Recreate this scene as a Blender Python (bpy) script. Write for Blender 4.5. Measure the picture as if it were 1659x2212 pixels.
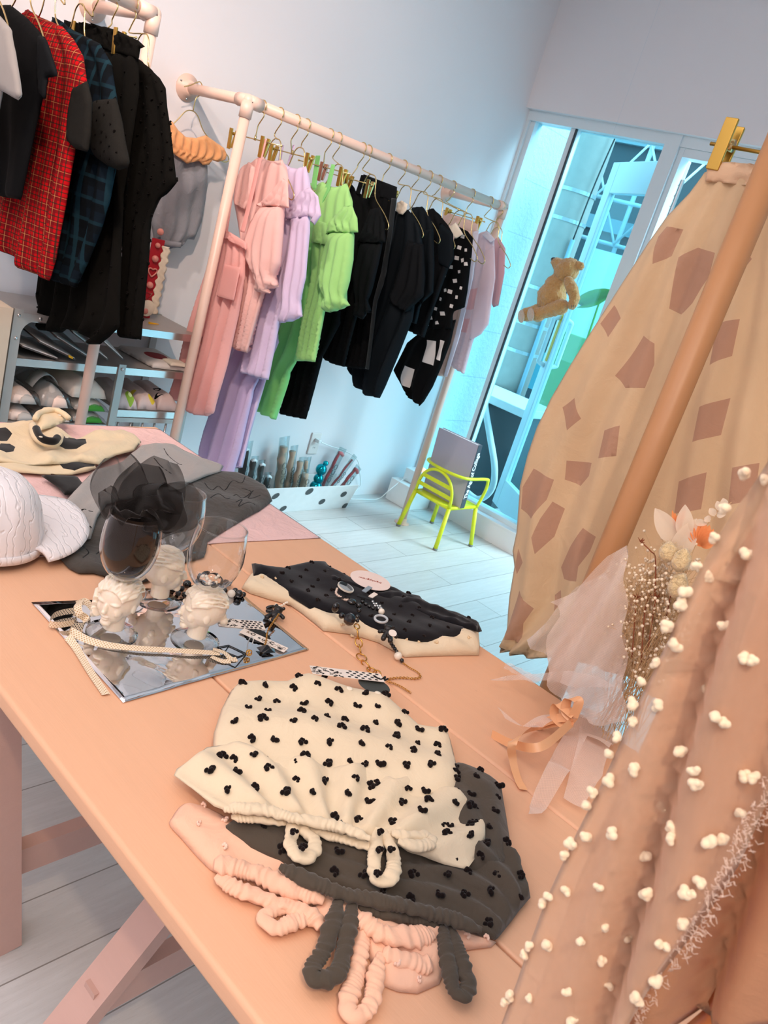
import bpy, bmesh, math, random
import numpy as np
from mathutils import Vector, Matrix
from mathutils.geometry import delaunay_2d_cdt

for o in list(bpy.data.objects):
    bpy.data.objects.remove(o)
SC = bpy.context.scene
COL = SC.collection

# ------------------------------------------------------------------ camera
YAW, PITCH, ROLL, FPX = 0.91225513, -0.31911305, 0.30610504, 1766.825
CAM = np.array([0.0, 0.0, 1.45])


def cam_matrix():
    ca, sa, cb, sb = math.cos(YAW), math.sin(YAW), math.cos(PITCH), math.sin(PITCH)
    cc, sc = math.cos(ROLL), math.sin(ROLL)
    f = np.array([sa * cb, ca * cb, sb])
    r0 = np.array([ca, -sa, 0.0])
    u0 = np.cross(r0, f)
    return np.array([r0 * cc + u0 * sc, -(-r0 * sc + u0 * cc), f])


CM = cam_matrix()
cd = bpy.data.cameras.new('camera')
cd.sensor_fit = 'VERTICAL'
cd.sensor_height = 36.0
cd.lens = 36.0 * FPX / 2212.0
cd.clip_start = 0.02
cd.dof.use_dof = True
cd.dof.focus_distance = 1.55
cd.dof.aperture_fstop = 19.0
cam = bpy.data.objects.new('camera', cd)
COL.objects.link(cam)
mw = Matrix.Identity(4)
for i in range(3):
    mw[i][0], mw[i][1], mw[i][2] = CM[0][i], -CM[1][i], -CM[2][i]
    mw[i][3] = CAM[i]
cam.matrix_world = mw
SC.camera = cam

# ------------------------------------------------------------------ colour management, sky and lights
SC.view_settings.view_transform = 'Standard'
SC.view_settings.look = 'None'
SC.view_settings.gamma = 1.0
SC.view_settings.use_curve_mapping = False
SC.view_settings.exposure = 0.0
SC.cycles.transparent_max_bounces = 32

wd = bpy.data.worlds.new('sky')
SC.world = wd
wd.use_nodes = True
wn = wd.node_tree.nodes
wn['Background'].inputs[0].default_value = (0.36, 0.80, 1.0, 1)
wn['Background'].inputs[1].default_value = 3.9


def light(name, kind, loc, energy, color, aim=None, **kw):
    d = bpy.data.lights.new(name, kind)
    d.energy = energy
    d.color = color
    for k, v in kw.items():
        setattr(d, k, v)
    o = bpy.data.objects.new(name, d)
    COL.objects.link(o)
    o.location = loc
    if aim is not None:
        o.rotation_euler = (Vector(aim) - Vector(loc)).to_track_quat('-Z', 'Y').to_euler()
    return o


light('sun', 'SUN', (7.4, -4.4, 7.0), 6.0, (0.66, 0.92, 1.0), aim=(3.0, 1.8, 0.6), angle=math.radians(40))
portal = light('window_daylight_portal', 'AREA', (4.25, 0.6, 1.2), 1.0, (1, 1, 1), aim=(0, 0.6, 1.2), shape='RECTANGLE', size=4.9, size_y=2.6)
portal.data.cycles.is_portal = True
WARM = (1.0, 0.74, 0.52)
SPOTS = [((0.25, 0.30, 3.0), (1.05, 0.75, 0.7), 15, 78, WARM),
         ((0.45, 0.9, 3.0), (1.45, 2.92, 1.75), 160, 84, (1.0, 0.74, 0.58)),
         ((-0.6, 1.3, 3.0), (0.75, 2.9, 1.7), 72, 90, (1.0, 0.74, 0.58)),
         ((0.45, 1.75, 3.0), (2.05, 2.45, 1.2), 95, 50, (1.0, 0.86, 0.78)),  # fill spot added to brighten the fronts of the rack clothes
         ((-0.6, -0.7, 3.0), (0.5, 0.0, 1.1), 85, 80, WARM)]
for i, (p, a, e, ang, c) in enumerate(SPOTS):
    light('ceiling_and_fill_spot', 'SPOT', p, e, c, aim=a, spot_size=math.radians(ang), spot_blend=0.9, shadow_soft_size=0.05)
light('ceiling_fill_light', 'AREA', (-1.4, 0.2, 3.04), 96, (0.98, 0.92, 0.95), aim=(-1.4, 0.2, 0), shape='RECTANGLE', size=3.0, size_y=4.5)  # broad soft fill added overhead to lift the shaded clothes and room
light('ceiling_fill_light', 'AREA', (1.3, 0.9, 3.04), 5, (1.0, 0.93, 0.95), aim=(1.3, 0.9, 0), shape='RECTANGLE', size=2.6, size_y=2.2)  # second, weaker added fill above the table side

# ------------------------------------------------------------------ picture measurements -> real points (photo pixels of the 1659x2212 frame)


def ray(x, y):
    d = np.array([(x - 829.5) / FPX, (y - 1106.0) / FPX, 1.0])
    return CM.T @ d


def on_x(p, X):
    d = ray(*p)
    return CAM + d * (X / d[0])


def on_y(p, Y):
    d = ray(*p)
    return CAM + d * (Y / d[1])


def on_z(p, Z):
    d = ray(*p)
    return CAM + d * ((Z - CAM[2]) / d[2])


# ------------------------------------------------------------------ materials


def lin(c):
    return tuple((v / 12.92 if v <= 0.04045 else ((v + 0.055) / 1.055) ** 2.4) for v in c)


def hexc(h):
    return lin(tuple(int(h[i:i + 2], 16) / 255.0 for i in (0, 2, 4)))


class NT:
    def __init__(self, name):
        self.m = bpy.data.materials.new(name)
        self.m.use_nodes = True
        self.t = self.m.node_tree
        self.n = self.t.nodes
        self.b = self.n['Principled BSDF']
        self.out = self.n['Material Output']

    def add(self, typ, **kw):
        nd = self.n.new(typ)
        for k, v in kw.items():
            if k.startswith('i_'):
                key = k[2:]
                nd.inputs[int(key) if key.isdigit() else key.replace('_', ' ')].default_value = v
            else:
                setattr(nd, k, v)
        return nd

    def link(self, a, b):
        self.t.links.new(a, b)

    def math(self, op, a, b=None, c=None):
        nd = self.n.new('ShaderNodeMath')
        nd.operation = op
        for i, v in enumerate((a, b, c)):
            if v is None:
                continue
            if isinstance(v, (int, float)):
                nd.inputs[i].default_value = v
            else:
                self.link(v, nd.inputs[i])
        return nd.outputs[0]

    def mix(self, fac, a, b):
        nd = self.n.new('ShaderNodeMix')
        nd.data_type = 'RGBA'
        for sock, v in ((nd.inputs[0], fac), (nd.inputs[6], a), (nd.inputs[7], b)):
            if isinstance(v, (int, float)):
                sock.default_value = v
            elif isinstance(v, tuple):
                sock.default_value = v if len(v) == 4 else (*v, 1)
            else:
                self.link(v, sock)
        return nd.outputs[2]

    def noise(self, scale, detail=3, rough=0.5, coord=None, dist=0.0, out=0):
        nd = self.add('ShaderNodeTexNoise')
        nd.inputs['Scale'].default_value = scale
        nd.inputs['Detail'].default_value = detail
        nd.inputs['Roughness'].default_value = rough
        nd.inputs['Distortion'].default_value = dist
        if coord is not None:
            self.link(coord, nd.inputs['Vector'])
        return nd.outputs[out]

    def coord(self, which='Object'):
        return self.add('ShaderNodeTexCoord').outputs[which]

    def scaled(self, v, s, rot=(0, 0, 0), loc=(0, 0, 0)):
        nd = self.add('ShaderNodeMapping')
        nd.inputs['Scale'].default_value = s
        nd.inputs['Rotation'].default_value = rot
        nd.inputs['Location'].default_value = loc
        self.link(v, nd.inputs['Vector'])
        return nd.outputs[0]

    def ramp(self, fac, stops):
        nd = self.add('ShaderNodeValToRGB')
        cr = nd.color_ramp
        while len(cr.elements) < len(stops):
            cr.elements.new(0.5)
        for e, (p, c) in zip(cr.elements, stops):
            e.position = p
            e.color = c if len(c) == 4 else (*c, 1)
        self.link(fac, nd.inputs[0])
        return nd.outputs[0]

    def bump(self, height, strength=0.3, dist=0.002, prev=None):
        nd = self.add('ShaderNodeBump')
        nd.inputs['Strength'].default_value = strength
        nd.inputs['Distance'].default_value = dist
        self.link(height, nd.inputs['Height'])
        if prev is not None:
            self.link(prev, nd.inputs['Normal'])
        return nd.outputs[0]

    def uvxy(self):
        sp = self.add('ShaderNodeSeparateXYZ')
        self.link(self.coord('UV'), sp.inputs[0])
        return sp.outputs[0], sp.outputs[1]


def setc(sock, v):
    sock.default_value = (*v[:3], 1)


MATS = {}


def plain(name, h, rough=0.6, metal=0.0, noise=0.06, nscale=25.0, bump=0.0, bscale=60.0, bdist=0.002, coat=0.0, spec=None):
    """painted / plastic / metal surface with slight tone variation"""
    if name in MATS:
        return MATS[name]
    t = NT(name)
    c = hexc(h)
    co = t.coord()
    col = t.mix(t.noise(nscale, 4, coord=co), tuple(v * (1 - noise) for v in c), tuple(min(1, v * (1 + noise)) for v in c))
    t.link(col, t.b.inputs['Base Color'])
    t.b.inputs['Roughness'].default_value = rough
    t.b.inputs['Metallic'].default_value = metal
    t.b.inputs['Coat Weight'].default_value = coat
    if spec is not None:
        t.b.inputs['Specular IOR Level'].default_value = spec
    if bump:
        t.link(t.bump(t.noise(bscale, 4, coord=co), bump, bdist), t.b.inputs['Normal'])
    MATS[name] = t.m
    return t.m


def cloth_nodes(t, col, rough, wr=0.35, weave=0.2, sheen=0.25):
    co = t.coord()
    if isinstance(col, tuple):
        setc(t.b.inputs['Base Color'], col)
    else:
        t.link(col, t.b.inputs['Base Color'])
    t.b.inputs['Roughness'].default_value = rough
    t.b.inputs['Specular IOR Level'].default_value = 0.08
    t.b.inputs['Sheen Weight'].default_value = sheen
    t.b.inputs['Sheen Roughness'].default_value = 0.5
    n1 = t.noise(22, 4, 0.55, coord=co, dist=0.8)
    n2 = t.noise(900, 2, coord=co)
    b1 = t.bump(n1, wr, 0.012)
    t.link(t.bump(n2, weave, 0.0006, b1), t.b.inputs['Normal'])


def fabric(name, h, rough=0.9, wr=0.06, weave=0.2, sheen=0.2, var=0.08, trans=0.0):
    if name in MATS:
        return MATS[name]
    t = NT(name)
    c = hexc(h)
    col = t.mix(t.noise(9, 3, coord=t.coord()), tuple(v * (1 - var) for v in c), tuple(min(1, v * (1 + var)) for v in c))
    cloth_nodes(t, col, rough, wr, weave, sheen)
    if trans:
        tr = t.add('ShaderNodeBsdfTranslucent')
        t.link(col, tr.inputs[0])
        mx = t.add('ShaderNodeMixShader')
        mx.inputs[0].default_value = trans
        t.link(t.b.outputs[0], mx.inputs[1])
        t.link(tr.outputs[0], mx.inputs[2])
        t.link(mx.outputs[0], t.out.inputs[0])
    MATS[name] = t.m
    return t.m


def check_cloth(name, base, bands, rot=0.0, rough=0.9, wr=0.05, sheen=0.0):
    """woven check: bands = (axis, period, offset, width, colour, opacity) in metres on the cloth"""
    t = NT(name)
    u, v = t.uvxy()
    if rot:
        c, s = math.cos(rot), math.sin(rot)
        u, v = (t.math('ADD', t.math('MULTIPLY', u, c), t.math('MULTIPLY', v, s)),
                t.math('SUBTRACT', t.math('MULTIPLY', v, c), t.math('MULTIPLY', u, s)))
    col = hexc(base)
    for ax, per, off, wid, h, op in bands:
        f = t.math('FRACT', t.math('ADD', t.math('MULTIPLY', u if ax == 'u' else v, 1.0 / per), off))
        m = t.math('MULTIPLY', t.math('LESS_THAN', f, wid / per), op)
        col = t.mix(m, col, hexc(h))
    cloth_nodes(t, col, rough, wr, 0.2, sheen)
    return t.m


def sheer(name, h, alpha=0.5, rough=0.8, net=0.0):
    """see-through woven cloth; alpha = how much the threads cover"""
    t = NT(name)
    c = hexc(h)
    cloth_nodes(t, c, rough, 0.1, 0.0, 0.3)
    tr = t.add('ShaderNodeBsdfTransparent')
    tl = t.add('ShaderNodeBsdfTranslucent')
    setc(tl.inputs[0], c)
    m0 = t.add('ShaderNodeMixShader')
    m0.inputs[0].default_value = 0.35
    t.link(t.b.outputs[0], m0.inputs[1])
    t.link(tl.outputs[0], m0.inputs[2])
    mx = t.add('ShaderNodeMixShader')
    lw = t.add('ShaderNodeLayerWeight')
    lw.inputs[0].default_value = 0.35
    f = t.math('MULTIPLY_ADD', lw.outputs[1], (1 - alpha) * 0.9, alpha)
    if net:
        u, v = t.uvxy()
        w = t.math('MINIMUM', t.math('FRACT', t.math('MULTIPLY', t.math('ADD', u, v), net)), t.math('FRACT', t.math('MULTIPLY', t.math('SUBTRACT', u, v), net)))
        f = t.math('MULTIPLY', f, t.math('ADD', 0.75, t.math('MULTIPLY', t.math('LESS_THAN', w, 0.25), 0.6)))
    t.link(f, mx.inputs[0])
    t.link(tr.outputs[0], mx.inputs[1])
    t.link(m0.outputs[0], mx.inputs[2])
    t.link(mx.outputs[0], t.out.inputs[0])
    return t.m


def clear(name, h='ffffff', amount=0.10, rough=0.03, tint=1.0, bump=0.0, ior=1.45, edge=0.0):
    """thin clear pane / plastic film: see-through with a mirror sheen that grows at grazing angles"""
    t = NT(name)
    c = hexc(h)
    tr = t.add('ShaderNodeBsdfTransparent')
    setc(tr.inputs[0], tuple(v * tint for v in c))
    gl = t.add('ShaderNodeBsdfGlossy')
    gl.inputs['Roughness'].default_value = rough
    fr = t.add('ShaderNodeLayerWeight')
    fr.inputs[0].default_value = 0.5
    f = t.math('ADD', t.math('MULTIPLY', t.math('POWER', fr.outputs[1], 5.0), 0.8), amount)
    if edge:
        lw = t.add('ShaderNodeLayerWeight')
        lw.inputs[0].default_value = 0.5
        f = t.math('ADD', f, t.math('MULTIPLY', t.math('POWER', lw.outputs[1], 3.0), edge))
    if bump:
        nb = t.bump(t.noise(30, 3, coord=t.coord(), dist=1.5), bump, 0.01)
        t.link(nb, gl.inputs['Normal'])
    mx = t.add('ShaderNodeMixShader')
    t.link(f, mx.inputs[0])
    t.link(tr.outputs[0], mx.inputs[1])
    t.link(gl.outputs[0], mx.inputs[2])
    t.link(mx.outputs[0], t.out.inputs[0])
    return t.m


# ------------------------------------------------------------------ object helpers


def thing(name, label, cat, loc=(0, 0, 0), group=None):
    o = bpy.data.objects.new(name, None)
    COL.objects.link(o)
    o.location = loc
    o.empty_display_size = 0.05
    o['label'] = label
    o['category'] = cat
    if group:
        o['group'] = group
    return o


def tag(o, label, cat, group=None, kind=None):
    o['label'] = label
    o['category'] = cat
    if group:
        o['group'] = group
    if kind:
        o['kind'] = kind
    return o


def wloc(o):
    v = Vector(o.location)
    while o.parent:
        o = o.parent
        v += Vector(o.location)
    return v


def mk(name, verts, faces, mats, parent=None, smooth=True, uv=None, midx=None, kind=None, label=None, origin=None):
    """world-space verts -> one mesh object whose origin is its parent's (or its own lowest middle point)"""
    V = np.asarray(verts, float)
    if parent is not None:
        base = np.array(wloc(parent))
    elif origin is not None:
        base = np.array(origin)
    else:
        base = np.array([(V[:, 0].min() + V[:, 0].max()) / 2, (V[:, 1].min() + V[:, 1].max()) / 2, V[:, 2].min()])
    me = bpy.data.meshes.new(name)
    me.from_pydata((V - base).tolist(), [], [tuple(int(i) for i in f) for f in faces])
    if not isinstance(mats, (list, tuple)):
        mats = [mats]
    for m in mats:
        me.materials.append(m)
    if midx is not None:
        me.polygons.foreach_set('material_index', np.asarray(midx, dtype=np.int32))
    if uv is not None:
        lay = me.uv_layers.new(name='UVMap')
        li = np.zeros(len(me.loops), dtype=np.int32)
        me.loops.foreach_get('vertex_index', li)
        lay.data.foreach_set('uv', np.asarray(uv, dtype=np.float32)[li].ravel())
    me.polygons.foreach_set('use_smooth', [bool(smooth)] * len(me.polygons))
    me.validate()
    me.update()
    o = bpy.data.objects.new(name, me)
    COL.objects.link(o)
    if parent is not None:
        o.parent = parent
    else:
        o.location = base
    if kind:
        o['kind'] = kind
    if label:
        o['label'] = label
    return o


class G:
    """collects simple solids, then builds them as one mesh"""

    def __init__(self):
        self.v, self.f, self.uv = [], [], []

    def addm(self, V, F, uv=None):
        n = len(self.v)
        self.v += [tuple(map(float, p)) for p in V]
        self.f += [tuple(i + n for i in f) for f in F]
        return self

    def box(self, a, b):
        x0, y0, z0 = (min(a[i], b[i]) for i in range(3))
        x1, y1, z1 = (max(a[i], b[i]) for i in range(3))
        V = [(x0, y0, z0), (x1, y0, z0), (x1, y1, z0), (x0, y1, z0), (x0, y0, z1), (x1, y0, z1), (x1, y1, z1), (x0, y1, z1)]
        return self.addm(V, [(0, 3, 2, 1), (4, 5, 6, 7), (0, 1, 5, 4), (1, 2, 6, 5), (2, 3, 7, 6), (3, 0, 4, 7)])

    def bar(self, a, b, w, h, up=(0, 0, 1)):
        """square bar from a to b, w across and h along up"""
        a, b, up = Vector(a), Vector(b), Vector(up)
        d = (b - a).normalized()
        s = d.cross(up)
        if s.length < 1e-4:
            s = d.cross(Vector((1, 0, 0)))
        s.normalize()
        u = s.cross(d).normalized()
        V = []
        for p in (a, b):
            for i, j in ((-1, -1), (1, -1), (1, 1), (-1, 1)):
                V.append(p + s * (i * w / 2) + u * (j * h / 2))
        return self.addm(V, [(3, 2, 1, 0), (4, 5, 6, 7), (0, 1, 5, 4), (1, 2, 6, 5), (2, 3, 7, 6), (3, 0, 4, 7)])

    def hexa(self, P):
        return self.addm(P, [(0, 3, 2, 1), (4, 5, 6, 7), (0, 1, 5, 4), (1, 2, 6, 5), (2, 3, 7, 6), (3, 0, 4, 7)])

    def tube(self, pts, r, seg=10, closed=False, cap=True):
        P = [Vector(p) for p in pts]
        n = len(P)
        R = r if isinstance(r, (list, tuple)) else [r] * n
        T = []
        for i in range(n):
            if closed:
                d = P[(i + 1) % n] - P[i - 1]
            else:
                d = P[min(i + 1, n - 1)] - P[max(i - 1, 0)]
            T.append(d.normalized() if d.length > 1e-9 else Vector((0, 0, 1)))
        ref = Vector((0, 0, 1)) if abs(T[0].z) < 0.9 else Vector((1, 0, 0))
        nrm = (ref - T[0] * ref.dot(T[0])).normalized()
        V, F = [], []
        for i in range(n):
            nrm = (nrm - T[i] * nrm.dot(T[i]))
            nrm = nrm.normalized() if nrm.length > 1e-6 else T[i].orthogonal().normalized()
            bn = T[i].cross(nrm)
            for k in range(seg):
                a = 2 * math.pi * k / seg
                V.append(P[i] + (nrm * math.cos(a) + bn * math.sin(a)) * R[i])
        m = n if closed else n - 1
        for i in range(m):
            for k in range(seg):
                a0, a1 = i * seg + k, i * seg + (k + 1) % seg
                b0, b1 = ((i + 1) % n) * seg + k, ((i + 1) % n) * seg + (k + 1) % seg
                F.append((a0, a1, b1, b0))
        if cap and not closed:
            F.append(tuple(range(seg - 1, -1, -1)))
            F.append(tuple((n - 1) * seg + k for k in range(seg)))
        return self.addm(V, F)

    def lathe(self, c, prof, axis=(0, 0, 1), seg=32, cap=True):
        """prof = (radius, height along axis) pairs"""
        ax = Vector(axis).normalized()
        s = ax.orthogonal().normalized()
        t = ax.cross(s)
        c = Vector(c)
        V, F = [], []
        for r, h in prof:
            for k in range(seg):
                a = 2 * math.pi * k / seg
                V.append(c + ax * h + (s * math.cos(a) + t * math.sin(a)) * r)
        for i in range(len(prof) - 1):
            for k in range(seg):
                F.append((i * seg + k, i * seg + (k + 1) % seg, (i + 1) * seg + (k + 1) % seg, (i + 1) * seg + k))
        if cap:
            F.append(tuple(range(seg - 1, -1, -1)))
            F.append(tuple((len(prof) - 1) * seg + k for k in range(seg)))
        return self.addm(V, F)

    def ball(self, c, r, seg=14, rings=9, rot=None):
        r = (r, r, r) if isinstance(r, (int, float)) else r
        c = Vector(c)
        V, F = [], []
        for i in range(rings + 1):
            th = math.pi * i / rings
            for k in range(seg):
                a = 2 * math.pi * k / seg
                p = Vector((r[0] * math.sin(th) * math.cos(a), r[1] * math.sin(th) * math.sin(a), r[2] * math.cos(th)))
                V.append(c + (rot @ p if rot is not None else p))
        for i in range(rings):
            for k in range(seg):
                F.append((i * seg + k, (i + 1) * seg + k, (i + 1) * seg + (k + 1) % seg, i * seg + (k + 1) % seg))
        return self.addm(V, F)

    def sheet(self, rows):
        """grid of points (rows of equal length)"""
        m, n = len(rows), len(rows[0])
        V = [p for r in rows for p in r]
        F = [(i * n + j, i * n + j + 1, (i + 1) * n + j + 1, (i + 1) * n + j) for i in range(m - 1) for j in range(n - 1)]
        return self.addm(V, F)

    def build(self, name, mat, parent=None, smooth=True, **kw):
        return mk(name, self.v, self.f, mat, parent, smooth, **kw)


def mod_bevel(o, w=0.004, seg=2, ang=40):
    m = o.modifiers.new('bevel', 'BEVEL')
    m.width = w
    m.segments = seg
    m.limit_method = 'ANGLE'
    m.angle_limit = math.radians(ang)
    for p in o.data.polygons:
        p.use_smooth = True
    w2 = o.modifiers.new('wn', 'WEIGHTED_NORMAL')
    return o


def mod_solid(o, t):
    m = o.modifiers.new('solid', 'SOLIDIFY')
    m.thickness = t
    m.offset = 0
    return o


def curve_pts(ctrl, n=24, closed=False):
    """Catmull-Rom through control points"""
    P = [np.array(p, float) for p in ctrl]
    m = len(P)
    out = []
    segs = m if closed else m - 1
    per = max(2, int(n / segs))
    for i in range(segs):
        if closed:
            p0, p1, p2, p3 = P[i - 1], P[i], P[(i + 1) % m], P[(i + 2) % m]
        else:
            p1, p2 = P[i], P[i + 1]
            p0 = P[i - 1] if i > 0 else 2 * p1 - p2
            p3 = P[i + 2] if i + 2 < m else 2 * p2 - p1
        for k in range(per):
            t = k / per
            out.append(0.5 * ((2 * p1) + (-p0 + p2) * t + (2 * p0 - 5 * p1 + 4 * p2 - p3) * t * t + (-p0 + 3 * p1 - 3 * p2 + p3) * t ** 3))
    if not closed:
        out.append(P[-1])
    return out


# ------------------------------------------------------------------ cloth


def inside(poly, pts):
    x, y = pts[:, 0], pts[:, 1]
    r = np.zeros(len(pts), bool)
    n = len(poly)
    for i in range(n):
        x0, y0 = poly[i]
        x1, y1 = poly[(i + 1) % n]
        if y0 == y1:
            continue
        c = ((y0 > y) != (y1 > y)) & (x < (x1 - x0) * (y - y0) / (y1 - y0) + x0)
        r ^= c
    return r


def segdist(poly, pts):
    d = np.full(len(pts), 1e9)
    n = len(poly)
    for i in range(n):
        a, b = poly[i], poly[(i + 1) % n]
        ab = b - a
        L = (ab ** 2).sum()
        t = np.clip(((pts - a) @ ab) / (L + 1e-12), 0, 1)
        d = np.minimum(d, np.hypot(*(pts - a - t[:, None] * ab).T))
    return d


def resample(poly, res):
    out = []
    n = len(poly)
    for i in range(n):
        a, b = poly[i], poly[(i + 1) % n]
        k = max(1, int(round(np.hypot(*(b - a)) / res)))
        for j in range(k):
            out.append(a + (b - a) * j / k)
    return np.array(out)


class NoiseField:
    def __init__(self, seed, freq=10.0, n=10):
        r = random.Random(seed)
        self.w = [(r.uniform(-1, 1) * freq, r.uniform(-1, 1) * freq, r.uniform(0, 6.28)) for _ in range(n)]

    def __call__(self, p):
        s = np.zeros(len(p))
        for a, b, c in self.w:
            s += np.sin(p[:, 0] * a * 6.28 + p[:, 1] * b * 6.28 + c)
        return s / math.sqrt(len(self.w))


def pad(name, outline, to3, mats, parent=None, T=0.015, edge=0.03, res=0.012, folds=0, amp=0.0, hem=None, noise=0.0,
        nfreq=8.0, seed=1, round_=0, spots=(), back=0.6, lift=0.0, radial=None, extra=None, shape=None, flat_back=False, free=False, **kw):
    """a soft cloth body: the outline (2-D, metres) swollen to a half thickness T, with folds running down it.
    to3(a, b, h) gives the world point h in front of the cloth plane.  spots = [(polygon, material index)]"""
    P = np.array(outline, float)
    if round_:
        P = np.array(curve_pts(P, len(P) * round_, True))
    B = resample(P, res)
    rnd = np.random.RandomState(seed)
    lo, hi = B.min(0), B.max(0)
    xs = np.arange(lo[0], hi[0], res)
    ys = np.arange(lo[1], hi[1], res * 0.87)
    gx, gy = np.meshgrid(xs, ys)
    gx = gx + (np.arange(len(ys)) % 2)[:, None] * res / 2
    Q = np.stack([gx.ravel(), gy.ravel()], 1) + rnd.uniform(-res * 0.1, res * 0.1, (gx.size, 2))
    Q = Q[inside(B, Q)]
    # one even ring of points just inside the outline keeps the rolled edge smooth
    area = 0.5 * np.sum(B[:, 0] * np.roll(B[:, 1], -1) - np.roll(B[:, 0], -1) * B[:, 1])
    tg = np.roll(B, -1, 0) - np.roll(B, 1, 0)
    tg /= np.hypot(*tg.T)[:, None] + 1e-9
    nrm_in = np.stack([-tg[:, 1], tg[:, 0]], 1) * (1 if area > 0 else -1)
    rd = min(res * 0.62, edge * 0.5)
    ring = B + nrm_in * rd
    ring = ring[inside(B, ring)]
    if len(ring):
        ring = ring[segdist(B, ring) > rd * 0.93]
    if len(Q):
        Q = Q[segdist(B, Q) > rd + res * 0.5]
    if len(ring):
        Q = np.concatenate([ring, Q])
    pts = [tuple(p) for p in B] + [tuple(p) for p in Q]
    nb = len(B)
    edges = [(i, (i + 1) % nb) for i in range(nb)]
    sp_polys = []
    for sp, mi in spots:
        S = resample(np.array(sp, float), res)
        n0 = len(pts)
        pts += [tuple(p) for p in S]
        edges += [(n0 + i, n0 + (i + 1) % len(S)) for i in range(len(S))]
        sp_polys.append((S, mi))
    vo, eo, fo, _, _, _ = delaunay_2d_cdt([Vector(p) for p in pts], edges, [], 0, 1e-6)
    V = np.array([(v[0], v[1]) for v in vo])
    F = np.array([tuple(f) for f in fo if len(f) == 3])
    cen = V[F].mean(1)
    F = F[inside(B, cen)]
    cen = V[F].mean(1)
    used = np.unique(F)
    mp = -np.ones(len(V), int)
    mp[used] = np.arange(len(used))
    V, F = V[used], mp[F]
    mi = np.zeros(len(F), int)
    for S, m in sp_polys:
        mi[inside(S, cen)] = m
    d = segdist(B, V)
    q = np.clip(d / edge, 0, 1)
    h = T * np.sqrt(np.clip(1 - (1 - q) ** 2, 0, 1))
    # local left/right limits -> s across, t down
    b = V[:, 1]
    nbk = 60
    k = np.clip(((B[:, 1] - lo[1]) / (hi[1] - lo[1] + 1e-9) * nbk).astype(int), 0, nbk)
    L = np.full(nbk + 1, np.nan)
    R = np.full(nbk + 1, np.nan)
    for j in range(nbk + 1):
        s_ = np.abs(k - j) <= 1
        if s_.any():
            L[j], R[j] = B[s_, 0].min(), B[s_, 0].max()
    idx = np.arange(nbk + 1)
    ok = ~np.isnan(L)
    L, R = np.interp(idx, idx[ok], L[ok]), np.interp(idx, idx[ok], R[ok])
    ker = np.ones(7) / 7
    for _ in range(2):
        L, R = np.convolve(np.pad(L, 3, 'edge'), ker, 'valid'), np.convolve(np.pad(R, 3, 'edge'), ker, 'valid')
    t = (hi[1] - b) / (hi[1] - lo[1] + 1e-9)
    kk = (1 - t) * nbk
    l_, r_ = np.interp(kk, idx, L), np.interp(kk, idx, R)
    s = np.clip((V[:, 0] - l_) / (r_ - l_ + 1e-9), 0, 1)
    f = np.zeros(len(V))
    nf = NoiseField(seed * 7 + 3, nfreq)
    if folds:
        ph = nf(V * 0.35) * 0.9
        prof = hem(t) if hem else (0.25 + 0.75 * t)
        wid = float(np.mean(r_ - l_))
        folds = max(1.0, min(folds, wid / (4.0 * res)))
        h2 = 0.4 if wid / (2.3 * folds) > 4.0 * res else 0.0
        w1 = np.sin(2 * math.pi * folds * s + ph)
        f += amp * prof * (w1 + 0.25 * w1 * w1 * w1 + h2 * np.sin(2 * math.pi * folds * 2.3 * s + 2 * ph + 1.3))
    if radial is not None:
        (cx, cy), cnt, ra = radial
        an = np.arctan2(V[:, 1] - cy, V[:, 0] - cx)
        rr = np.hypot(V[:, 0] - cx, V[:, 1] - cy)
        f += ra * np.sin(an * cnt + nf(V * 0.3)) * np.clip(rr / 0.1, 0.2, 1)
    if noise:
        f += noise * nf(V)
    if extra is not None:
        f += extra(V, s, t)
    m = np.clip(q * 1.3, 0, 1)
    bmask = q <= 1e-4
    sd_ = np.clip(np.minimum(s, 1 - s) / 0.10, 0, 1)
    fm = f * (0.12 + 0.88 * sd_ * sd_ * (3 - 2 * sd_)) if free == 1 else (f if free else f * (0.35 + 0.65 * m))
    top = lift + h + fm
    if flat_back:
        top = np.maximum(top, lift + 0.0015)
        bot = np.full(len(V), lift)
        bot[bmask] = top[bmask]
    else:
        bot = lift - h * back + fm
        bot[bmask] = top[bmask]
    if shape is not None:
        ds = shape(V, s, t)
        top = top + ds
        bot = bot + ds
    W = [to3(V[i, 0], V[i, 1], top[i]) for i in range(len(V))]
    newi = np.arange(len(V))
    back_ids = np.where(~bmask)[0]
    newi[back_ids] = len(V) + np.arange(len(back_ids))
    W += [to3(V[i, 0], V[i, 1], bot[i]) for i in back_ids]
    a, bb, c = (np.array(W[F[0][j]]) for j in range(3))
    nrm = np.cross(bb - a, c - a)
    h0 = np.array(to3(0, 0, 1.0)) - np.array(to3(0, 0, 0.0))
    if nrm @ h0 < 0:
        F = F[:, ::-1]
    FF = list(map(tuple, F)) + [tuple(newi[i] for i in fc[::-1]) for fc in F]
    uv = np.concatenate([V, V[back_ids]])
    mats = mats if isinstance(mats, (list, tuple)) else [mats]
    o = mk(name, W, FF, mats, parent, True, uv=uv, midx=np.concatenate([mi, mi]), **kw)
    o_pts = dict(V=V, top=top)
    PADS[o.name] = o_pts
    return o


PADS = {}


def plane_x(X):
    """cloth hanging across the rail: a = y, b = z, front towards -x"""
    return lambda a, b, h: (X - h, a, b)


def plane_y(Y):
    return lambda a, b, h: (a, Y - h, b)


def plane_z(Z):
    return lambda a, b, h: (a, b, Z + h)


def px_x(pts, X):
    return [tuple(on_x(p, X)[1:]) for p in pts]


def px_y(pts, Y):
    return [tuple(on_y(p, Y)[[0, 2]]) for p in pts]


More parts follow.
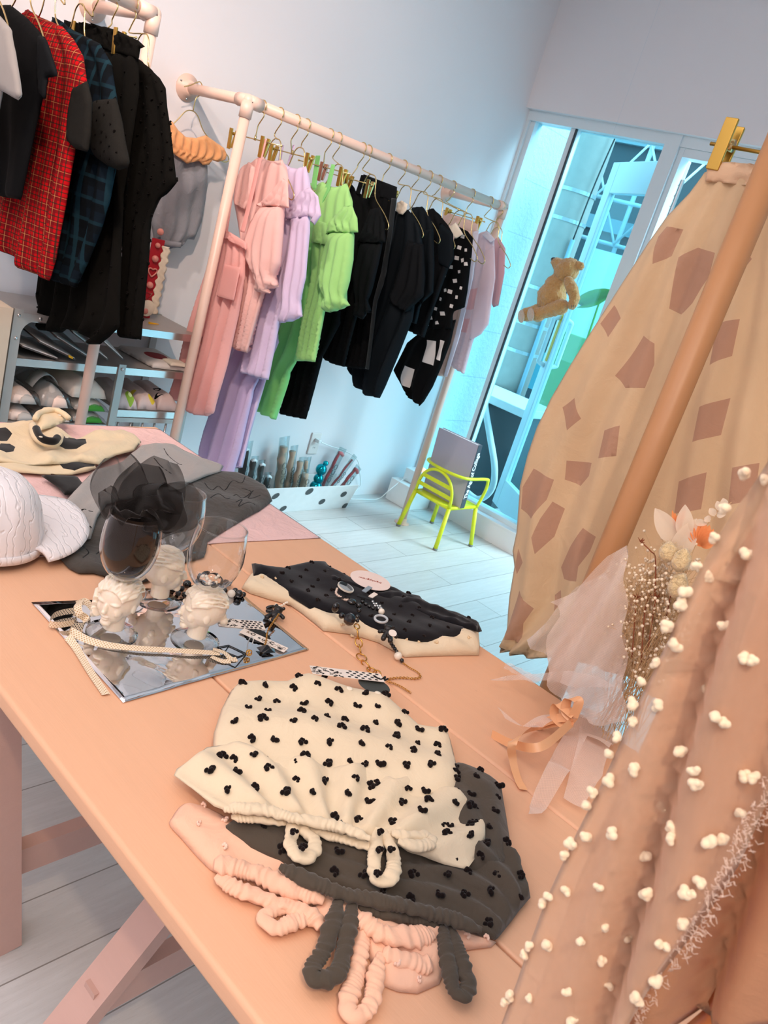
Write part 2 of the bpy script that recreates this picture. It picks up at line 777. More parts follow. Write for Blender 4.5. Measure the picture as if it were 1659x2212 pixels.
def px_z(pts, Z):
    return [tuple(on_z(p, Z)[:2]) for p in pts]


def text(name, body, mat, parent, loc, rot, size, extrude=0.0003, align='CENTER', offset=0.0, sx=1.0, shear=0.0, line=0.0):
    """lettering turned into a mesh; line > 0 draws the letters as outlines of that radius"""
    c = bpy.data.curves.new(name, 'FONT')
    c.body = body
    c.size = size
    c.align_x = align
    c.align_y = 'CENTER'
    c.offset = offset
    c.shear = shear
    if line:
        c.fill_mode = 'NONE'
        c.bevel_depth = line
        c.bevel_resolution = 1
    else:
        c.extrude = extrude
    tmp = bpy.data.objects.new(name, c)
    COL.objects.link(tmp)
    dg = bpy.context.evaluated_depsgraph_get()
    me = bpy.data.meshes.new_from_object(tmp.evaluated_get(dg))
    bpy.data.objects.remove(tmp)
    me.materials.clear()
    me.materials.append(mat)
    me.name = name
    o = bpy.data.objects.new(name, me)
    COL.objects.link(o)
    if parent is not None:
        o.parent = parent
        o.location = Vector(loc) - wloc(parent)
    else:
        o.location = loc
    o.rotation_euler = rot
    o.scale = (sx, 1, 1)
    return o


def lay_text(o, ex, n):
    """turn a lettering object so that its reading direction is ex and it faces n"""
    ez = Vector(n).normalized()
    ex = Vector(ex)
    ex = (ex - ez * ex.dot(ez)).normalized()
    ey = ez.cross(ex)
    o.rotation_euler = Matrix((ex, ey, ez)).transposed().to_euler()


def copy_tree(src, loc, label=None, group=None):
    def cp(o, par):
        c = o.copy()
        COL.objects.link(c)
        c.parent = par
        for ch in list(o.children):
            cp(ch, c)
        return c
    r = cp(src, None)
    r.location = loc
    if label:
        r['label'] = label
    if group:
        r['group'] = group
    return r
# ================================================================== the setting
WALL_Y, WIN_X = 2.922, 3.896
M_wall = plain('white_wall_paint', 'e9e4e6', 0.85, noise=0.015, nscale=3, bump=0.05, bscale=220)
M_frame = plain('white_aluminium', 'dfe9ee', 0.35, noise=0.01)
M_gask = plain('dark_gasket', '3a4146', 0.6)
M_glass = clear('window_glass', 'e4f6fa', 0.015, 0.01, 0.99)


def floor_mat():
    t = NT('whitewashed_planks')
    co = t.coord()
    br = t.add('ShaderNodeTexBrick')
    br.inputs['Scale'].default_value = 1.0
    br.inputs['Mortar Size'].default_value = 0.0016
    br.inputs['Brick Width'].default_value = 0.92
    br.inputs['Row Height'].default_value = 0.152
    br.offset = 0.37
    setc(br.inputs['Color1'], (0.55, 0.55, 0.55))
    setc(br.inputs['Color2'], (0.8, 0.8, 0.8))
    setc(br.inputs['Mortar'], (0.0, 0.0, 0.0))
    t.link(co, br.inputs['Vector'])
    gr = t.noise(7.0, 6, 0.65, coord=t.scaled(co, (0.7, 9.0, 1)), dist=0.5)
    gr2 = t.noise(60.0, 3, 0.6, coord=t.scaled(co, (0.6, 9.0, 1)))
    a = t.mix(gr, hexc('aaa6a2'), hexc('d8d7d6'))
    a = t.mix(t.math('MULTIPLY', t.math('GREATER_THAN', gr2, 0.62), 0.25), a, hexc('a59f99'))
    a = t.mix(0.25, a, br.outputs[0])
    a = t.mix(t.math('MULTIPLY', br.outputs['Fac'], 0.75), a, hexc('7d7771'))
    t.link(a, t.b.inputs['Base Color'])
    t.b.inputs['Roughness'].default_value = 0.42
    t.link(t.bump(t.math('SUBTRACT', gr2, br.outputs['Fac']), 0.15, 0.002), t.b.inputs['Normal'])
    return t.m


def struct(g, name, mat, smooth=False, **kw):
    return g.build(name, mat, None, smooth, kind='structure', **kw)


struct(G().box((-3.2, -3.2, -0.12), (3.95, 3.05, 0.0)), 'floor', floor_mat())
struct(G().box((-3.2, -3.2, 3.06), (4.1, 3.05, 3.16)), 'ceiling', M_wall)
struct(G().box((-3.2, WALL_Y, 0.0), (4.03, 3.05, 3.06)), 'wall_left', M_wall)
struct(G().box((-3.2, -3.2, 0.0), (-3.08, WALL_Y, 3.06)), 'wall_back', M_wall)
struct(G().box((-3.08, -3.2, 0.0), (4.03, -3.08, 3.06)), 'wall_right', M_wall)
# front wall: plaster above and right of the glazed shop front, low kick wall below
g = G().box((WIN_X, -3.08, 2.255), (4.03, WALL_Y, 3.06))
g.box((WIN_X, -3.08, 0.0), (4.03, -1.6, 2.255))
struct(g, 'wall_front', M_wall)
g = G().box((WIN_X, 2.06, 0.0), (4.06, WALL_Y, 0.118))
g.box((WIN_X - 0.006, 2.06, 0.112), (4.06, WALL_Y, 0.124))
struct(g, 'trim_1', M_wall)
struct(G().box((WIN_X, -1.6, 0.0), (4.06, 2.06, 0.02)), 'trim_2', M_frame)

# fixed pane with its frame: jamb at the left wall, mullion, wide post
FX = 3.955
g = G()
g.box((FX, 2.875, 0.118), (FX + 0.068, 2.91, 2.206))
g.box((FX - 0.018, 2.905, 0.118), (FX + 0.065, WALL_Y, 2.206))
g.box((FX - 0.02, -1.6, 2.205), (FX + 0.07, WALL_Y, 2.258))
g.box((FX - 0.001, 2.06, 0.117), (FX + 0.069, 2.90, 0.150))
g.box((FX, 2.615, 0.15), (FX + 0.06, 2.645, 2.205))
g.box((FX - 0.03, 2.012, 0.0), (FX + 0.08, 2.088, 2.258))
w1 = struct(g, 'window_1', M_frame)
G().box((FX - 0.004, 2.604, 0.15), (FX + 0.006, 2.615, 2.205)).build('gasket', M_gask, w1, False)
g = G()
g.box((FX + 0.030, 2.640, 0.15), (FX + 0.035, 2.878, 2.205))
g.box((FX + 0.030, 2.085, 0.15), (FX + 0.035, 2.600, 2.205))
g.build('window_pane', M_glass, w1, False)

# doorway to the right of the wide post: frame and a leaf swung outwards, seen through the fixed pane
g = G()
g.box((FX - 0.01, 0.97, 2.165), (FX + 0.07, 1.985, 2.2045))
g.box((FX - 0.012, 1.985, 0.02), (FX + 0.068, 2.0115, 2.2040))
g.box((FX - 0.011, 0.92, 0.02), (FX + 0.069, 0.97, 2.2035))
d1 = struct(g, 'door_1', M_frame)
w2 = struct(G().box((FX, -1.6, 0.02), (FX + 0.06, -1.55, 2.205)).box((FX, -0.32, 0.02), (FX + 0.06, -0.27, 2.205)), 'unseen_window', M_frame)  # unseen glazing, shop front extended here to let in more daylight
G().box((FX + 0.03, -1.55, 0.02), (FX + 0.035, -0.32, 2.205)).box((FX + 0.03, -0.27, 0.02), (FX + 0.035, 0.92, 2.205)).build('window_pane', M_glass, w2, False)
# leaf: hinge edge near the post, free edge far outside
HX, HY, EX, EY = 4.04, 1.995, 4.50, 2.635          # hinge line and free edge of the open leaf
du = Vector((EX - HX, EY - HY, 0)).normalized()
dn = Vector((-du.y, du.x, 0))                        # faces the wall side
LW = math.hypot(EX - HX, EY - HY)


def leaf(u, n, z):
    return Vector((HX, HY, 0)) + du * u + dn * n + Vector((0, 0, z))


def leafbox(g, u0, u1, z0, z1, n0=-0.02, n1=0.02):
    return g.hexa([leaf(u0, n0, z0), leaf(u1, n0, z0), leaf(u1, n1, z0), leaf(u0, n1, z0),
                   leaf(u0, n0, z1), leaf(u1, n0, z1), leaf(u1, n1, z1), leaf(u0, n1, z1)])


g = G()
leafbox(g, LW - 0.085, LW, 0.04, 2.17)
leafbox(g, 0.0, 0.085, 0.04, 2.17)
leafbox(g, 0.085, LW - 0.085, 2.00, 2.17)
leafbox(g, 0.085, LW - 0.085, 0.04, 0.22)
lf = g.build('door_leaf', M_frame, d1, False)
mod_bevel(lf, 0.004, 2)
g = G()
leafbox(g, 0.085, LW - 0.085, 0.22, 2.0, -0.003, 0.003)
g.build('door_glass', M_glass, lf, False)
M_handle = plain('white_handle', 'eef3f5', 0.25)
for sgn in (-1, 1):
    c = leaf(LW - 0.042, sgn * 0.06, 0)
    a = leaf(LW - 0.042, sgn * 0.018, 0)
    pts = [(a.x, a.y, 0.97), (c.x, c.y, 0.985)] + [(c.x, c.y, 1.0 + 0.02 * k) for k in range(13)] + [(c.x, c.y, 1.255), (a.x, a.y, 1.27)]
    G().tube(curve_pts(pts, 48), 0.0145, 10).build('door_handle', M_handle, lf)
g = G()
leafbox(g, LW - 0.07, LW - 0.035, 1.0, 1.33, 0.0201, 0.0215)
g.build('yellow_strip', plain('yellow_tape', 'f2b619', 0.5), lf, False)
M_steel = plain('brushed_steel', 'b9bdbe', 0.32, 1.0, noise=0.05)
g = G().box((4.0, 1.987, 1.93), (4.04, 1.993, 2.07))
g.tube([(4.03, 1.98, 1.72), (4.03, 1.98, 2.08)], 0.010, 10)
for k in range(5):
    g.ball((4.012 + 0.012 * (k % 2), 1.986, 1.95 + 0.025 * k), 0.004, 6, 4)
g.build('hinge', M_steel, d1, False)

# ================================================================== outside the glass
M_block = NT('sunlit_block_wall')
_c = M_block.coord()
_n1 = M_block.noise(38, 5, 0.7, coord=_c)
_sp = M_block.add('ShaderNodeSeparateXYZ')
M_block.link(_c, _sp.inputs[0])
_j = M_block.math('LESS_THAN', M_block.math('FRACT', M_block.math('MULTIPLY', _sp.outputs[2], 1 / 0.29)), 0.02)
M_block.link(M_block.mix(M_block.math('MULTIPLY', _j, 0.35), hexc('e3e6e6'), hexc('9aa4a8')), M_block.b.inputs['Base Color'])
M_block.b.inputs['Roughness'].default_value = 0.9
M_block.link(M_block.bump(M_block.math('SUBTRACT', _n1, M_block.math('MULTIPLY', _j, 1.0)), 0.6, 0.02), M_block.b.inputs['Normal'])
struct(G().box((4.035, 2.925, -0.1), (4.385, 3.15, 3.4)), 'wall_outside', M_block.m)
struct(G().box((3.95, -6, -0.3), (16, 16, -0.06)), 'ground_outside', plain('pale_pavement', 'b4bcc0', 0.9, noise=0.15, bump=0.3))

M_conc = plain('grey_concrete', 'a09f99', 0.9, noise=0.12, nscale=18, bump=0.4, bscale=120)
M_band = plain('galvanised_band', 'b8c8cc', 0.35, 0.6)
PX, PY, PR = 5.2, 3.285, 0.150
t = thing('utility_pole', 'thick grey concrete utility pole with metal bands outside the window', 'pole', (PX, PY, -0.06))
G().lathe((PX, PY, -0.06), [(PR * 1.03, 0), (PR, 2), (PR * 0.97, 5.0)], seg=36).build('pole_shaft', M_conc, t)
for z in (0.93, 1.13, 1.38, 1.86, 2.05):
    G().lathe((PX, PY, z), [(PR * 1.01, -0.012), (PR * 1.035, -0.012), (PR * 1.035, 0.012), (PR * 1.01, 0.012)], seg=36, cap=False).build('metal_band', M_band, t, False)
G().tube([(PX - 0.07, PY - PR - 0.012, -0.05), (PX - 0.07, PY - PR - 0.012, 1.75)], 0.016, 8).build('conduit', plain('blue_grey_conduit', '7fa3b4', 0.5), t)
G().tube(curve_pts([(PX - 0.07, PY - PR - 0.012, 1.75), (PX - 0.05, PY - PR - 0.02, 2.2), (PX + 0.02, PY - PR - 0.05, 3.0), (PX + 0.05, PY - PR - 0.02, 4)], 24), 0.005, 6).build('cable', plain('black_cable', '20272b', 0.6), t)

M_dark = plain('dark_grey_casing', '3c474d', 0.5)
M_white = plain('white_casing', 'e8edee', 0.4)
t = thing('air_conditioner_unit', 'dark outdoor air conditioner unit with white lid and wrapped hose', 'air conditioner', (4.85, 3.05, -0.06))
G().box((4.62, 2.72, -0.06), (5.0, 3.42, 0.60)).build('casing', M_dark, t, False)
mod_bevel(G().box((4.57, 2.69, 0.60), (5.04, 3.46, 0.655)).build('lid', M_white, t, False), 0.006)
hp = [(4.60, 3.02, 0.60), (4.55, 2.97, 0.56), (4.53, 2.86, 0.42), (4.50, 2.72, 0.24), (4.50, 2.69, 0.10), (4.50, 2.76, 0.0), (4.53, 2.9, 0.0)]
G().tube(curve_pts(hp, 48), 0.022, 10).build('wrapped_hose', plain('white_pipe_wrap', 'dfe7e8', 0.7, bump=0.5), t)
hp = [(4.58, 3.1, 0.60), (4.54, 3.02, 0.50), (4.53, 2.98, 0.30), (4.53, 2.95, 0.10), (4.53, 2.93, -0.04)]
G().tube(curve_pts(hp, 32), 0.013, 8).build('wrapped_hose', M_white, t)

t = thing('louvred_vent', 'white louvred vent panel outside beyond the open door', 'vent', (5.2, 2.35, -0.06))
G().box((5.2, 2.0, -0.06), (5.23, 2.70, 0.72)).build('backing', M_dark, t, False)
for k in range(12):
    G().box((5.16, 2.0, 0.0 + 0.06 * k), (5.20, 2.70, 0.032 + 0.06 * k)).build('slat', M_white, t, False)

# building across the street behind scaffolding, white hoarding, plants
t = thing('building_facade', 'dark building front across the street behind scaffolding', 'building', (9.0, 4.0, -0.06))
G().box((9.0, -2.0, -0.06), (9.4, 14, 7)).build('wall', plain('dark_facade', '4a565c', 0.8), t, False)
for k in range(3):
    G().box((8.93, -2.0, 2.15 + 0.95 * k), (9.0, 14, 2.30 + 0.95 * k)).build('ledge', plain('pale_ledge', '8aa3ab', 0.8), t, False)
M_scaf = plain('white_scaffold_tube', 'dfe8ea', 0.5)
t = thing('scaffolding', 'white tube scaffolding with cross braces against the dark building', 'scaffolding', (7.7, 4.0, -0.06))
for y in (2.9, 3.55, 4.2, 4.85):
    G().tube([(7.7, y, -0.06), (7.7, y, 6)], 0.024, 8).build('upright', M_scaf, t)
for z in (1.95, 2.35, 2.95, 3.6):
    G().tube([(7.68, 2.2, z), (7.68, 5.6, z)], 0.02, 8).build('ledger', M_scaf, t)
for y in (2.25, 2.9, 3.55, 4.2):
    for z in (1.95, 2.95):
        G().tube([(7.66, y, z), (7.66, y + 0.65, z + 0.95)], 0.013, 6).build('brace', M_scaf, t)
        G().tube([(7.64, y + 0.65, z), (7.64, y, z + 0.95)], 0.013, 6).build('brace', M_scaf, t)
tag(G().box((7.35, 1.6, 0.9), (7.40, 4.28, 1.86)).build('hoarding', plain('white_hoarding', 'e9eeef', 0.7), None, False), 'white hoarding panel below the scaffolding across the street', 'panel')
tag(G().box((7.30, 1.6, 0.40), (7.36, 4.4, 0.78)).build('barrier_board', plain('teal_barrier', '6fc1cf', 0.6), None, False), 'teal barrier board along the street below the hoarding', 'barrier')
tag(G().box((6.9, 4.35, -0.06), (6.95, 6.6, 2.75)).build('site_fence', plain('blue_grey_sheet', '8fb2cf', 0.7), None, False), 'blue grey sheet fence left of the utility pole outside', 'fence')
tag(G().box((5.9, 3.14, 0.45), (6.0, 3.4, 1.12)).build('green_banner', plain('pale_green_cloth', '8dbb74', 0.8), None, False), 'green cloth banner seen through the open door glass', 'banner')
M_leaf = fabric('bright_green_leaf', '6fa63c', 0.6, sheen=0)


def leafblade(c, L, W, ang, name, par):
    c = Vector(c)
    ax = Vector((0.25, -math.sin(ang), math.cos(ang))).normalized()
    sd = Vector((-0.3, math.cos(ang), math.sin(ang))).normalized()
    rows = []
    for i in range(9):
        s = i / 8
        w = W * math.sin(math.pi * min(0.98, 0.08 + s * 0.9)) ** 0.6
        rows.append([c + ax * (L * (s - 0.5)) + sd * (w * (j - 2) / 4) + Vector((-0.04 * abs(j - 2), 0, 0)) for j in range(5)])
    mod_solid(G().sheet(rows).build(name, M_leaf, par), 0.004)


pl1 = thing('banana_plant', 'broad leaved green plant left of the utility pole outside', 'plant', (5.56, 3.62, -0.06))
G().tube([(5.56, 3.60, -0.06), (5.57, 3.62, 1.2), (5.56, 3.64, 2.1)], [0.02, 0.014, 0.006], 8).build('stem', M_leaf, pl1)
pl2 = thing('banana_plant', 'broad leaved green plant seen through the open door glass', 'plant', (5.52, 2.98, -0.06))
G().tube([(5.54, 2.95, -0.06), (5.54, 2.96, 0.8), (5.52, 2.98, 1.45)], [0.018, 0.012, 0.006], 8).build('stem', M_leaf, pl2)
leafblade((5.5, 3.64, 2.02), 0.34, 0.17, 0.2, 'banana_leaf', pl1)
leafblade((5.5, 3.60, 1.48), 0.34, 0.17, 0.2, 'banana_leaf', pl1)
leafblade((5.5, 3.52, 1.05), 0.30, 0.17, -0.3, 'banana_leaf', pl1)
leafblade((5.5, 2.98, 1.43), 0.26, 0.11, 0.9, 'banana_leaf', pl2)
# street clutter low at the left of the pole
t = thing('parked_bicycle', 'dark bicycle parked outside, half hidden by the utility pole', 'bicycle', (5.75, 3.75, -0.06))
M_bike = plain('dark_bicycle_paint', '2d444c', 0.5)
for yy in (3.55, 4.45):
    G().tube([(5.75, yy + 0.30 * math.cos(a * math.pi / 12), 0.26 + 0.30 * math.sin(a * math.pi / 12)) for a in range(24)], 0.016, 8, True).build('wheel', M_bike, t)
G().tube([(5.75, 3.55, 0.26), (5.75, 3.72, 0.80), (5.75, 4.2, 0.72), (5.75, 4.45, 0.26), (5.75, 4.05, 0.24), (5.75, 3.72, 0.78)], 0.018, 8).build('frame', M_bike, t)
G().tube([(5.5, 3.70, 0.95), (5.62, 3.74, 0.92), (5.75, 3.72, 0.82), (5.88, 3.74, 0.92), (6.0, 3.7, 0.95)], 0.014, 8).build('handlebar', M_bike, t)
G().ball((5.75, 4.2, 0.78), (0.06, 0.13, 0.035)).build('saddle', M_bike, t)

# ================================================================== table
def paint_wood(name, h, dark, worn=0.5):
    t = NT(name)
    co = t.coord()
    c = hexc(h)
    g1 = t.noise(3.0, 5, 0.6, coord=t.scaled(co, (14, 0.8, 14)), dist=0.6)
    col = t.mix(g1, tuple(v * 0.94 for v in c), tuple(min(1, v * 1.04) for v in c))
    ws = t.math('GREATER_THAN', t.noise(5.5, 6, 0.75, coord=t.scaled(co, (3.2, 1.0, 3.2), loc=(3.1, 0.4, 0))), 0.725)
    col = t.mix(t.math('MULTIPLY', ws, worn), col, hexc(dark))
    t.link(col, t.b.inputs['Base Color'])
    t.b.inputs['Roughness'].default_value = 0.55
    t.link(t.bump(t.noise(40, 4, coord=t.scaled(co, (9, 0.7, 9))), 0.12, 0.002), t.b.inputs['Normal'])
    return t.m


M_table = paint_wood('pale_peach_paint', 'e6b28e', 'b08468', 0.35)
M_trestle = paint_wood('dusty_pink_paint', 'cfa99d', '6d5a55', 0.6)
TZ = 0.70
tb = thing('display_table', 'long peach painted plank table on trestle legs, loaded with clothes', 'table', (0.97, 1.0, 0.0))
X4 = [0.500, 0.8155, 1.113, 1.441]
for i in range(3):
    o = G().box((X4[i] + 0.001, -0.42, TZ - 0.03), (X4[i + 1] - 0.001, 2.055, TZ)).build('plank', M_table, tb, False)
    mod_bevel(o, 0.007 if i != 1 else 0.004, 3)
for y0, flip in ((0.757, 1), (1.085, 0)):
    if flip:
        G().bar((0.475, y0, -0.0), (0.99, y0, 0.67), 0.03, 0.062, (0, 1, 0)).build('leg', M_trestle, tb, False)
        G().bar((1.36, y0 + 0.03, 0.0), (0.86, y0 + 0.03, 0.67), 0.03, 0.062, (0, 1, 0)).build('leg', M_trestle, tb, False)
    else:
        G().bar((0.648, y0 - 0.005, 0.0), (0.548, y0 - 0.005, 0.672), 0.062, 0.066, (0, 1, 0)).build('leg', M_trestle, tb, False)
        G().bar((1.28, y0, 0.0), (1.38, y0, 0.672), 0.062, 0.066, (0, 1, 0)).build('leg', M_trestle, tb, False)
    G().bar((0.62 if flip == 0 else 0.625, y0, 0.20), (1.30, y0, 0.20), 0.03, 0.062).build('stretcher', M_trestle, tb, False)
for y0 in (-0.2, 1.85):
    G().bar((0.60, y0, 0), (0.56, y0, 0.672), 0.05, 0.05, (0, 1, 0)).build('leg', M_trestle, tb, False)
    G().bar((1.34, y0, 0), (1.38, y0, 0.672), 0.05, 0.05, (0, 1, 0)).build('leg', M_trestle, tb, False)
for y0 in (0.757, 1.085, -0.2, 1.85):
    G().box((0.53, y0 - 0.03, 0.64), (1.41, y0 + 0.03, 0.672)).build('crossbar', M_trestle, tb, False)

# ================================================================== pipe racks on the left wall
M_pipe = plain('pale_pink_pipe_paint', 'e5c4b4', 0.38, noise=0.02)
RY = 2.545
R_ = 0.0185


def elbow(g, c, dirs, r=0.0222):
    for d in dirs:
        d = Vector(d)
        g.tube([Vector(c) - d * 0.0, Vector(c) + d * 0.055], r, 18)
    g.ball(c, r, 18, 12)
    return g


def pipe_rack(name, label, x0, x1, z, posts, stubs):
    t = thing(name, label, 'clothes rack', ((x0 + x1) / 2, RY, 0))
    G().tube([(x0, RY, z), (x1, RY, z)], R_, 18).build('rail', M_pipe, t)
    for x in posts:
        G().tube([(x, RY, 0.0), (x, RY, z)], R_, 18).build('post', M_pipe, t)
        G().lathe((x, RY, 0), [(0.042, 0), (0.042, 0.004), (0.026, 0.006), (0.024, 0.03), (R_, 0.032)], seg=24).build('foot_flange', M_pipe, t)
        sd = 1 if x == min(x0, x1) else -1
        elbow(G(), (x, RY, z), [(sd, 0, 0), (0, 0, -1), (0, 1, 0)]).build('elbow', M_pipe, t)
    for x in stubs:
        G().tube([(x, RY, z), (x, WALL_Y, z)], R_, 18).build('wall_arm', M_pipe, t)
        f = G().lathe((x, WALL_Y, z), [(0.048, 0), (0.048, 0.004), (0.028, 0.006), (0.025, 0.028), (R_, 0.03)], axis=(0, -1, 0), seg=28).build('wall_flange', M_pipe, t)
        for k in range(3):
            a = 0.6 + k * 2.094
            G().ball((x + 0.038 * math.cos(a), WALL_Y - 0.005, z + 0.038 * math.sin(a)), 0.004, 8, 5).build('screw', M_steel, f)
    return t


Z1, Z2 = 1.836, 1.713
pipe_rack('clothing_rack', 'pink pipe clothes rack holding the black and plaid children clothes', -0.6, 1.472, Z1, (1.472,), (1.472,))
pipe_rack('clothing_rack', 'pink pipe clothes rack with pastel and black clothes along the wall', 1.872, 3.47, Z2, (1.872, 3.47), (1.872, 3.47))

# third rack in the right foreground
t = thing('clothing_rack', 'peach pipe clothes rack standing behind the bouquet in the right foreground', 'clothes rack', (1.5, 0.594, 0))
M_pipe3 = plain('peach_pipe_paint', 'b98457', 0.42, noise=0.04)
ZR = 1.97
G().tube([(1.5, 0.594, 0), (1.5, 0.594, ZR)], 0.0265, 22).build('post', M_pipe3, t)
G().lathe((1.5, 0.594, 0), [(0.055, 0), (0.055, 0.005), (0.034, 0.007), (0.032, 0.04), (0.027, 0.042)], seg=24).build('foot_flange', M_pipe3, t)
G().tube([(1.5, 0.594, ZR), (2.7, 0.594, ZR)], 0.0265, 22).build('rail', M_pipe3, t)
G().tube([(2.7, 0.594, ZR), (2.7, 0.594, 0)], 0.0265, 22).build('post', M_pipe3, t)
G().tube([(1.5, 0.594, ZR), (1.5, -0.16, ZR)], 0.0265, 22).build('rail', M_pipe3, t)
G().tube([(1.5, -0.16, ZR), (0.2, -0.16, ZR)], 0.0265, 22).build('rail', M_pipe3, t)
G().tube([(0.2, -0.16, ZR), (0.2, -0.16, 0)], 0.0265, 22).build('post', M_pipe3, t)
for c, ds in (((1.5, 0.594, ZR), [(1, 0, 0), (0, 0, -1), (0, -1, 0)]), ((1.5, -0.16, ZR), [(0, 1, 0), (-1, 0, 0)]), ((0.2, -0.16, ZR), [(1, 0, 0), (0, 0, -1)]), ((2.7, 0.594, ZR), [(-1, 0, 0), (0, 0, -1)])):
    elbow(G(), c, ds, 0.032).build('elbow', M_pipe3, t)
# ================================================================== hangers
M_gold = plain('pale_gold_metal', 'd9bd84', 0.22, 1.0, noise=0.02)
M_gold2 = plain('brushed_gold_clip', 'c79f4e', 0.38, 1.0, noise=0.03)
WIRE = 0.0021


def hook_pts(x, z, rr, stem, ry=RY, twist=0.0):
    r = rr + 0.003
    P = []
    for k in range(13):
        a = math.radians(205 - k * 18)
        P.append((x, ry + r * math.cos(a) * -1, z + r * math.sin(a)))
    # opening at the wall side, long side towards the room, then an S back to the middle
    P = [(x, 2 * ry - p[1], p[2]) for p in P]
    P += [(x, ry - r * 0.95, z - 0.022), (x, ry - 0.008, z - 0.048), (x, ry, z - 0.062), (x, ry, z - stem)]
    return P


def wire_hanger(label, group, hx, z, bx=None, neck_z=None, by=RY, w=0.155, ry=RY, rr=R_, arch=0.034, loop=True):
    """thin gold wire hanger: hook, stem, rounded arch, sloping shoulders with looped ends"""
    bx = hx if bx is None else bx
    nz = z - 0.17 if neck_z is None else neck_z
    az = nz + 0.065
    t = thing('wire_hanger', label, 'hanger', (hx, ry, z), group)
    P = hook_pts(hx, z, rr, 0.075, ry)
    P.append((bx, by, az))
    G().tube(curve_pts(P, 60), WIRE, 8).build('hook', M_gold, t)
    A = [(bx, by, az)]
    half = [(0.014, -0.002), (0.028, -0.016), (arch, -0.038), (arch + 0.010, -0.070), (arch + 0.03, -0.092), (w * 0.75, -0.125), (w, -0.158),
            (w + 0.006, -0.172), (w - 0.004, -0.182), (w - 0.03, -0.175)]
    L = [(bx, by + a, az + b) for a, b in half]
    Rr = [(bx, by - a, az + b) for a, b in half]
    G().tube(curve_pts(L[::-1] + A + Rr, 90), WIRE, 8).build('shoulder_wire', M_gold, t)
    return t


def clip_at(g, x, y, z, tilt=0.0):
    g.hexa([(x - 0.010, y - 0.0085, z - 0.054), (x - 0.004, y - 0.0085, z - 0.054), (x - 0.004, y + 0.0085, z - 0.054), (x - 0.010, y + 0.0085, z - 0.054),
            (x - 0.015, y - 0.0085, z + 0.016), (x - 0.009, y - 0.0085, z + 0.016), (x - 0.009, y + 0.0085, z + 0.016), (x - 0.015, y + 0.0085, z + 0.016)])
    g.hexa([(x + 0.004, y - 0.0085, z - 0.048), (x + 0.010, y - 0.0085, z - 0.048), (x + 0.010, y + 0.0085, z - 0.048), (x + 0.004, y + 0.0085, z - 0.048),
            (x + 0.012, y - 0.0085, z + 0.014), (x + 0.020, y - 0.0085, z + 0.012), (x + 0.020, y + 0.0085, z + 0.012), (x + 0.012, y + 0.0085, z + 0.014)])
    g.tube([(x, y - 0.010, z), (x, y + 0.010, z)], 0.0055, 10)
    return g


def clip_hanger(label, group, hx, z, barz, bx=None, ys=(-0.11, 0.11), half=0.13, by=RY, ry=RY, rr=R_, mats=None):
    bx = hx if bx is None else bx
    t = thing('clip_hanger', label, 'hanger', (hx, ry, z), group)
    P = hook_pts(hx, z, rr, 0.075, ry)
    P.append((bx, by, barz))
    G().tube(curve_pts(P, 60), WIRE, 8).build('hook', M_gold, t)
    g = G().tube([(bx, by - half, barz), (bx, by + half, barz)], 0.0022, 8)
    g.ball((bx, by - half, barz), 0.004, 8, 6).ball((bx, by + half, barz), 0.004, 8, 6)
    g.tube([(bx, by, barz - 0.004), (bx, by, barz + 0.012)], 0.0042, 8)
    g.build('bar', M_gold, t)
    for i, y in enumerate(ys):
        o = clip_at(G(), bx, by + y, barz).build('clip', (mats or {}).get(i, M_gold2), t, False)
        mod_bevel(o, 0.0015, 2)
    return t


# ================================================================== garments on the rails
def garment(name, label, cat, X, parts, group=None):
    allz = [p for d in parts for p in px_x(d['px'], X)]
    yc = sum(p[0] for p in allz) / len(allz)
    t = thing(name, label, cat, (X, yc, min(p[1] for p in allz)), group)
    for i, d in enumerate(parts):
        d = dict(d)
        n, pxs, dx, m = d.pop('n'), d.pop('px'), d.pop('dx', 0.0), d.pop('m')
        kw = dict(free=True, T=0.02, edge=0.05, res=0.0095, noise=0.003, nfreq=4, seed=(len(label) * 13 + i * 7) % 997, back=0.8)
        spx = d.pop('spots', ())
        kw.update(d)
        if 'puff' not in n:
            kw['T'] *= 0.6
            kw['edge'] *= 0.55
        kw['amp'] = kw.get('amp', 0) * 1.25
        spots = [(px_x(s, X - dx), mi) for s, mi in spx]
        pad(n, px_x(pxs, X - dx), plane_x(X - dx), m, t, spots=spots, **kw)
    return t


def ruffle_hem(freq, amp):
    return lambda V, s, t: amp * np.sin(2 * np.pi * freq * s) * np.clip((t - 0.2) / 0.8, 0, 1) ** 1.2


M_pink = fabric('salmon_pink_cotton', 'fdc2bd', trans=0.35)
M_pinkl = fabric('light_pink_cotton', 'fdcfc9', trans=0.3)
M_lav = fabric('lavender_cotton', 'dccbe8', trans=0.2)
M_lavd = fabric('lavender_trouser_cotton', 'cdbde2', trans=0.2)
M_grn = fabric('apple_green_cotton', 'a9e08c', trans=0.2)
M_grnd = fabric('green_trouser_cotton', '8fdc86', trans=0.2)
M_blk = fabric('black_cotton', '0b0c0e', rough=0.85, sheen=0.0)
M_blk2 = fabric('soft_black_twill', '111316', rough=0.8, sheen=0.0)
M_blkst = fabric('charcoal_translucent_stripe', '1f2427', rough=0.8)
M_navyblk = fabric('blue_black_cotton', '10161b', rough=0.7, sheen=0.0)
M_cream = fabric('cream_cotton', 'e6dccb')
M_beige = fabric('pinkish_beige_cotton', 'd2b7ad')
M_palep = fabric('pale_pink_organdy', 'ecd6dc', trans=0.4)
M_palepr = fabric('rose_patch_organdy', 'e9b9bd', trans=0.3)
M_whitel = fabric('white_lining', 'e9e4ee', trans=0.3)
M_sq_w = fabric('white_square_print', 'd9d5d3')

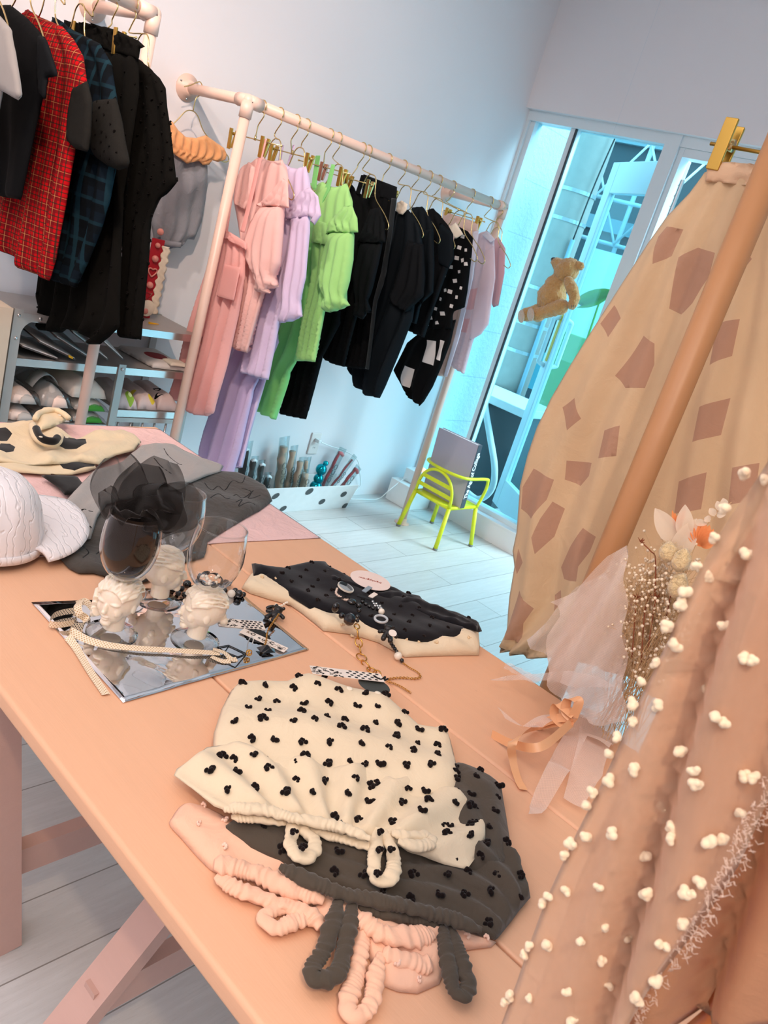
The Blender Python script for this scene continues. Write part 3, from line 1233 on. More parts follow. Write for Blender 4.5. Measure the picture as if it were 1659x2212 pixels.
GR2 = 'children clothes on the pink pipe rack along the wall'

# --- pink pinafore and blouse
garment('pinafore_dress', 'long salmon pink strap pinafore clipped at the left end of the rack', 'dress', 1.950, [
    dict(n='skirt', px=[(488, 500), (505, 506), (531, 531), (529, 600), (515, 680), (490, 790), (462, 893), (445, 899), (430, 897), (414, 893), (407, 872), (380, 866), (366, 858), (405, 720), (452, 560), (470, 505)],
         m=M_pink, folds=5, amp=0.016, T=0.028, edge=0.07),
    dict(n='waistband', px=[(470, 496), (490, 497), (533, 524), (532, 541), (489, 516), (468, 511)], dx=0.026, m=M_pink, T=0.010, edge=0.012, res=0.007, folds=14, amp=0.004, hem=lambda t: 1.0),
    dict(n='pocket', px=[(484, 570), (520, 578), (505, 650), (468, 640)], dx=0.036, m=M_pink, T=0.004, edge=0.008, noise=0.002),
    dict(n='strap', px=[(569, 300), (577, 300), (528, 503), (519, 500)], dx=0.020, m=M_pink, T=0.003, edge=0.006, res=0.008, noise=0.001),
    dict(n='strap', px=[(519, 268), (526, 268), (492, 500), (484, 500)], dx=-0.004, m=M_pink, T=0.003, edge=0.006, res=0.008, noise=0.001)], GR2)
clip_hanger('gold clip hanger holding the salmon pink pinafore straps', 'gold clip hangers', 1.934, Z2, 1.605, ys=(-0.055, 0.13), half=0.15)
garment('ruffled_blouse', 'pink blouse with shoulder frill and puff sleeves beside the pink pinafore', 'blouse', 2.005, [
    dict(n='bodice', px=[(566, 338), (580, 347), (597, 349), (611, 345), (620, 362), (624, 392), (616, 450), (600, 540), (570, 640), (534, 763), (503, 752), (520, 640), (520, 540), (505, 430), (514, 378), (540, 352)],
         m=M_pinkl, folds=4, amp=0.010, T=0.022),
    dict(n='shoulder_frill', px=[(597, 400), (612, 385), (622, 394), (625, 450), (604, 446), (560, 446), (552, 445), (575, 425)], dx=0.030, m=M_pinkl, T=0.010, edge=0.03, res=0.008, folds=6, amp=0.007),
    dict(n='shoulder_frill', px=[(540, 350), (552, 362), (548, 420), (530, 455), (505, 440), (508, 405), (520, 365)], dx=0.028, m=M_pinkl, T=0.010, edge=0.03, res=0.008, folds=6, amp=0.007),
    dict(n='puff_sleeve', px=[(566, 447), (612, 446), (611, 500), (604, 570), (590, 600), (603, 619), (580, 624), (583, 634), (557, 631), (560, 610), (540, 570), (530, 525), (545, 480)], dx=0.022, m=M_pinkl, T=0.035, edge=0.06, folds=4, amp=0.008)], GR2)
wire_hanger('gold wire hanger holding the pink ruffled blouse', 'gold wire hangers', 2.014, Z2, 2.005, 1.565, by=2.515)

# --- lavender
garment('strap_trousers', 'long lavender wide trousers with straps behind the lavender blouse', 'trousers', 2.135, [
    dict(n='trouser_leg', px=[(548, 700), (600, 720), (602, 740), (570, 820), (556, 818), (519, 973), (503, 1028), (470, 1026), (431, 985), (440, 930), (500, 750)], m=M_lavd, folds=4, amp=0.014, T=0.025),
    dict(n='trouser_leg', px=[(590, 620), (612, 640), (606, 700), (575, 820), (540, 940), (524, 1010), (510, 1012), (520, 960), (556, 815)], dx=-0.03, m=M_lav, folds=2, amp=0.006, T=0.015),
    dict(n='strap', px=[(607, 313), (614, 313), (603, 372), (596, 372)], m=M_lav, T=0.003, edge=0.006, res=0.008, noise=0.001),
    dict(n='strap', px=[(632, 313), (638, 313), (624, 368), (616, 368)], m=M_lav, T=0.003, edge=0.006, res=0.008, noise=0.001)], GR2)
clip_hanger('gold clip hanger holding the lavender trousers straps', 'gold clip hangers', 2.093, Z2, 1.603, 2.11, ys=(0.11, -0.10), half=0.12)
garment('ruffled_blouse', 'lavender blouse with shoulder frill and long gathered sleeves', 'blouse', 2.075, [
    dict(n='bodice', px=[(615, 352), (628, 362), (645, 364), (661, 358), (668, 380), (672, 410), (668, 490), (640, 600), (603, 699), (580, 821), (519, 804), (535, 720), (560, 630), (588, 520), (598, 400), (602, 362)],
         m=M_lav, folds=4, amp=0.010, T=0.022),
    dict(n='shoulder_frill', px=[(648, 414), (668, 404), (687, 424), (694, 465), (679, 487), (668, 466), (615, 475), (630, 440)], dx=0.030, m=M_lav, T=0.012, edge=0.03, res=0.008, folds=6, amp=0.007),
    dict(n='long_sleeve', px=[(630, 470), (670, 466), (670, 500), (661, 600), (647, 655), (654, 684), (628, 694), (602, 699), (607, 664), (610, 600), (625, 520)], dx=0.016, m=M_lav, T=0.026, edge=0.04, folds=5, amp=0.007)], GR2)
wire_hanger('gold wire hanger holding the lavender blouse', 'gold wire hangers', 2.144, Z2, 2.085, 1.563, by=2.475)

# --- green
garment('strap_trousers', 'long bright green strap trousers hanging behind the green blouse', 'trousers', 2.29, [
    dict(n='trouser_leg', px=[(650, 520), (690, 540), (690, 640), (660, 780), (637, 781), (620, 838), (597, 907), (575, 897), (559, 889), (543, 887), (557, 821), (603, 699)], m=M_grnd, folds=3, amp=0.014, T=0.026),
    dict(n='bib', px=[(668, 395), (690, 400), (705, 520), (680, 560), (655, 540), (672, 470)], m=M_grnd, T=0.015, folds=2, amp=0.004),
    dict(n='strap', px=[(682, 336), (692, 336), (683, 410), (671, 408)], dx=0.01, m=M_grnd, T=0.003, edge=0.006, res=0.008, noise=0.001),
    dict(n='strap', px=[(716, 354), (724, 356), (712, 412), (690, 450), (684, 440), (704, 400)], dx=0.065, m=M_grnd, T=0.003, edge=0.006, res=0.008, noise=0.001)], GR2)
clip_hanger('gold clip hanger with a rosy clip holding the green trousers', 'gold clip hangers', 2.265, Z2, 1.598, 2.275, ys=(0.0, -0.11), half=0.15, mats={0: plain('rose_gold_clip', 'b98570', 0.3, 1.0)})
garment('ruffled_blouse', 'apple green blouse with shoulder frill and puff sleeves', 'blouse', 2.235, [
    dict(n='bodice', px=[(698, 392), (708, 402), (728, 404), (748, 396), (756, 412), (762, 436), (764, 500), (735, 590), (702, 676), (681, 782), (640, 778), (655, 690), (672, 600), (676, 500), (680, 420), (688, 396)],
         m=M_grn, folds=4, amp=0.009, T=0.022),
    dict(n='shoulder_frill', px=[(741, 447), (759, 443), (772, 471), (774, 502), (742, 503), (721, 500), (703, 506), (711, 478)], dx=0.030, m=M_grn, T=0.014, edge=0.03, res=0.008, folds=6, amp=0.007),
    dict(n='puff_sleeve', px=[(715, 503), (764, 502), (762, 560), (755, 606), (746, 643), (756, 660), (735, 668), (712, 675), (701, 672), (706, 645), (693, 612), (700, 557)], dx=0.018, m=M_grn, T=0.034, edge=0.05, folds=5, amp=0.008),
    dict(n='peplum', px=[(678, 472), (706, 482), (712, 532), (672, 524)], dx=0.024, m=M_grn, T=0.008, edge=0.02, res=0.008, folds=4, amp=0.005)], GR2)
wire_hanger('gold wire hanger holding the green blouse', 'gold wire hangers', 2.311, Z2, 2.245, 1.553, by=2.43)

# --- black group
garment('strap_trousers', 'long black strap trousers with hem below the green blouse', 'trousers', 2.40, [
    dict(n='trouser_leg', px=[(690, 560), (740, 600), (735, 700), (698, 771), (680, 840), (661, 906), (630, 900), (603, 893), (634, 787), (665, 650)], m=M_blk, folds=4, amp=0.013, T=0.024),
    dict(n='strap', px=[(736, 372), (744, 366), (742, 400), (728, 398)], m=M_blk, T=0.003, edge=0.006, res=0.008, noise=0.001)], GR2)
clip_hanger('gold clip hanger holding the black strap trousers', 'gold clip hangers', 2.447, Z2, 1.59, 2.42, ys=(0.0, -0.12), half=0.14, mats={1: plain('mirror_gold_clip', 'b8a06a', 0.15, 1.0)})
garment('ruffled_blouse', 'black blouse with shoulder frill and gathered sleeves next to the green blouse', 'blouse', 2.475, [
    dict(n='bodice', px=[(756, 391), (768, 412), (788, 424), (809, 424), (822, 448), (826, 520), (800, 600), (770, 690), (752, 760), (745, 793), (720, 786), (697, 774), (715, 690), (735, 600), (748, 480), (750, 405)],
         m=M_blk, folds=4, amp=0.010, T=0.022),
    dict(n='shoulder_frill', px=[(800, 452), (822, 448), (831, 481), (833, 524), (800, 525), (772, 524), (785, 490)], dx=0.028, m=M_blk2, T=0.010, edge=0.03, res=0.008, folds=5, amp=0.006),
    dict(n='long_sleeve', px=[(780, 524), (826, 524), (818, 570), (806, 622), (797, 650), (804, 676), (790, 676), (785, 691), (766, 682), (770, 650), (764, 600)], dx=0.018, m=M_blk2, T=0.028, edge=0.05, folds=4, amp=0.007),
    dict(n='strap', px=[(780, 378), (789, 378), (777, 422), (768, 416)], dx=0.02, m=M_blk, T=0.003, edge=0.006, res=0.008, noise=0.001)], GR2)
wire_hanger('gold wire hanger holding the black frilled blouse', 'gold wire hangers', 2.482, Z2, 2.475, 1.565, by=2.48)
garment('gathered_trousers', 'black gathered trousers with charcoal striped side, clipped on a gold hanger', 'trousers', 2.595, [
    dict(n='waist_gathers', px=[(785, 376), (858, 404), (856, 440), (783, 412)], m=M_blk2, dx=0.004, folds=12, amp=0.005, hem=lambda t: 1.0, T=0.014, edge=0.02, res=0.008),
    dict(n='trouser_leg', px=[(783, 405), (857, 430), (848, 506), (831, 604), (815, 650), (797, 798), (770, 796), (745, 792), (760, 640), (775, 500)], m=M_blk, folds=5, amp=0.010, T=0.022,
         spots=[]),
    dict(n='side_stripe', px=[(846, 428), (857, 430), (848, 506), (831, 604), (815, 650), (797, 798), (789, 797), (806, 650), (822, 590), (838, 506)], dx=0.024, m=M_blkst, T=0.004, edge=0.01, res=0.009)], GR2)
clip_hanger('gold clip hanger holding the black gathered trousers', 'gold clip hangers', 2.604, Z2, 1.593, 2.60, ys=(0.075, -0.085), half=0.11)
garment('flared_dress', 'black flared dress with cream pleated collar', 'dress', 2.70, [
    dict(n='bodice', px=[(858, 452), (882, 452), (896, 470), (908, 488), (914, 530), (905, 600), (892, 690), (860, 770), (834, 832), (821, 860), (795, 855), (772, 836), (750, 797), (775, 700), (810, 600), (845, 500), (850, 460)],
         m=M_navyblk, folds=3, amp=0.016, T=0.028, edge=0.07),
    dict(n='collar', px=[(857, 438), (868, 433), (881, 441), (878, 455), (870, 464), (862, 462), (855, 455)], dx=0.03, m=M_cream, T=0.007, edge=0.012, res=0.006, folds=6, amp=0.003, hem=lambda t: 1.0),
    dict(n='wide_sleeve', px=[(880, 520), (915, 528), (918, 600), (915, 640), (878, 676), (855, 660), (839, 645), (858, 590)], dx=0.028, m=M_blk2, T=0.026, edge=0.05, folds=3, amp=0.009)], GR2)
wire_hanger('gold wire hanger holding the black dress with cream collar', 'gold wire hangers', 2.702, Z2, 2.70, 1.575, by=2.49)
garment('collared_dress', 'blue black long sleeved top in the middle of the rack', 'top', 2.79, [
    dict(n='bodice', px=[(890, 448), (912, 446), (924, 462), (936, 482), (938, 560), (936, 632), (911, 658), (900, 700), (870, 690), (872, 560)], m=M_navyblk, folds=3, amp=0.010, T=0.022),
    dict(n='long_sleeve', px=[(912, 500), (936, 492), (938, 560), (936, 632), (911, 658), (896, 640), (904, 560)], dx=0.018, m=M_navyblk, T=0.018, edge=0.03, folds=2, amp=0.005)], GR2)
wire_hanger('gold wire hanger holding the blue black top', 'gold wire hangers', 2.793, Z2, 2.79, 1.575, by=2.47)
garment('flared_dress', 'black dress hanging just left of the checked dress', 'dress', 2.872, [
    dict(n='bodice', px=[(922, 454), (936, 450), (952, 466), (968, 486), (979, 506), (980, 558), (969, 581), (940, 660), (917, 730), (885, 716), (870, 700), (890, 600), (915, 500)], m=M_blk2, folds=3, amp=0.010, T=0.020),
    dict(n='wide_sleeve', px=[(950, 480), (979, 506), (981, 558), (969, 581), (948, 570), (944, 520)], dx=0.018, m=M_navyblk, T=0.016, edge=0.03)], GR2)
wire_hanger('gold wire hanger holding the black dress left of the checks', 'gold wire hangers', 2.876, Z2, 2.872, 1.57, by=2.45)
wire_hanger('gold wire hanger with bare end loop in front of the checked dress', 'gold wire hangers', 2.946, Z2, 2.93, 1.55, by=2.36)

rq = random.Random(5)


def keep(sq, poly):
    P = np.array(poly, float)
    return [(s, m) for s, m in sq if inside(P, np.array(s)).all() and segdist(P, np.array(s)).min() > 1.5]


up = [(992, 490), (1012, 500), (1022, 514), (1019, 552), (1010, 630), (1004, 664), (981, 674), (976, 712), (928, 712), (925, 690), (950, 600), (975, 530)]
lowp = [(930, 700), (985, 690), (974, 740), (955, 790), (935, 836), (916, 868), (908, 878), (888, 862), (870, 842), (850, 800), (880, 740)]
sq1 = []
for x, y in [(1050, 950), (1100, 970), (1025, 1027), (1072, 1045), (1007, 1100), (1045, 1115), (1072, 1142), (972, 1165), (1022, 1195), (925, 1222), (1075, 1252), (995, 1260), (885, 1285), (1043, 1312), (935, 1328), (965, 1337), (893, 1388), (1007, 1375), (855, 1455), (968, 1437), (910, 1490), (820, 1520), (875, 1555), (855, 1592)]:
    x, y, s, a = 680 + x * 0.3075, 220 + y * 0.3075, rq.uniform(4.2, 5.4), rq.uniform(-0.25, 0.35)
    sq1.append(([(x + s * math.cos(a + k * math.pi / 2 + 0.78), y + 1.1 * s * math.sin(a + k * math.pi / 2 + 0.78)) for k in range(4)], 1))
sq1 = keep(sq1, up)
sq2 = keep([([(895, 722), (913, 730), (895, 770), (879, 760)], 1), ([(926, 735), (948, 738), (938, 790), (918, 782)], 1), ([(880, 790), (896, 798), (886, 838), (868, 828)], 1),
            ([(915, 808), (938, 806), (928, 846), (910, 840)], 1), ([(955, 735), (966, 738), (955, 780), (946, 776)], 1), ([(858, 785), (868, 778), (866, 808), (857, 800)], 1)], lowp)
garment('checked_dress', 'black dress with white squares, small above and large on the skirt', 'dress', 3.0, [
    dict(n='skirt', px=lowp, m=[M_blk, M_sq_w], folds=3, amp=0.010, T=0.024, spots=sq2),
    dict(n='bodice', px=up, dx=0.012, m=[M_blk, M_sq_w], folds=2, amp=0.006, T=0.022, spots=sq1),
    dict(n='collar', px=[(965, 495), (985, 480), (1001, 506), (985, 516)], dx=0.04, m=M_cream, T=0.004, edge=0.01, res=0.007)], GR2)
wire_hanger('gold wire hanger holding the checked dress', 'gold wire hangers', 3.048, Z2, 3.0, 1.55, by=2.37)
garment('gathered_skirt', 'pinkish beige gathered skirt with white lining clipped behind the checked dress', 'skirt', 3.19, [
    dict(n='waist_gathers', px=[(957, 456), (995, 468), (1034, 482), (1032, 506), (955, 484)], dx=0.006, m=M_beige, folds=13, amp=0.006, hem=lambda t: 1.0, T=0.014, edge=0.02, res=0.009),
    dict(n='skirt', px=[(957, 478), (1028, 500), (1018, 600), (1000, 700), (966, 814), (946, 812), (930, 800), (940, 640)], m=M_beige, folds=4, amp=0.012, T=0.024),
    dict(n='lining', px=[(1022, 500), (1034, 498), (1022, 600), (993, 728), (966, 814), (958, 812), (985, 720), (1010, 600)], dx=0.022, m=M_whitel, T=0.006, edge=0.014)], GR2)
clip_hanger('gold clip hanger holding the beige gathered skirt', 'gold clip hangers', 3.196, Z2, 1.61, 3.19, ys=(0.10, -0.09), half=0.125)
pat = keep([([(1020, 560), (1046, 545), (1040, 590), (1014, 600)], 1), ([(1010, 630), (1040, 620), (1035, 668), (1006, 670)], 1), ([(1046, 595), (1062, 590), (1058, 640), (1042, 644)], 1),
            ([(1000, 690), (1020, 688), (1012, 720), (994, 716)], 1)], [(1033, 506), (1054, 500), (1068, 521), (1068, 574), (1055, 706), (1015, 737), (1003, 808), (975, 790), (1000, 640)])
garment('sheer_dress', 'pale pink sheer dress with rose patches near the window', 'dress', 3.34, [
    dict(n='bodice', px=[(1033, 506), (1046, 500), (1054, 500), (1068, 521), (1068, 574), (1060, 640), (1021, 740), (1003, 808), (988, 800), (974, 790), (1000, 640), (1020, 530)], m=[M_palep, M_palepr], folds=4, amp=0.008, T=0.022, spots=pat),
    dict(n='wide_sleeve', px=[(1048, 540), (1068, 530), (1070, 600), (1056, 700), (1040, 722), (1015, 737), (1020, 690), (1036, 600)], dx=0.02, m=M_palep, T=0.018, edge=0.03),
    dict(n='collar', px=[(1041, 508), (1053, 498), (1070, 518), (1060, 524)], dx=0.03, m=M_whitel, T=0.004, edge=0.01, res=0.007)], GR2)
wire_hanger('gold wire hanger holding the pale pink sheer dress', 'gold wire hangers', 3.346, Z2, 3.34, 1.565, by=2.47)
garment('sheer_dress', 'short pink dress at the window end of the rack', 'dress', 3.44, [
    dict(n='bodice', px=[(1066, 518), (1077, 511), (1092, 537), (1090, 590), (1077, 660), (1066, 664), (1062, 640), (1066, 580)], m=M_palepr, folds=2, amp=0.005, T=0.016),
    dict(n='sleeve', px=[(1078, 530), (1092, 540), (1090, 590), (1076, 660), (1067, 658), (1074, 590)], dx=0.016, m=M_palepr, T=0.010, edge=0.02)], GR2)
wire_hanger('gold wire hanger at the window end of the rack', 'gold wire hangers', 3.445, Z2, 3.44, 1.55, by=2.515, w=0.075)

# ================================================================== rack one
GR1 = 'children clothes on the upper left rack'
M_greyj = fabric('grey_marl_jersey', '8b8785')
M_tar = check_cloth('red_tartan', 'a80c14', [
    ('u', 0.034, 0.0, 0.015, '5a1216', 0.75), ('v', 0.034, 0.0, 0.015, '5a1216', 0.7), ('u', 0.034, 0.72, 0.0018, 'c98f5a', 0.5), ('v', 0.034, 0.72, 0.0016, 'c98f5a', 0.45),
    ('u', 0.034, 0.30, 0.003, '17251d', 0.8), ('v', 0.034, 0.30, 0.003, '17251d', 0.8)])
M_navy = check_cloth('navy_tartan', '0b151e', [
    ('u', 0.06, 0.0, 0.022, '06090c', 0.8), ('v', 0.06, 0.0, 0.022, '06090c', 0.7), ('u', 0.06, 0.62, 0.012, '16303a', 0.7), ('v', 0.06, 0.62, 0.010, '16303a', 0.5)])
M_dotb = fabric('black_dotted_wool', '0c0b09', rough=0.95, sheen=0.0, wr=0.25)
M_dotg = fabric('charcoal_dotted_wool', '1c1b19', rough=0.95, sheen=0.0, wr=0.25)
M_tuftb = fabric('black_tuft', '0e0c0b', rough=1.0, sheen=0.0)


def tuft_mesh(name, r, seed, lumps=5):
    rr = random.Random(seed)
    g = G()
    for k in range(lumps):
        a = k / lumps * 4.4 + rr.uniform(-0.3, 0.3)
        g.ball((r * 0.62 * math.cos(a), r * 0.62 * math.sin(a), r * rr.uniform(0.15, 0.4)), r * rr.uniform(0.42, 0.6), 7, 5)
    return g


def tufts(parent, padobj, to3, pts2, r, mat, name='tuft', lift=0.0, seed=3, variants=3):
    """small woven tufts, each an object of its own, sitting on the front of a pad"""
    rr = random.Random(seed)
    D = PADS[padobj.name]
    V, top = D['V'], D['top']
    protos = []
    n = Vector(to3(0, 0, 1.0)) - Vector(to3(0, 0, 0.0))
    q = n.to_track_quat('Z', 'Y')
    base = wloc(parent)
    for i, p in enumerate(pts2[:100]):
        j = np.argmin(((V - np.array(p)) ** 2).sum(1))
        pos = Vector(to3(p[0], p[1], top[j] + lift))
        if len(protos) < variants:
            g = tuft_mesh(name, r, seed * 10 + i, 5)
            o = mk(name, g.v, g.f, mat, None, True, origin=(0, 0, 0))
            o.parent = parent
            protos.append(o)
        else:
            o = rr.choice(protos).copy()
            COL.objects.link(o)
            o.parent = parent
        o.location = pos - base
        o.rotation_euler = (q @ Vector((0, 0, 1)).rotation_difference(Vector((0, 0, 1)))).to_euler()
        o.rotation_mode = 'QUATERNION'
        from mathutils import Quaternion
        o.rotation_quaternion = q @ Quaternion((0, 0, 1), rr.uniform(0, 6.28))
        s = rr.uniform(0.8, 1.2)
        o.scale = (s, s * rr.uniform(0.7, 1.0), s)


def scatter(poly, pitch, seed=1, jit=0.2, margin=0.006, rot=0.5):
    P = np.array(poly, float)
    rr = random.Random(seed)
    lo, hi = P.min(0) - 0.3, P.max(0) + 0.3
    out = []
    c, s = math.cos(rot), math.sin(rot)
    cx, cy = (lo + hi) / 2
    m = int(max(hi - lo) / pitch) + 4
    for i in range(-m, m):
        for j in range(-m, m):
            u = (i + 0.5 * (j % 2)) * pitch + rr.uniform(-jit, jit) * pitch
            v = j * pitch * 0.87 + rr.uniform(-jit, jit) * pitch
            out.append((cx + c * u - s * v, cy + s * u + c * v))
    A = np.array(out)
    k = inside(P, A)
    A = A[k]
    A = A[segdist(P, A) > margin]
    return [tuple(p) for p in A]


garment('jersey_tee', 'grey marl short sleeved tee at the far left of the upper rack', 'tee', 1.00, [
    dict(n='bodice', px=[(-90, 30), (-40, 10), (0, 34), (8, 60), (6, 190), (-20, 330), (-110, 300)], m=M_greyj, T=0.02),
    dict(n='sleeve', px=[(0, 34), (24, 62), (33, 110), (44, 206), (37, 216), (22, 208), (0, 194), (-12, 120)], dx=0.012, m=M_greyj, T=0.018, edge=0.03)], GR1)
wire_hanger('gold wire hanger holding the grey tee', 'hangers on the upper rack', 1.00, Z1, 1.00, 1.74, by=2.56)
garment('jersey_shirt', 'plain black short sleeved top next to the grey tee', 'top', 1.10, [
    dict(n='bodice', px=[(-60, -30), (0, 12), (22, 10), (60, 40), (98, 82), (100, 170), (84, 240), (64, 340), (45, 432), (0, 424), (-50, 400), (-90, 200)], m=M_blk, T=0.022, folds=2, amp=0.008),
    dict(n='sleeve', px=[(84, 74), (99, 84), (125, 165), (101, 167), (96, 219), (84, 200), (82, 130)], dx=0.014, m=M_blk2, T=0.014, edge=0.025)], GR1)
wire_hanger('gold wire hanger holding the plain black top', 'hangers on the upper rack', 1.09, Z1, 1.10, 1.74, by=2.57)
t = garment('tartan_dress', 'red tartan dress with dark sleeve on the upper left rack', 'dress', 1.185, [
    dict(n='bodice', px=[(50, 30), (61, 20), (85, 36), (135, 57), (160, 86), (178, 118), (186, 176), (170, 240), (160, 300), (161, 326), (140, 450), (120, 560), (108, 607), (74, 592), (39, 575), (37, 560), (0, 536), (-20, 528), (10, 300), (30, 120)], m=M_tar, T=0.024, folds=3, amp=0.009),
    dict(n='wide_sleeve', px=[(160, 190), (186, 174), (197, 219), (194, 290), (189, 328), (164, 322), (146, 305), (150, 240)], dx=0.016, m=M_dotg, T=0.02, edge=0.035)], GR1)
wire_hanger('gold wire hanger holding the red tartan dress', 'hangers on the upper rack', 1.20, Z1, 1.185, 1.735, by=2.60)
nav = [(112, 36), (125, 40), (160, 66), (216, 94), (226, 112), (240, 136), (247, 180), (253, 218), (252, 300), (249, 368), (236, 432), (216, 500), (190, 570), (169, 623), (140, 614), (111, 605), (118, 480), (130, 240)]
t = garment('tartan_dress', 'navy tartan dress with dotted charcoal sleeve on the upper left rack', 'dress', 1.265, [
    dict(n='bodice', px=nav, m=M_navy, T=0.024, folds=3, amp=0.009)], GR1)
slv = [(212, 216), (250, 212), (262, 262), (280, 352), (276, 362), (258, 368), (232, 358), (208, 341), (188, 300), (186, 270), (193, 242)]
o = pad('wide_sleeve', px_x(slv, 1.24), plane_x(1.24), M_dotg, t, T=0.022, edge=0.04, res=0.012, noise=0.004, seed=4)
tufts(t, o, plane_x(1.24), scatter(px_x(slv, 1.24), 0.034, 2, 0.1), 0.0036, M_tuftb)
wire_hanger('gold wire hanger holding the navy tartan dress', 'hangers on the upper rack', 1.285, Z1, 1.265, 1.72, by=2.58)
skx = [(140, 96), (299, 120), (300, 200), (268, 420), (258, 707), (248, 716), (237, 728), (216, 744), (194, 744), (180, 720), (150, 712), (120, 718), (89, 713), (80, 640), (90, 560), (120, 300)]
t = garment('ruffle_waist_skirt', 'long black tufted skirt with ruffled waist clipped on a gold hanger', 'skirt', 1.335, [
    dict(n='ruffled_waist', px=[(137, 42), (160, 50), (200, 52), (250, 64), (300, 88), (314, 101), (302, 106), (299, 130), (200, 100), (140, 98)], dx=0.006, m=M_dotb, T=0.012, edge=0.02, res=0.009, folds=9, amp=0.008, hem=lambda t: 1.0 - 0.6 * t)], GR1)
o = pad('skirt', px_x(skx, 1.335), plane_x(1.335), M_dotb, t, free=True, T=0.014, edge=0.03, res=0.011, folds=5, amp=0.014, seed=8)
tufts(t, o, plane_x(1.335), scatter(px_x(skx, 1.335), 0.065, 5, 0.1), 0.0045, M_tuftb)
clip_hanger('gold clip hanger holding the black tufted skirt', 'hangers on the upper rack', 1.345, Z1, 1.735, 1.33, ys=(0.155, -0.095), half=0.19, by=2.56)
drs = [(285, 128), (297, 125), (318, 142), (345, 168), (358, 190), (362, 230), (368, 270), (374, 320), (382, 395), (362, 420), (341, 440), (331, 470), (326, 500), (322, 560), (312, 660), (304, 733), (284, 732), (262, 729), (262, 600), (268, 400), (280, 200)]
t = thing('tufted_dress', 'black tufted long dress at the right end of the upper rack', 'dress', (1.40, 2.4, 0.9), GR1)
o = pad('dress_body', px_x(drs, 1.40), plane_x(1.40), M_dotb, t, free=True, T=0.014, edge=0.03, res=0.011, folds=3, amp=0.010, seed=9)
tufts(t, o, plane_x(1.40), scatter(px_x(drs, 1.40), 0.042, 6, 0.1, margin=0.0005), 0.005, M_tuftb)
# tufts standing out along the visible side edge
edge_px = [(358, 224), (364, 248), (371, 266), (372, 290), (373, 312), (375, 343), (378, 366), (384, 388), (334, 467), (326, 520), (310, 690), (304, 730)]
V = PADS[o.name]
tufts(t, o, plane_x(1.40), px_x([(x - 1, y) for x, y in edge_px], 1.40), 0.0055, M_tuftb, seed=12)
wire_hanger('gold wire hanger at the right end of the upper rack', 'hangers on the upper rack', 1.405, Z1, 1.405, 1.70, by=2.46)

# romper hanging flat against the wall from the bracket of the second rack
M_denim = fabric('faded_grey_cotton', '85868d', wr=0.6)
M_apri = fabric('apricot_linen', 'f3b37d', wr=0.3, trans=0.15)
YR = 2.86
t = thing('bubble_romper', 'grey baby romper with apricot pleated collar hanging on the wall', 'romper', (1.9, YR, 1.15))
body = [(366, 330), (400, 322), (446, 345), (449, 400), (440, 450), (436, 480), (420, 518), (402, 516), (392, 532), (368, 538), (340, 530), (332, 520), (326, 480), (335, 420), (352, 360)]
pad('romper_body', px_y(body, YR), plane_y(YR), M_denim, t, T=0.02, edge=0.03, res=0.010, folds=4, amp=0.007, noise=0.006, seed=3)
col = [(362, 262), (372, 262), (386, 282), (402, 296), (424, 298), (444, 292), (462, 304), (484, 320), (490, 334), (486, 346), (470, 350), (458, 346), (452, 356), (438, 357), (430, 348), (404, 354), (388, 342), (372, 330), (362, 318)]
pad('pleated_collar', px_y(col, YR - 0.035), plane_y(YR - 0.035), M_apri, t, T=0.008, edge=0.02, res=0.007, folds=7, amp=0.007, hem=lambda t: 0.4 + 0.6 * t, seed=6)
tag_pts = [(338, 515), (392, 524), (390, 536), (338, 530)]
pad('crotch_band', px_y(tag_pts, YR - 0.03), plane_y(YR - 0.03), M_denim, t, T=0.008, edge=0.012, res=0.008, noise=0.003, seed=2)
th = thing('wire_hanger', 'gold wire hanger looped over the wall bracket with the romper', 'hanger', (1.875, 2.85, Z2))
HB = [tuple(on_y(p, 2.83)) for p in ((398, 187), (412, 184), (432, 177), (438, 196), (430, 207), (423, 214), (417, 240))]
HB = [(x, 2.83, z) for x, y, z in HB]
G().tube(curve_pts(HB, 40), WIRE, 8).build('hook', M_gold, th)
HS = [tuple(on_y(p, 2.835)) for p in ((372, 270), (386, 256), (402, 240), (417, 240), (428, 252), (436, 275), (446, 292), (470, 316), (490, 334), (494, 346), (486, 350), (470, 344))]
G().tube(curve_pts(HS, 60), WIRE, 8).build('shoulder_wire', M_gold, th)
# ================================================================== steel shelf along the wall
M_chrome = plain('polished_steel', 'cfccca', 0.2, 0.85, noise=0.02)
M_shelf = plain('satin_steel_shelf', 'b1aba6', 0.45, 0.55, noise=0.06)
SF, SB = 2.60, 2.90
t = thing('shelf_unit', 'low steel shelf unit under the upper rack, full of bags', 'shelf', (1.58, 2.75, 0))
for x, y, z1 in ((1.228, SF, 0.885), (1.228, SB, 0.885), (1.93, SF, 0.575), (1.93, SB, 0.875)):
    G().box((x - 0.015, y - 0.002, 0), (x + 0.015, y + 0.010, z1)).build('post', M_shelf, t, False)
pm = G().box((1.612, SF - 0.004, 0.0), (1.640, SF + 0.010, 0.735)).build('post', M_shelf, t, False)
for (x0, x1, z, nm) in ((1.215, 1.945, 0.872, 'top_shelf'), (1.225, 1.93, 0.722, 'middle_shelf'), (1.225, 1.612, 0.500, 'lower_shelf'), (1.640, 1.93, 0.560, 'lower_shelf')):
    g = G().box((x0, SF + 0.010, z - 0.003), (x1, SB, z)).box((x0, SF + 0.006, z - 0.024), (x1, SF + 0.012, z))
    o = g.build(nm, M_shelf, t, False)
    G().box((x0, SF + 0.002, z - 0.025), (x1, SF + 0.006, z + 0.001)).build('front_lip', M_chrome, o, False)
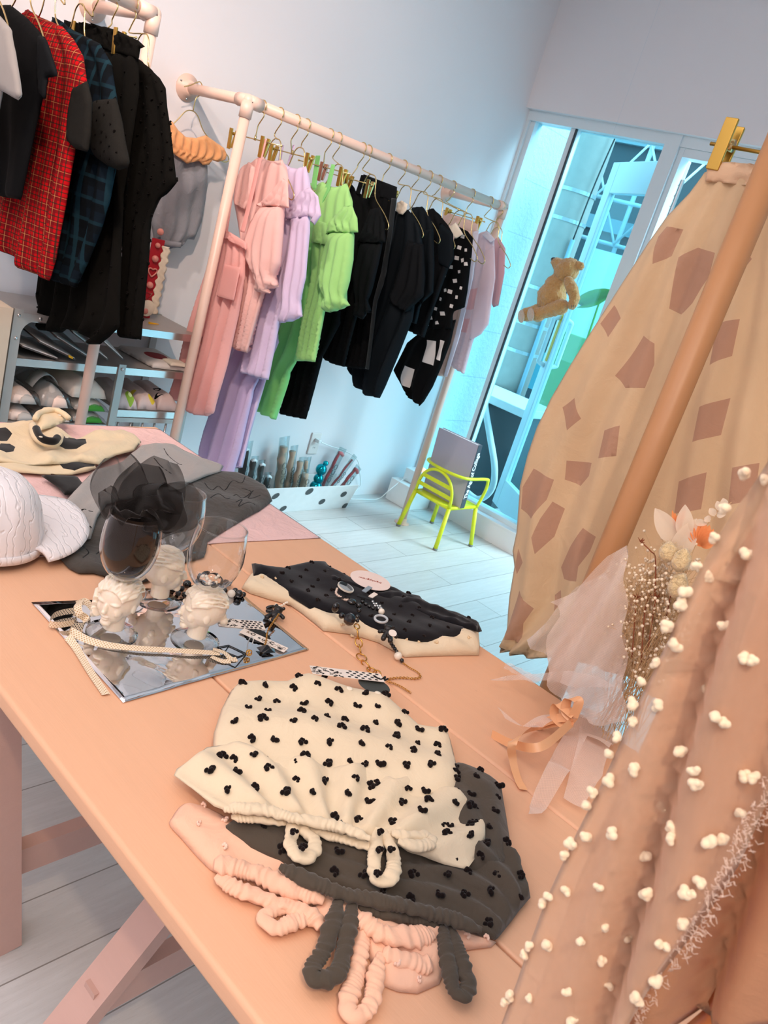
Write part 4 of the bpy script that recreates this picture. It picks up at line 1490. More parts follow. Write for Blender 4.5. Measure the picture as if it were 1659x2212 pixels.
G().box((1.225, SF, 0.455), (1.612, SF + 0.012, 0.474)).build('rail', M_shelf, t, False)
G().box((1.640, SF, 0.515), (1.93, SF + 0.012, 0.532)).build('rail', M_shelf, t, False)
for k in range(6):
    x = 1.66 + 0.052 * k
    G().tube([(x, SF + 0.01, 0.02), (x, SF + 0.01, 0.52)], 0.0045, 8).build('wire_bar', M_chrome, t)
br = G().hexa([(1.243, SF, 0.872), (1.40, SF, 0.872), (1.40, SF + 0.003, 0.872), (1.243, SF + 0.003, 0.872),
               (1.243, SF, 0.815), (1.262, SF, 0.845), (1.262, SF + 0.003, 0.845), (1.243, SF + 0.003, 0.815)])
br = G()
ar = [(1.243 + 0.05 * (1 - math.cos(a)), 0.800 + 0.052 * math.sin(a)) for a in np.linspace(0, math.pi / 2, 8)]
F_ = [(p[0], SF - 0.001, p[1]) for p in ar] + [(1.36, SF - 0.001, 0.848), (1.36, SF - 0.001, 0.874), (1.243, SF - 0.001, 0.874)]
n_ = len(F_)
br.addm(F_ + [(x, y + 0.003, z) for x, y, z in F_], [tuple(range(n_))[::-1], tuple(range(n_, 2 * n_))] + [(i, (i + 1) % n_, n_ + (i + 1) % n_, n_ + i) for i in range(n_)])
bo = br.build('corner_bracket', M_shelf, t, False)
for p in ((1.229, 0.865), (1.229, 0.79), (1.30, 0.862)):
    G().ball((p[0], SF - 0.003, p[1]), (0.006, 0.003, 0.006), 10, 6).build('bolt', M_chrome, bo)
G().ball((1.626, SF - 0.006, 0.718), (0.006, 0.003, 0.006), 10, 6).build('bolt', M_chrome, t)

tag(G().box((0.95, 2.58, 0.0), (1.20, 2.90, 0.888)).build('storage_carton', plain('buff_card', 'c2b4a2', 0.8), None, False), 'tall buff carton standing at the left end of the steel shelf', 'box')

# slim picture books and flat packs leaning on the middle shelf
M_card = plain('dark_card_edge', '4b413c', 0.7)
M_wpage = plain('pale_cover', 'e3dad3', 0.35)
GB = 'flat packs on the middle shelf'
labs = ['flat pack lowest on the middle shelf at the left', 'flat pack with a yellow corner on the middle shelf', 'brown edged flat pack fourth from the right on the shelf', 'flat pack leaning beside the pink post on the shelf', 'rightmost leaning flat pack on the middle shelf']
for i, lb in enumerate(labs):
    x0 = 1.262 + 0.055 * i
    z0 = 0.7235 + 0.005 * i
    w = 0.13 + 0.006 * i
    a = 0.06 + 0.03 * i
    tt = thing('flat_pack', lb, 'package', (x0 + w / 2, 2.74, z0), GB)

    def q(u, v, h, x0=x0, z0=z0, a=a, w=w):
        return (x0 + w * u, SF + 0.015 + 0.24 * v, z0 + h + a * (1 - u) * 0.55 + 0.035 * v * i * 0.4)
    G().hexa([q(0, 0, 0.001), q(1, 0, 0.001), q(1, 1, 0.001), q(0, 1, 0.001), q(0, 0, 0.006), q(1, 0, 0.006), q(1, 1, 0.006), q(0, 1, 0.006)]).build('cover', M_card, tt, False)
    G().hexa([q(0.02, 0.01, 0.006), q(0.98, 0.01, 0.006), q(0.98, 0.99, 0.006), q(0.02, 0.99, 0.006), q(0.02, 0.01, 0.0085), q(0.98, 0.01, 0.0085), q(0.98, 0.99, 0.0085), q(0.02, 0.99, 0.0085)]).build('sleeve', M_wpage, tt, False)
    if i == 1:
        G().hexa([q(0.8, -0.01, 0.001), q(0.92, -0.01, 0.001), q(0.92, 0.02, 0.001), q(0.8, 0.02, 0.001), q(0.8, -0.01, 0.009), q(0.92, -0.01, 0.009), q(0.92, 0.02, 0.009), q(0.8, 0.02, 0.009)]).build('yellow_corner', plain('yellow_tape', 'f2b619'), tt, False)

# folded tee with a red spot
M_wh = fabric('white_jersey', 'dcd5d0')
M_redp = plain('red_print', '9c1822', 0.7)
t = thing('folded_tee', 'folded white tee with red oval print on the middle shelf', 'tee', (1.85, 2.72, 0.7235))
pl = [(1.77, 2.63), (1.92, 2.615), (1.925, 2.86), (1.755, 2.87)]
o = pad('folded_body', pl, plane_z(0.7235), [M_wh, M_redp], t, T=0.022, edge=0.02, res=0.011, flat_back=True, noise=0.002, seed=3,
        spots=[([(1.845 + 0.042 * math.cos(a), 2.735 + 0.055 * math.sin(a)) for a in np.linspace(0, 2 * math.pi, 24)[:-1]], 1)])
pad('tucked_sleeve', [(1.835, 2.612), (1.92, 2.61), (1.92, 2.68), (1.84, 2.69)], plane_z(0.7435), fabric('cream_cotton', 'e6dccb'), t, T=0.012, edge=0.015, res=0.009, flat_back=True, seed=5)

# bagged clothes, left compartment
M_bag = clear('clear_plastic_bag', 'f4f4f4', 0.10, 0.15, 1.0, bump=0.5)
M_cl1, M_cl2 = fabric('rosy_white_cotton', 'f0d8cc'), fabric('grey_cotton', 'b5b0ac')
M_cl3, M_cl4 = fabric('green_print_cotton', '4d9b3d'), fabric('oatmeal_cotton', 'e0d3c6')
GBAG = 'bagged clothes on the lower shelf'


def bagged(label, x0, x1, z, h, mats, skew=0.0, yb=2.88, end=None):
    tt = thing('bagged_garment', label, 'bagged clothes', ((x0 + x1) / 2, 2.74, z), GBAG)
    ol = [(x0, 2.628), (x0 + 0.02, 2.618), (x1 - 0.02, 2.616), (x1, 2.63), (x1 + skew, yb), (x0 + skew, yb)]
    fn = lambda V, s, t_: 0.010 * np.sin(18 * V[:, 0] + 7 * V[:, 1])
    pad('folded_clothes', ol, plane_z(z + 0.002), mats[0], tt, T=h * 0.92, edge=0.07, res=0.014, flat_back=True, noise=0.004, nfreq=9, seed=int(x0 * 1000) % 97)
    if len(mats) > 1:
        o2 = [(x0 + (x1 - x0) * 0.35, 2.612), (x1 - 0.005, 2.612), (x1 - 0.01, 2.68), (x0 + (x1 - x0) * 0.35, 2.68)]
        pad('folded_front', o2, plane_z(z + 0.002), mats[1], tt, T=h * 0.55, edge=0.025, res=0.011, flat_back=True, seed=3)
    big = [(x0 - 0.008, 2.622), (x1 + 0.012, 2.612), (x1 + skew + 0.006, yb + 0.006), (x0 + skew - 0.006, yb + 0.006)]
    pad('plastic_bag', big, plane_z(z), M_bag, tt, T=h * 1.08, edge=0.075, res=0.014, flat_back=True, noise=0.006, nfreq=16, seed=int(x1 * 1000) % 91)
    return tt


bagged('bagged rosy clothes, bottom left of the lower shelf', 1.248, 1.345, 0.500, 0.05, (M_cl1, M_cl2))
bagged('bagged rosy clothes, upper of the two at the left end', 1.248, 1.345, 0.560, 0.055, (M_cl1, M_cl2))
bagged('flat grey bagged clothes under the paper banded bag', 1.365, 1.475, 0.500, 0.045, (M_cl2, M_cl1))
tt = bagged('grey bagged clothes with a white paper band', 1.365, 1.46, 0.552, 0.075, (M_cl2, M_cl1))
bnd = G()
bnd.sheet([[(1.36 + 0.10 * u, y, 0.560 + 0.085 * math.sin(math.pi * (0.08 + 0.84 * u)) ** 0.6) for u in np.linspace(0, 1, 12)] for y in (2.70, 2.76)])
mod_solid(bnd.build('paper_band', plain('paper_white', 'dedbd6', 0.7), tt), 0.001)
bagged('bagged green and white clothes, lowest right of the pink post', 1.49, 1.605, 0.500, 0.04, (M_cl4, M_cl3))
bagged('bagged green and white clothes, second from the bottom by the post', 1.49, 1.605, 0.545, 0.042, (M_cl4, M_cl3))
t = thing('folded_hoodie', 'folded oatmeal top with green back on the top of the bags', 'top', (1.53, 2.74, 0.592))
pad('folded_body', [(1.47, 2.625), (1.60, 2.62), (1.61, 2.86), (1.45, 2.87)], plane_z(0.592), M_cl4, t, T=0.062, edge=0.06, res=0.012, flat_back=True, folds=3, amp=0.006, noise=0.004, seed=8)
pad('green_panel', [(1.43, 2.76), (1.60, 2.75), (1.60, 2.88), (1.43, 2.88)], plane_z(0.65), M_cl3, t, T=0.035, edge=0.04, res=0.012, flat_back=True, noise=0.004, seed=6)

# folded printed tops, right compartment
M_blush = fabric('blush_jersey', 'd8c3bf')
M_kiwi, M_kiwi2, M_lem = plain('kiwi_green_print', '93b536', 0.7), plain('kiwi_pale_print', 'dfe3a0', 0.7), plain('lemon_print', 'e2c93c', 0.7)
GT = 'folded printed tops on the right shelf'


def disc(cx, cy, rx, ry, n=20, a0=0):
    return [(cx + rx * math.cos(a), cy + ry * math.sin(a)) for a in np.linspace(0, 2 * math.pi, n + 1)[:-1]]


for lb, x0, x1, sp in (('folded blush top with kiwi print, left of the right shelf', 1.648, 1.73, [(disc(1.702, 2.635, 0.017, 0.020), 1), (disc(1.702, 2.635, 0.007, 0.008), 2)]),
                       ('folded blush top with lemon print, middle of the right shelf', 1.735, 1.815, [(disc(1.795, 2.633, 0.014, 0.016), 3), (disc(1.75, 2.70, 0.016, 0.012), 3)]),
                       ('folded blush top with black ring print, right of the shelf', 1.82, 1.91, [(disc(1.845, 2.66, 0.016, 0.016), 4), (disc(1.845, 2.66, 0.008, 0.008), 0), (disc(1.87, 2.72, 0.016, 0.016), 4), (disc(1.87, 2.72, 0.008, 0.008), 0)])):
    tt = thing('folded_shirt', lb, 'top', ((x0 + x1) / 2, 2.74, 0.561), GT)
    pad('folded_body', [(x0, 2.62), (x1, 2.612), (x1 + 0.02, 2.86), (x0 + 0.02, 2.87)], plane_z(0.5605), [M_blush, M_kiwi, M_kiwi2, M_lem, M_blk], tt, T=0.055, edge=0.035, res=0.010,
        flat_back=True, noise=0.003, folds=2, amp=0.004, seed=int(x0 * 100), spots=sp)

# beaded red card and lace strip standing on the top shelf against the wall
t = thing('beaded_garland_card', 'red card strip with beads, hearts and lace standing on the steel shelf', 'decoration', (1.80, 2.80, 0.872))
cx0 = on_y((318, 600), 2.80)[0]
xr = cx0
c0, c1 = on_y((330, 526), 2.80), on_y((316, 696), 2.80)
xm = (c0[0] + c1[0]) / 2
G().box((xm - 0.022, 2.800, 0.873), (xm + 0.030, 2.806, c0[2] + 0.02)).build('red_card', plain('red_card', 'a81022', 0.6), t, False)
M_bead = plain('rose_bead', 'd98b7e', 0.25)
M_lace = plain('cream_lace', 'e8dcc6', 0.9, bump=0.8, bscale=300)
g = G()
for k in range(7):
    z = 0.90 + 0.05 * k
    if k in (3,):
        g = G()
        hp = [(xm + 0.018 * 1.05 * math.sin(a) ** 3, 2.796, z + 0.019 * (0.81 * math.cos(a) - 0.31 * math.cos(2 * a) - 0.125 * math.cos(3 * a))) for a in np.linspace(0, 2 * math.pi, 24)[:-1]]
        g.tube(hp, 0.003, 6, True).build('heart_charm', M_bead, t)
    elif k == 1:
        G().tube([(xm - 0.016, 2.796, z + 0.02), (xm + 0.016, 2.796, z + 0.02), (xm, 2.796, z - 0.014)], 0.0025, 6, True).build('triangle_charm', M_bead, t)
    else:
        G().ball((xm, 2.795, z), 0.010 if k % 2 else 0.013, 10, 7).build('bead', M_bead, t)
lz = c0[2]
for side, xx in ((1, xm + 0.040),):
    g = G()
    rows = [[(xx + 0.016 * u + 0.004 * math.sin(z * 190), 2.797 + 0.002 * math.sin(z * 300 + u * 3), z) for u in (-1, -0.5, 0, 0.5, 1)] for z in np.linspace(0.893, lz, 60)]
    mod_solid(g.sheet(rows).build('lace_strip', M_lace, t), 0.003)
G().lathe((xm + 0.006, 2.794, 0.912), [(0.030, 0), (0.032, 0.002), (0.030, 0.004), (0.001, 0.005)], axis=(0, -1, 0), seg=20).build('lace_rosette', M_lace, t)
tag(G().hexa([(xm - 0.03, 2.70, 0.8725), (xm + 0.02, 2.715, 0.8725), (xm + 0.018, 2.722, 0.8725), (xm - 0.032, 2.707, 0.8725), (xm - 0.03, 2.70, 0.880), (xm + 0.02, 2.715, 0.874), (xm + 0.018, 2.722, 0.874), (xm - 0.032, 2.707, 0.880)]).build('yellow_clip', plain('yellow_tape', 'f2b619'), None, False),
    'small yellow clip lying on the steel shelf below the red beaded card', 'clip')

# ================================================================== floor by the window
# spotted tray box with packed items
def dot_mat():
    return plain('white_card', 'e4e6e6', 0.55), plain('charcoal_dot_print', '464b4d', 0.6)


M_wc, M_dot = dot_mat()
BX0, BX1, BYF, BYB, BH = 2.50, 3.236, 2.769, 2.90, 0.166
t = thing('spotted_tray_box', 'white cardboard tray box with charcoal dots on the floor by the wall', 'box', ((BX0 + BX1) / 2, 2.84, 0))
fl = 0.070


def fp(u, v):
    """front flap: u along, v up; leans outwards"""
    return (BX0 + (BX1 - BX0) * u - 0.028 * v * (2 * u - 1), BYF - fl * v, 0.002 + BH * v)


n = 40
rows = [[fp(u, v) for u in np.linspace(0, 1, n)] for v in np.linspace(0, 1, 8)]
mod_solid(G().sheet(rows).build('front_flap', M_wc, t, False), 0.003)
def flap_uv(p):
    d = ray(*p)
    k = fl / BH
    tt_ = (BYF + k * 0.0 - k * (CAM[2] - 0.002) - CAM[1]) / (d[1] + k * d[2])
    q_ = CAM + d * tt_
    v = (q_[2] - 0.002) / BH
    a_ = (q_[0] - BX0 - 0.028 * v) / (BX1 - BX0 - 0.056 * v)
    return a_, v


for p, r in (((595, 1071), 0.022), ((668, 1061), 0.025), ((695, 1083), 0.022), ((742, 1067), 0.022), ((611, 1098), 0.021), ((745, 1092), 0.022)):
    u, v = flap_uv(p)
    W_ = BX1 - BX0
    ds = []
    for a in np.linspace(0, 2 * math.pi, 25)[:-1]:
        uu, vv = u + r * math.cos(a) / W_, min(1.0, max(0.0, v + r * math.sin(a) / math.hypot(fl, BH)))
        p = Vector(fp(min(uu, 1.0), vv))
        ds.append(tuple(p + Vector((0, -0.0022, -0.0012))))
    G().addm(ds, [tuple(range(len(ds)))]).build('printed_dot', M_dot, t, False)
g = G().box((BX0, BYF, 0.0), (BX1, BYB, 0.004)).box((BX0, BYB - 0.003, 0), (BX1, BYB, BH * 0.9))
g.hexa([(BX0, BYF, 0), (BX0 + 0.003, BYF, 0), (BX0 + 0.003, BYB, 0), (BX0, BYB, 0), (BX0, BYF, 0.1), (BX0 + 0.003, BYF, 0.1), (BX0 + 0.003, BYB, 0.1), (BX0, BYB, 0.1)])
g.hexa([(BX1, BYF, 0), (BX1 + 0.003, BYF, 0), (BX1 + 0.003, BYB, 0), (BX1, BYB, 0), (BX1, BYF, 0.06), (BX1 + 0.003, BYF, 0.06), (BX1 + 0.003, BYB, 0.06), (BX1, BYB, 0.06)])
g.build('tray', M_wc, t, False)

M_film = clear('clear_film_sleeve', 'e8f2f4', 0.07, 0.08, 0.97, bump=0.35, edge=0.5)
M_ink = plain('black_print_ink', '1c1d1f', 0.6)
M_tan, M_dk, M_red = fabric('tan_knit', 'b9a08c'), fabric('dark_knit', '42413f'), fabric('dusty_red_knit', 'a8575c')
GP = 'knitted rolls in clear printed sleeves'
ROLL = [  # label, base px, top-of-content px, top-of-film px, width, material, depth y, collar
    ('dark roll in a clear sleeve, first from the left beside the lavender trousers', (518, 1055), (530, 972), (538, 953), 0.056, M_dk, 2.86, 'w'),
    ('dark roll in a clear sleeve, second from the left, white topped', (535, 1060), (548, 995), (552, 985), 0.046, M_dk, 2.82, 'w'),
    ('short dark roll in a clear sleeve, third from the left', (553, 1062), (566, 1004), (567, 993), 0.044, M_dk, 2.83, 'w'),
    ('lowest dark roll in a clear sleeve, at the front left of the tray', (570, 1062), (580, 1030), (580, 1020), 0.044, M_dk, 2.82, 'w'),
    ('tallest tan roll in a clear sleeve standing mid tray', (601, 1060), (612, 966), (616, 943), 0.066, M_tan, 2.85, None),
    ('tan roll in a clear sleeve just right of the tallest one', (620, 1060), (632, 975), (637, 962), 0.050, M_tan, 2.85, None),
    ('tan roll in a clear sleeve, third of the tan ones', (635, 1058), (649, 998), (655, 987), 0.048, M_tan, 2.82, None),
    ('slim tan roll in a clear sleeve left of the teal figure', (652, 1058), (662, 996), (668, 987), 0.036, M_tan, 2.86, None),
    ('short tan roll in a crumpled sleeve at the front of the tray', (652, 1060), (660, 1022), (656, 1014), 0.060, M_tan, 2.825, None),
    ('leaning clear sleeve with red topped roll, tallest at the right', (695, 1060), (736, 980), (742, 968), 0.060, M_red, 2.86, 'r'),
    ('leaning clear sleeve with a thin roll, middle of the right three', (712, 1060), (762, 994), (768, 984), 0.040, M_red, 2.84, 't'),
    ('leaning clear sleeve with red topped roll, lowest at the right', (735, 1060), (769, 1016), (776, 1008), 0.060, M_red, 2.83, 'r'),
]
for i, (lb, pb, pt, pf, w, m, yy, cap) in enumerate(ROLL):
    B, T_, F2 = (Vector(on_y(p, yy)) for p in (pb, pt, pf))
    d = (T_ - B).normalized()
    B = B - d * max(0.0, (B.z - 0.008) / max(0.2, d.z)) if B.z > 0.008 else B
    sdir = Vector((0, -1, 0)).cross(d).normalized() * -1
    if sdir.x < 0:
        sdir = -sdir
    tt = thing('wrapped_roll', lb, 'packaged roll', tuple(B), GP)
    rr = w * (0.36 if m is not M_red else 0.16)
    off = Vector((0, 0, 0)) if m is not M_red else -sdir * w * 0.22
    L_ = (T_ - B).length
    pts = [B + off + d * (L_ * k / 10) + Vector((0, 0, 0)) + sdir * 0.003 * math.sin(k * 1.7 + i) for k in range(11)]
    G().tube(pts, [rr * (0.9 + 0.12 * math.sin(k * 2.1 + i)) for k in range(11)], 12).build('knitted_roll', m, tt)
    if cap in ('w', 'r'):
        G().tube([T_ + off * (0 if cap == 'r' else 1) - sdir * w * 0.3, T_ + Vector((0, -0.004, 0.004)), T_ + sdir * w * 0.34 - Vector((0, 0, 0.004))], rr * 0.55 if cap == 'w' else 0.010, 10).build('white_band' if cap == 'w' else 'rosy_pad', M_wc if cap == 'w' else fabric('rosy_sponge', 'd27f84'), tt)
    hw = w / 2
    rows = []
    Lf = (F2 - B).length
    df = (F2 - B).normalized()
    for k in range(9):
        p = B + df * (Lf * k / 8)
        bulge = rr * 1.15 * (1 - (k / 8) ** 4)
        rows.append([p - sdir * hw * (1 + 0.06 * math.sin(k)), p - sdir * hw * 0.5 + Vector((0, -bulge * 0.8, 0)), p + Vector((0, -bulge - 0.004, 0)), p + sdir * hw * 0.5 + Vector((0, -bulge * 0.8, 0)), p + sdir * hw * (1 + 0.05 * math.cos(k * 1.3))])
    rb = [[Vector((q_[0], 2 * yy - q_[1], q_[2])) for q_ in r] for r in rows]
    g = G().sheet(rows)
    g.sheet([r[::-1] for r in rb])
    sl = g.build('film_sleeve', M_film, tt)
    # printed loop letters running up the sleeve
    ang = math.atan2(d.z, d.x)
    cpt = B + d * L_ * 0.60 + Vector((0, -rr * 1.15 - 0.009, 0)) - sdir * w * 0.12
    tx = text('printed_letters', 'OICO', M_ink, tt, cpt, (math.pi / 2, -ang, 0), w * 0.62, sx=1.15, line=0.0007)
t = thing('foil_figure', 'shiny teal foil poodle shaped figure among the sleeves in the tray', 'figure', tuple(on_y((683, 1056), 2.82)))
M_teal = plain('teal_foil', '0f9fb0', 0.14, 0.85, noise=0.3, nscale=40)
for (p, r) in (((694, 1014), 0.030), ((688, 1034), 0.027), ((682, 1052), 0.034)):
    c = on_y(p, 2.82)
    G().ball(c, (r, r, r * 1.05), 18, 12).build('foil_ball', M_teal, t)
c = on_y((698, 1003), 2.82)
G().ball((c[0] + 0.012, 2.815, c[2] + 0.008), (0.016, 0.015, 0.014), 12, 8).build('foil_ball', M_teal, t)

# socket, plug, cord, white boxes with a little lamp
M_pl = plain('ivory_plastic', 'e4dcd9', 0.4)
sc = on_y((678, 957), WALL_Y)
t = thing('wall_socket', 'white double wall socket plate above the spotted tray', 'socket', (sc[0], WALL_Y - 0.004, sc[2] - 0.06))
mod_bevel(G().box((sc[0] - 0.035, WALL_Y - 0.009, sc[2] - 0.06), (sc[0] + 0.035, WALL_Y, sc[2] + 0.06)).build('plate', M_pl, t, False), 0.004, 3)
for z in (0.022, -0.022):
    g = G()
    for dx in (-0.006, 0.006):
        g.box((sc[0] + dx - 0.001, WALL_Y - 0.0100, sc[2] + z - 0.004), (sc[0] + dx + 0.001, WALL_Y - 0.0088, sc[2] + z + 0.004))
    g.build('slot', M_gask, t, False)
t = thing('power_cord', 'thin white cord running from the wall socket to the little lamp', 'cord', (sc[0] + 0.2, 2.9, 0.0))
mod_bevel(G().box((sc[0] - 0.01, WALL_Y - 0.042, sc[2] + 0.012), (sc[0] + 0.01, WALL_Y - 0.009, sc[2] + 0.032)).build('plug', M_white, t, False), 0.004)
cp = [(sc[0] + 0.01, WALL_Y - 0.04, sc[2] + 0.02)] + [tuple(on_y(p, WALL_Y - 0.03)) for p in ((714, 964), (740, 972), (764, 985), (775, 1000), (776, 1014))] + \
     [tuple(on_y((778, 1050), WALL_Y - 0.02)), (3.36, 2.88, 0.006), (3.46, 2.85, 0.005), (3.58, 2.84, 0.008)] + [tuple(on_y((842, 1058), 2.80)), (3.70, 2.80, 0.145), (3.75, 2.80, 0.145)]
G().tube(curve_pts(cp, 110), 0.0028, 8).build('cord', M_white, t)
t = thing('white_box', 'small plain white box on the floor in the window corner', 'box', (3.74, 2.78, 0))
mod_bevel(G().box((3.665, 2.68, 0.0), (3.86, 2.86, 0.135)).build('carton', plain('white_card', 'e4e6e6', 0.55), t, False), 0.003)
t = thing('night_lamp', 'tiny white lamp block with red glow on the white box', 'lamp', (3.77, 2.79, 0.136))
mod_bevel(G().box((3.725, 2.735, 0.136), (3.835, 2.825, 0.215)).build('lamp_body', M_white, t, False), 0.005)
em = NT('red_lamp_glow')
setc(em.b.inputs['Base Color'], hexc('f0a090'))
em.b.inputs['Emission Color'].default_value = (1, 0.22, 0.12, 1)
em.b.inputs['Emission Strength'].default_value = 3.0
G().ball((3.80, 2.765, 0.218), (0.03, 0.026, 0.016), 14, 8).build('lamp_bulb', em.m, t)

# ================================================================== yellow chair with a book
M_yel = plain('chipped_yellow_paint', 'd3dd1f', 0.35, noise=0.12, nscale=60, bump=0.2, bscale=150)
CXB, CXF, CYL, CYR, SZ = 3.42, 3.665, 2.485, 2.245, 0.225
t = thing('child_chair', 'small yellow metal child chair holding a big book by the window', 'chair', (3.54, 2.365, 0))
feet = [(3.405, 2.513), (3.385, 2.222), (3.690, 2.210), (3.695, 2.507)]
tops = [(CXB, CYL, SZ), (CXB, CYR, SZ), (CXF, CYR, SZ), (CXF, CYL, SZ)]
for (fx, fy), tp in zip(feet, tops):
    o = G().tube([(fx, fy, 0.010), tp], 0.0115, 12).build('leg', M_yel, t)
    G().lathe((fx, fy, 0), [(0.012, 0), (0.013, 0.002), (0.0125, 0.012)], seg=14).build('foot_cap', plain('grey_rubber', '6b6f6b', 0.7), o)
g = G().tube([(CXB, CYL, SZ), (CXF, CYL, SZ), (CXF, CYR, SZ), (CXB, CYR, SZ)], 0.010, 10, True)
g.build('seat_frame', M_yel, t)
mod_bevel(G().box((CXB, CYR, SZ - 0.004), (CXF, CYL, SZ + 0.006)).build('seat', M_yel, t, False), 0.003)
ym = (CYL + CYR) / 2
hw = (CYL - CYR) / 2
arch = [(CXB - 0.012 * math.sin(a), ym + hw * math.cos(a), SZ + 0.165 * math.sin(a) ** 0.75 if math.sin(a) > 0 else SZ) for a in np.linspace(0, math.pi, 25)]
G().tube(arch, 0.0085, 10).build('back_arch', M_yel, t)
for z, k in ((0.055, 0.97), (0.105, 0.84)):
    G().bar((CXB - 0.010, ym + hw * k, SZ + z), (CXB - 0.010, ym - hw * k, SZ + z), 0.006, 0.020).build('back_slat', M_yel, t, False)
RZ = SZ + 0.172
rail = [(CXF, CYL + 0.005, SZ), (CXF + 0.004, CYL + 0.02, SZ + 0.10), (CXF - 0.005, CYL + 0.022, RZ - 0.015), (CXF - 0.03, CYL + 0.022, RZ), (CXB + 0.06, CYL + 0.018, RZ + 0.004), (CXB + 0.002, CYL - 0.03, RZ + 0.006),
        (CXB - 0.012, ym, RZ + 0.006), (CXB + 0.002, CYR + 0.03, RZ + 0.006), (CXB + 0.06, CYR - 0.018, RZ + 0.004), (CXF - 0.03, CYR - 0.022, RZ), (CXF - 0.005, CYR - 0.022, RZ - 0.015), (CXF + 0.004, CYR - 0.02, SZ + 0.10), (CXF, CYR - 0.005, SZ)]
G().tube(curve_pts(rail, 96), 0.0085, 10).build('arm_rail', M_yel, t)

bt = thing('art_book', 'large grey lavender hardback book standing on the yellow chair', 'book', (3.52, 2.38, SZ + 0.007))
# book leaning back against the arch: spine towards the room
xb, xt = 3.475, 3.445
b0 = SZ + 0.007


def bq(u, v, w):
    """u: 0 fore-edge .. 1 spine, v up, w thickness (0 front cover)"""
    y = 2.485 - 0.255 * u
    return (xb + (xt - xb) * v + w + 0.02 * u, y, b0 + 0.355 * v)


def bbox(u0, u1, v0, v1, w0, w1):
    return [bq(u0, v0, w0), bq(u1, v0, w0), bq(u1, v0, w1), bq(u0, v0, w1), bq(u0, v1, w0), bq(u1, v1, w0), bq(u1, v1, w1), bq(u0, v1, w1)]


M_lavc = plain('grey_lavender_cover', 'aaa5b4', 0.55, noise=0.02)
G().hexa(bbox(0, 1, 0, 1, 0, 0.003)).build('front_cover', M_lavc, bt, False)
G().hexa(bbox(0, 1, 0, 1, 0.033, 0.036)).build('back_cover', M_lavc, bt, False)
G().hexa(bbox(0.02, 0.98, 0.012, 0.988, 0.003, 0.033)).build('page_block', plain('page_paper', 'e8e6e2', 0.8), bt, False)
M_navyc = plain('dark_slate_spine', '323a44', 0.5)
sp = G().hexa(bbox(0.985, 1.008, 0, 1, 0.0005, 0.0355)).build('spine', M_navyc, bt, False)
c = Vector(bq(1.008, 0.52, 0.018)) + Vector((0, -0.0012, 0))
lean = math.atan2(xb - xt, 0.355)
tx = text('spine_title', 'The Age of Collage', plain('white_print', 'eef0f2', 0.6), sp, (0, 0, 0), (0, 0, 0), 0.036, 0.0003, offset=0.0008, sx=0.92)
ex = (Vector(bq(1, 1, 0)) - Vector(bq(1, 0, 0))).normalized()
ez = Vector((0, -1, 0))
ey = ez.cross(ex)
tx.rotation_euler = Matrix((ex, ey, ez)).transposed().to_euler()
tx.location = c - wloc(sp)
# ================================================================== things lying on the table
def surf(o, to3, p, lift=0.0):
    D = PADS[o.name]
    j = np.argmin(((D['V'] - np.array(p)) ** 2).sum(1))
    return Vector(to3(p[0], p[1], D['top'][j] + lift))


def print_line(parent, o, to3, Z, pts, r, mat, name='drawn_line', n=40):
    """a printed line that follows the cloth"""
    C = curve_pts([on_z(p, Z)[:2] for p in pts], n)
    P = [surf(o, to3, c, 0.0004) for c in C]
    P = [(P[max(i - 1, 0)] + P[i] * 2 + P[min(i + 1, len(P) - 1)]) / 4 for i in range(len(P))]
    V, F = [], []
    for i, p in enumerate(P):
        d = (P[min(i + 1, len(P) - 1)] - P[max(i - 1, 0)])
        s = Vector((-d.y, d.x, 0)).normalized() * r
        V += [p - s, p + s, p - s - Vector((0, 0, 0.002)), p + s - Vector((0, 0, 0.002))]
    for i in range(len(P) - 1):
        a, b = 4 * i, 4 * i + 4
        F += [(a, a + 1, b + 1, b), (a + 1, a + 3, b + 3, b + 1), (a, b, b + 2, a + 2)]
    return mk(name, V, F, mat, parent, True)


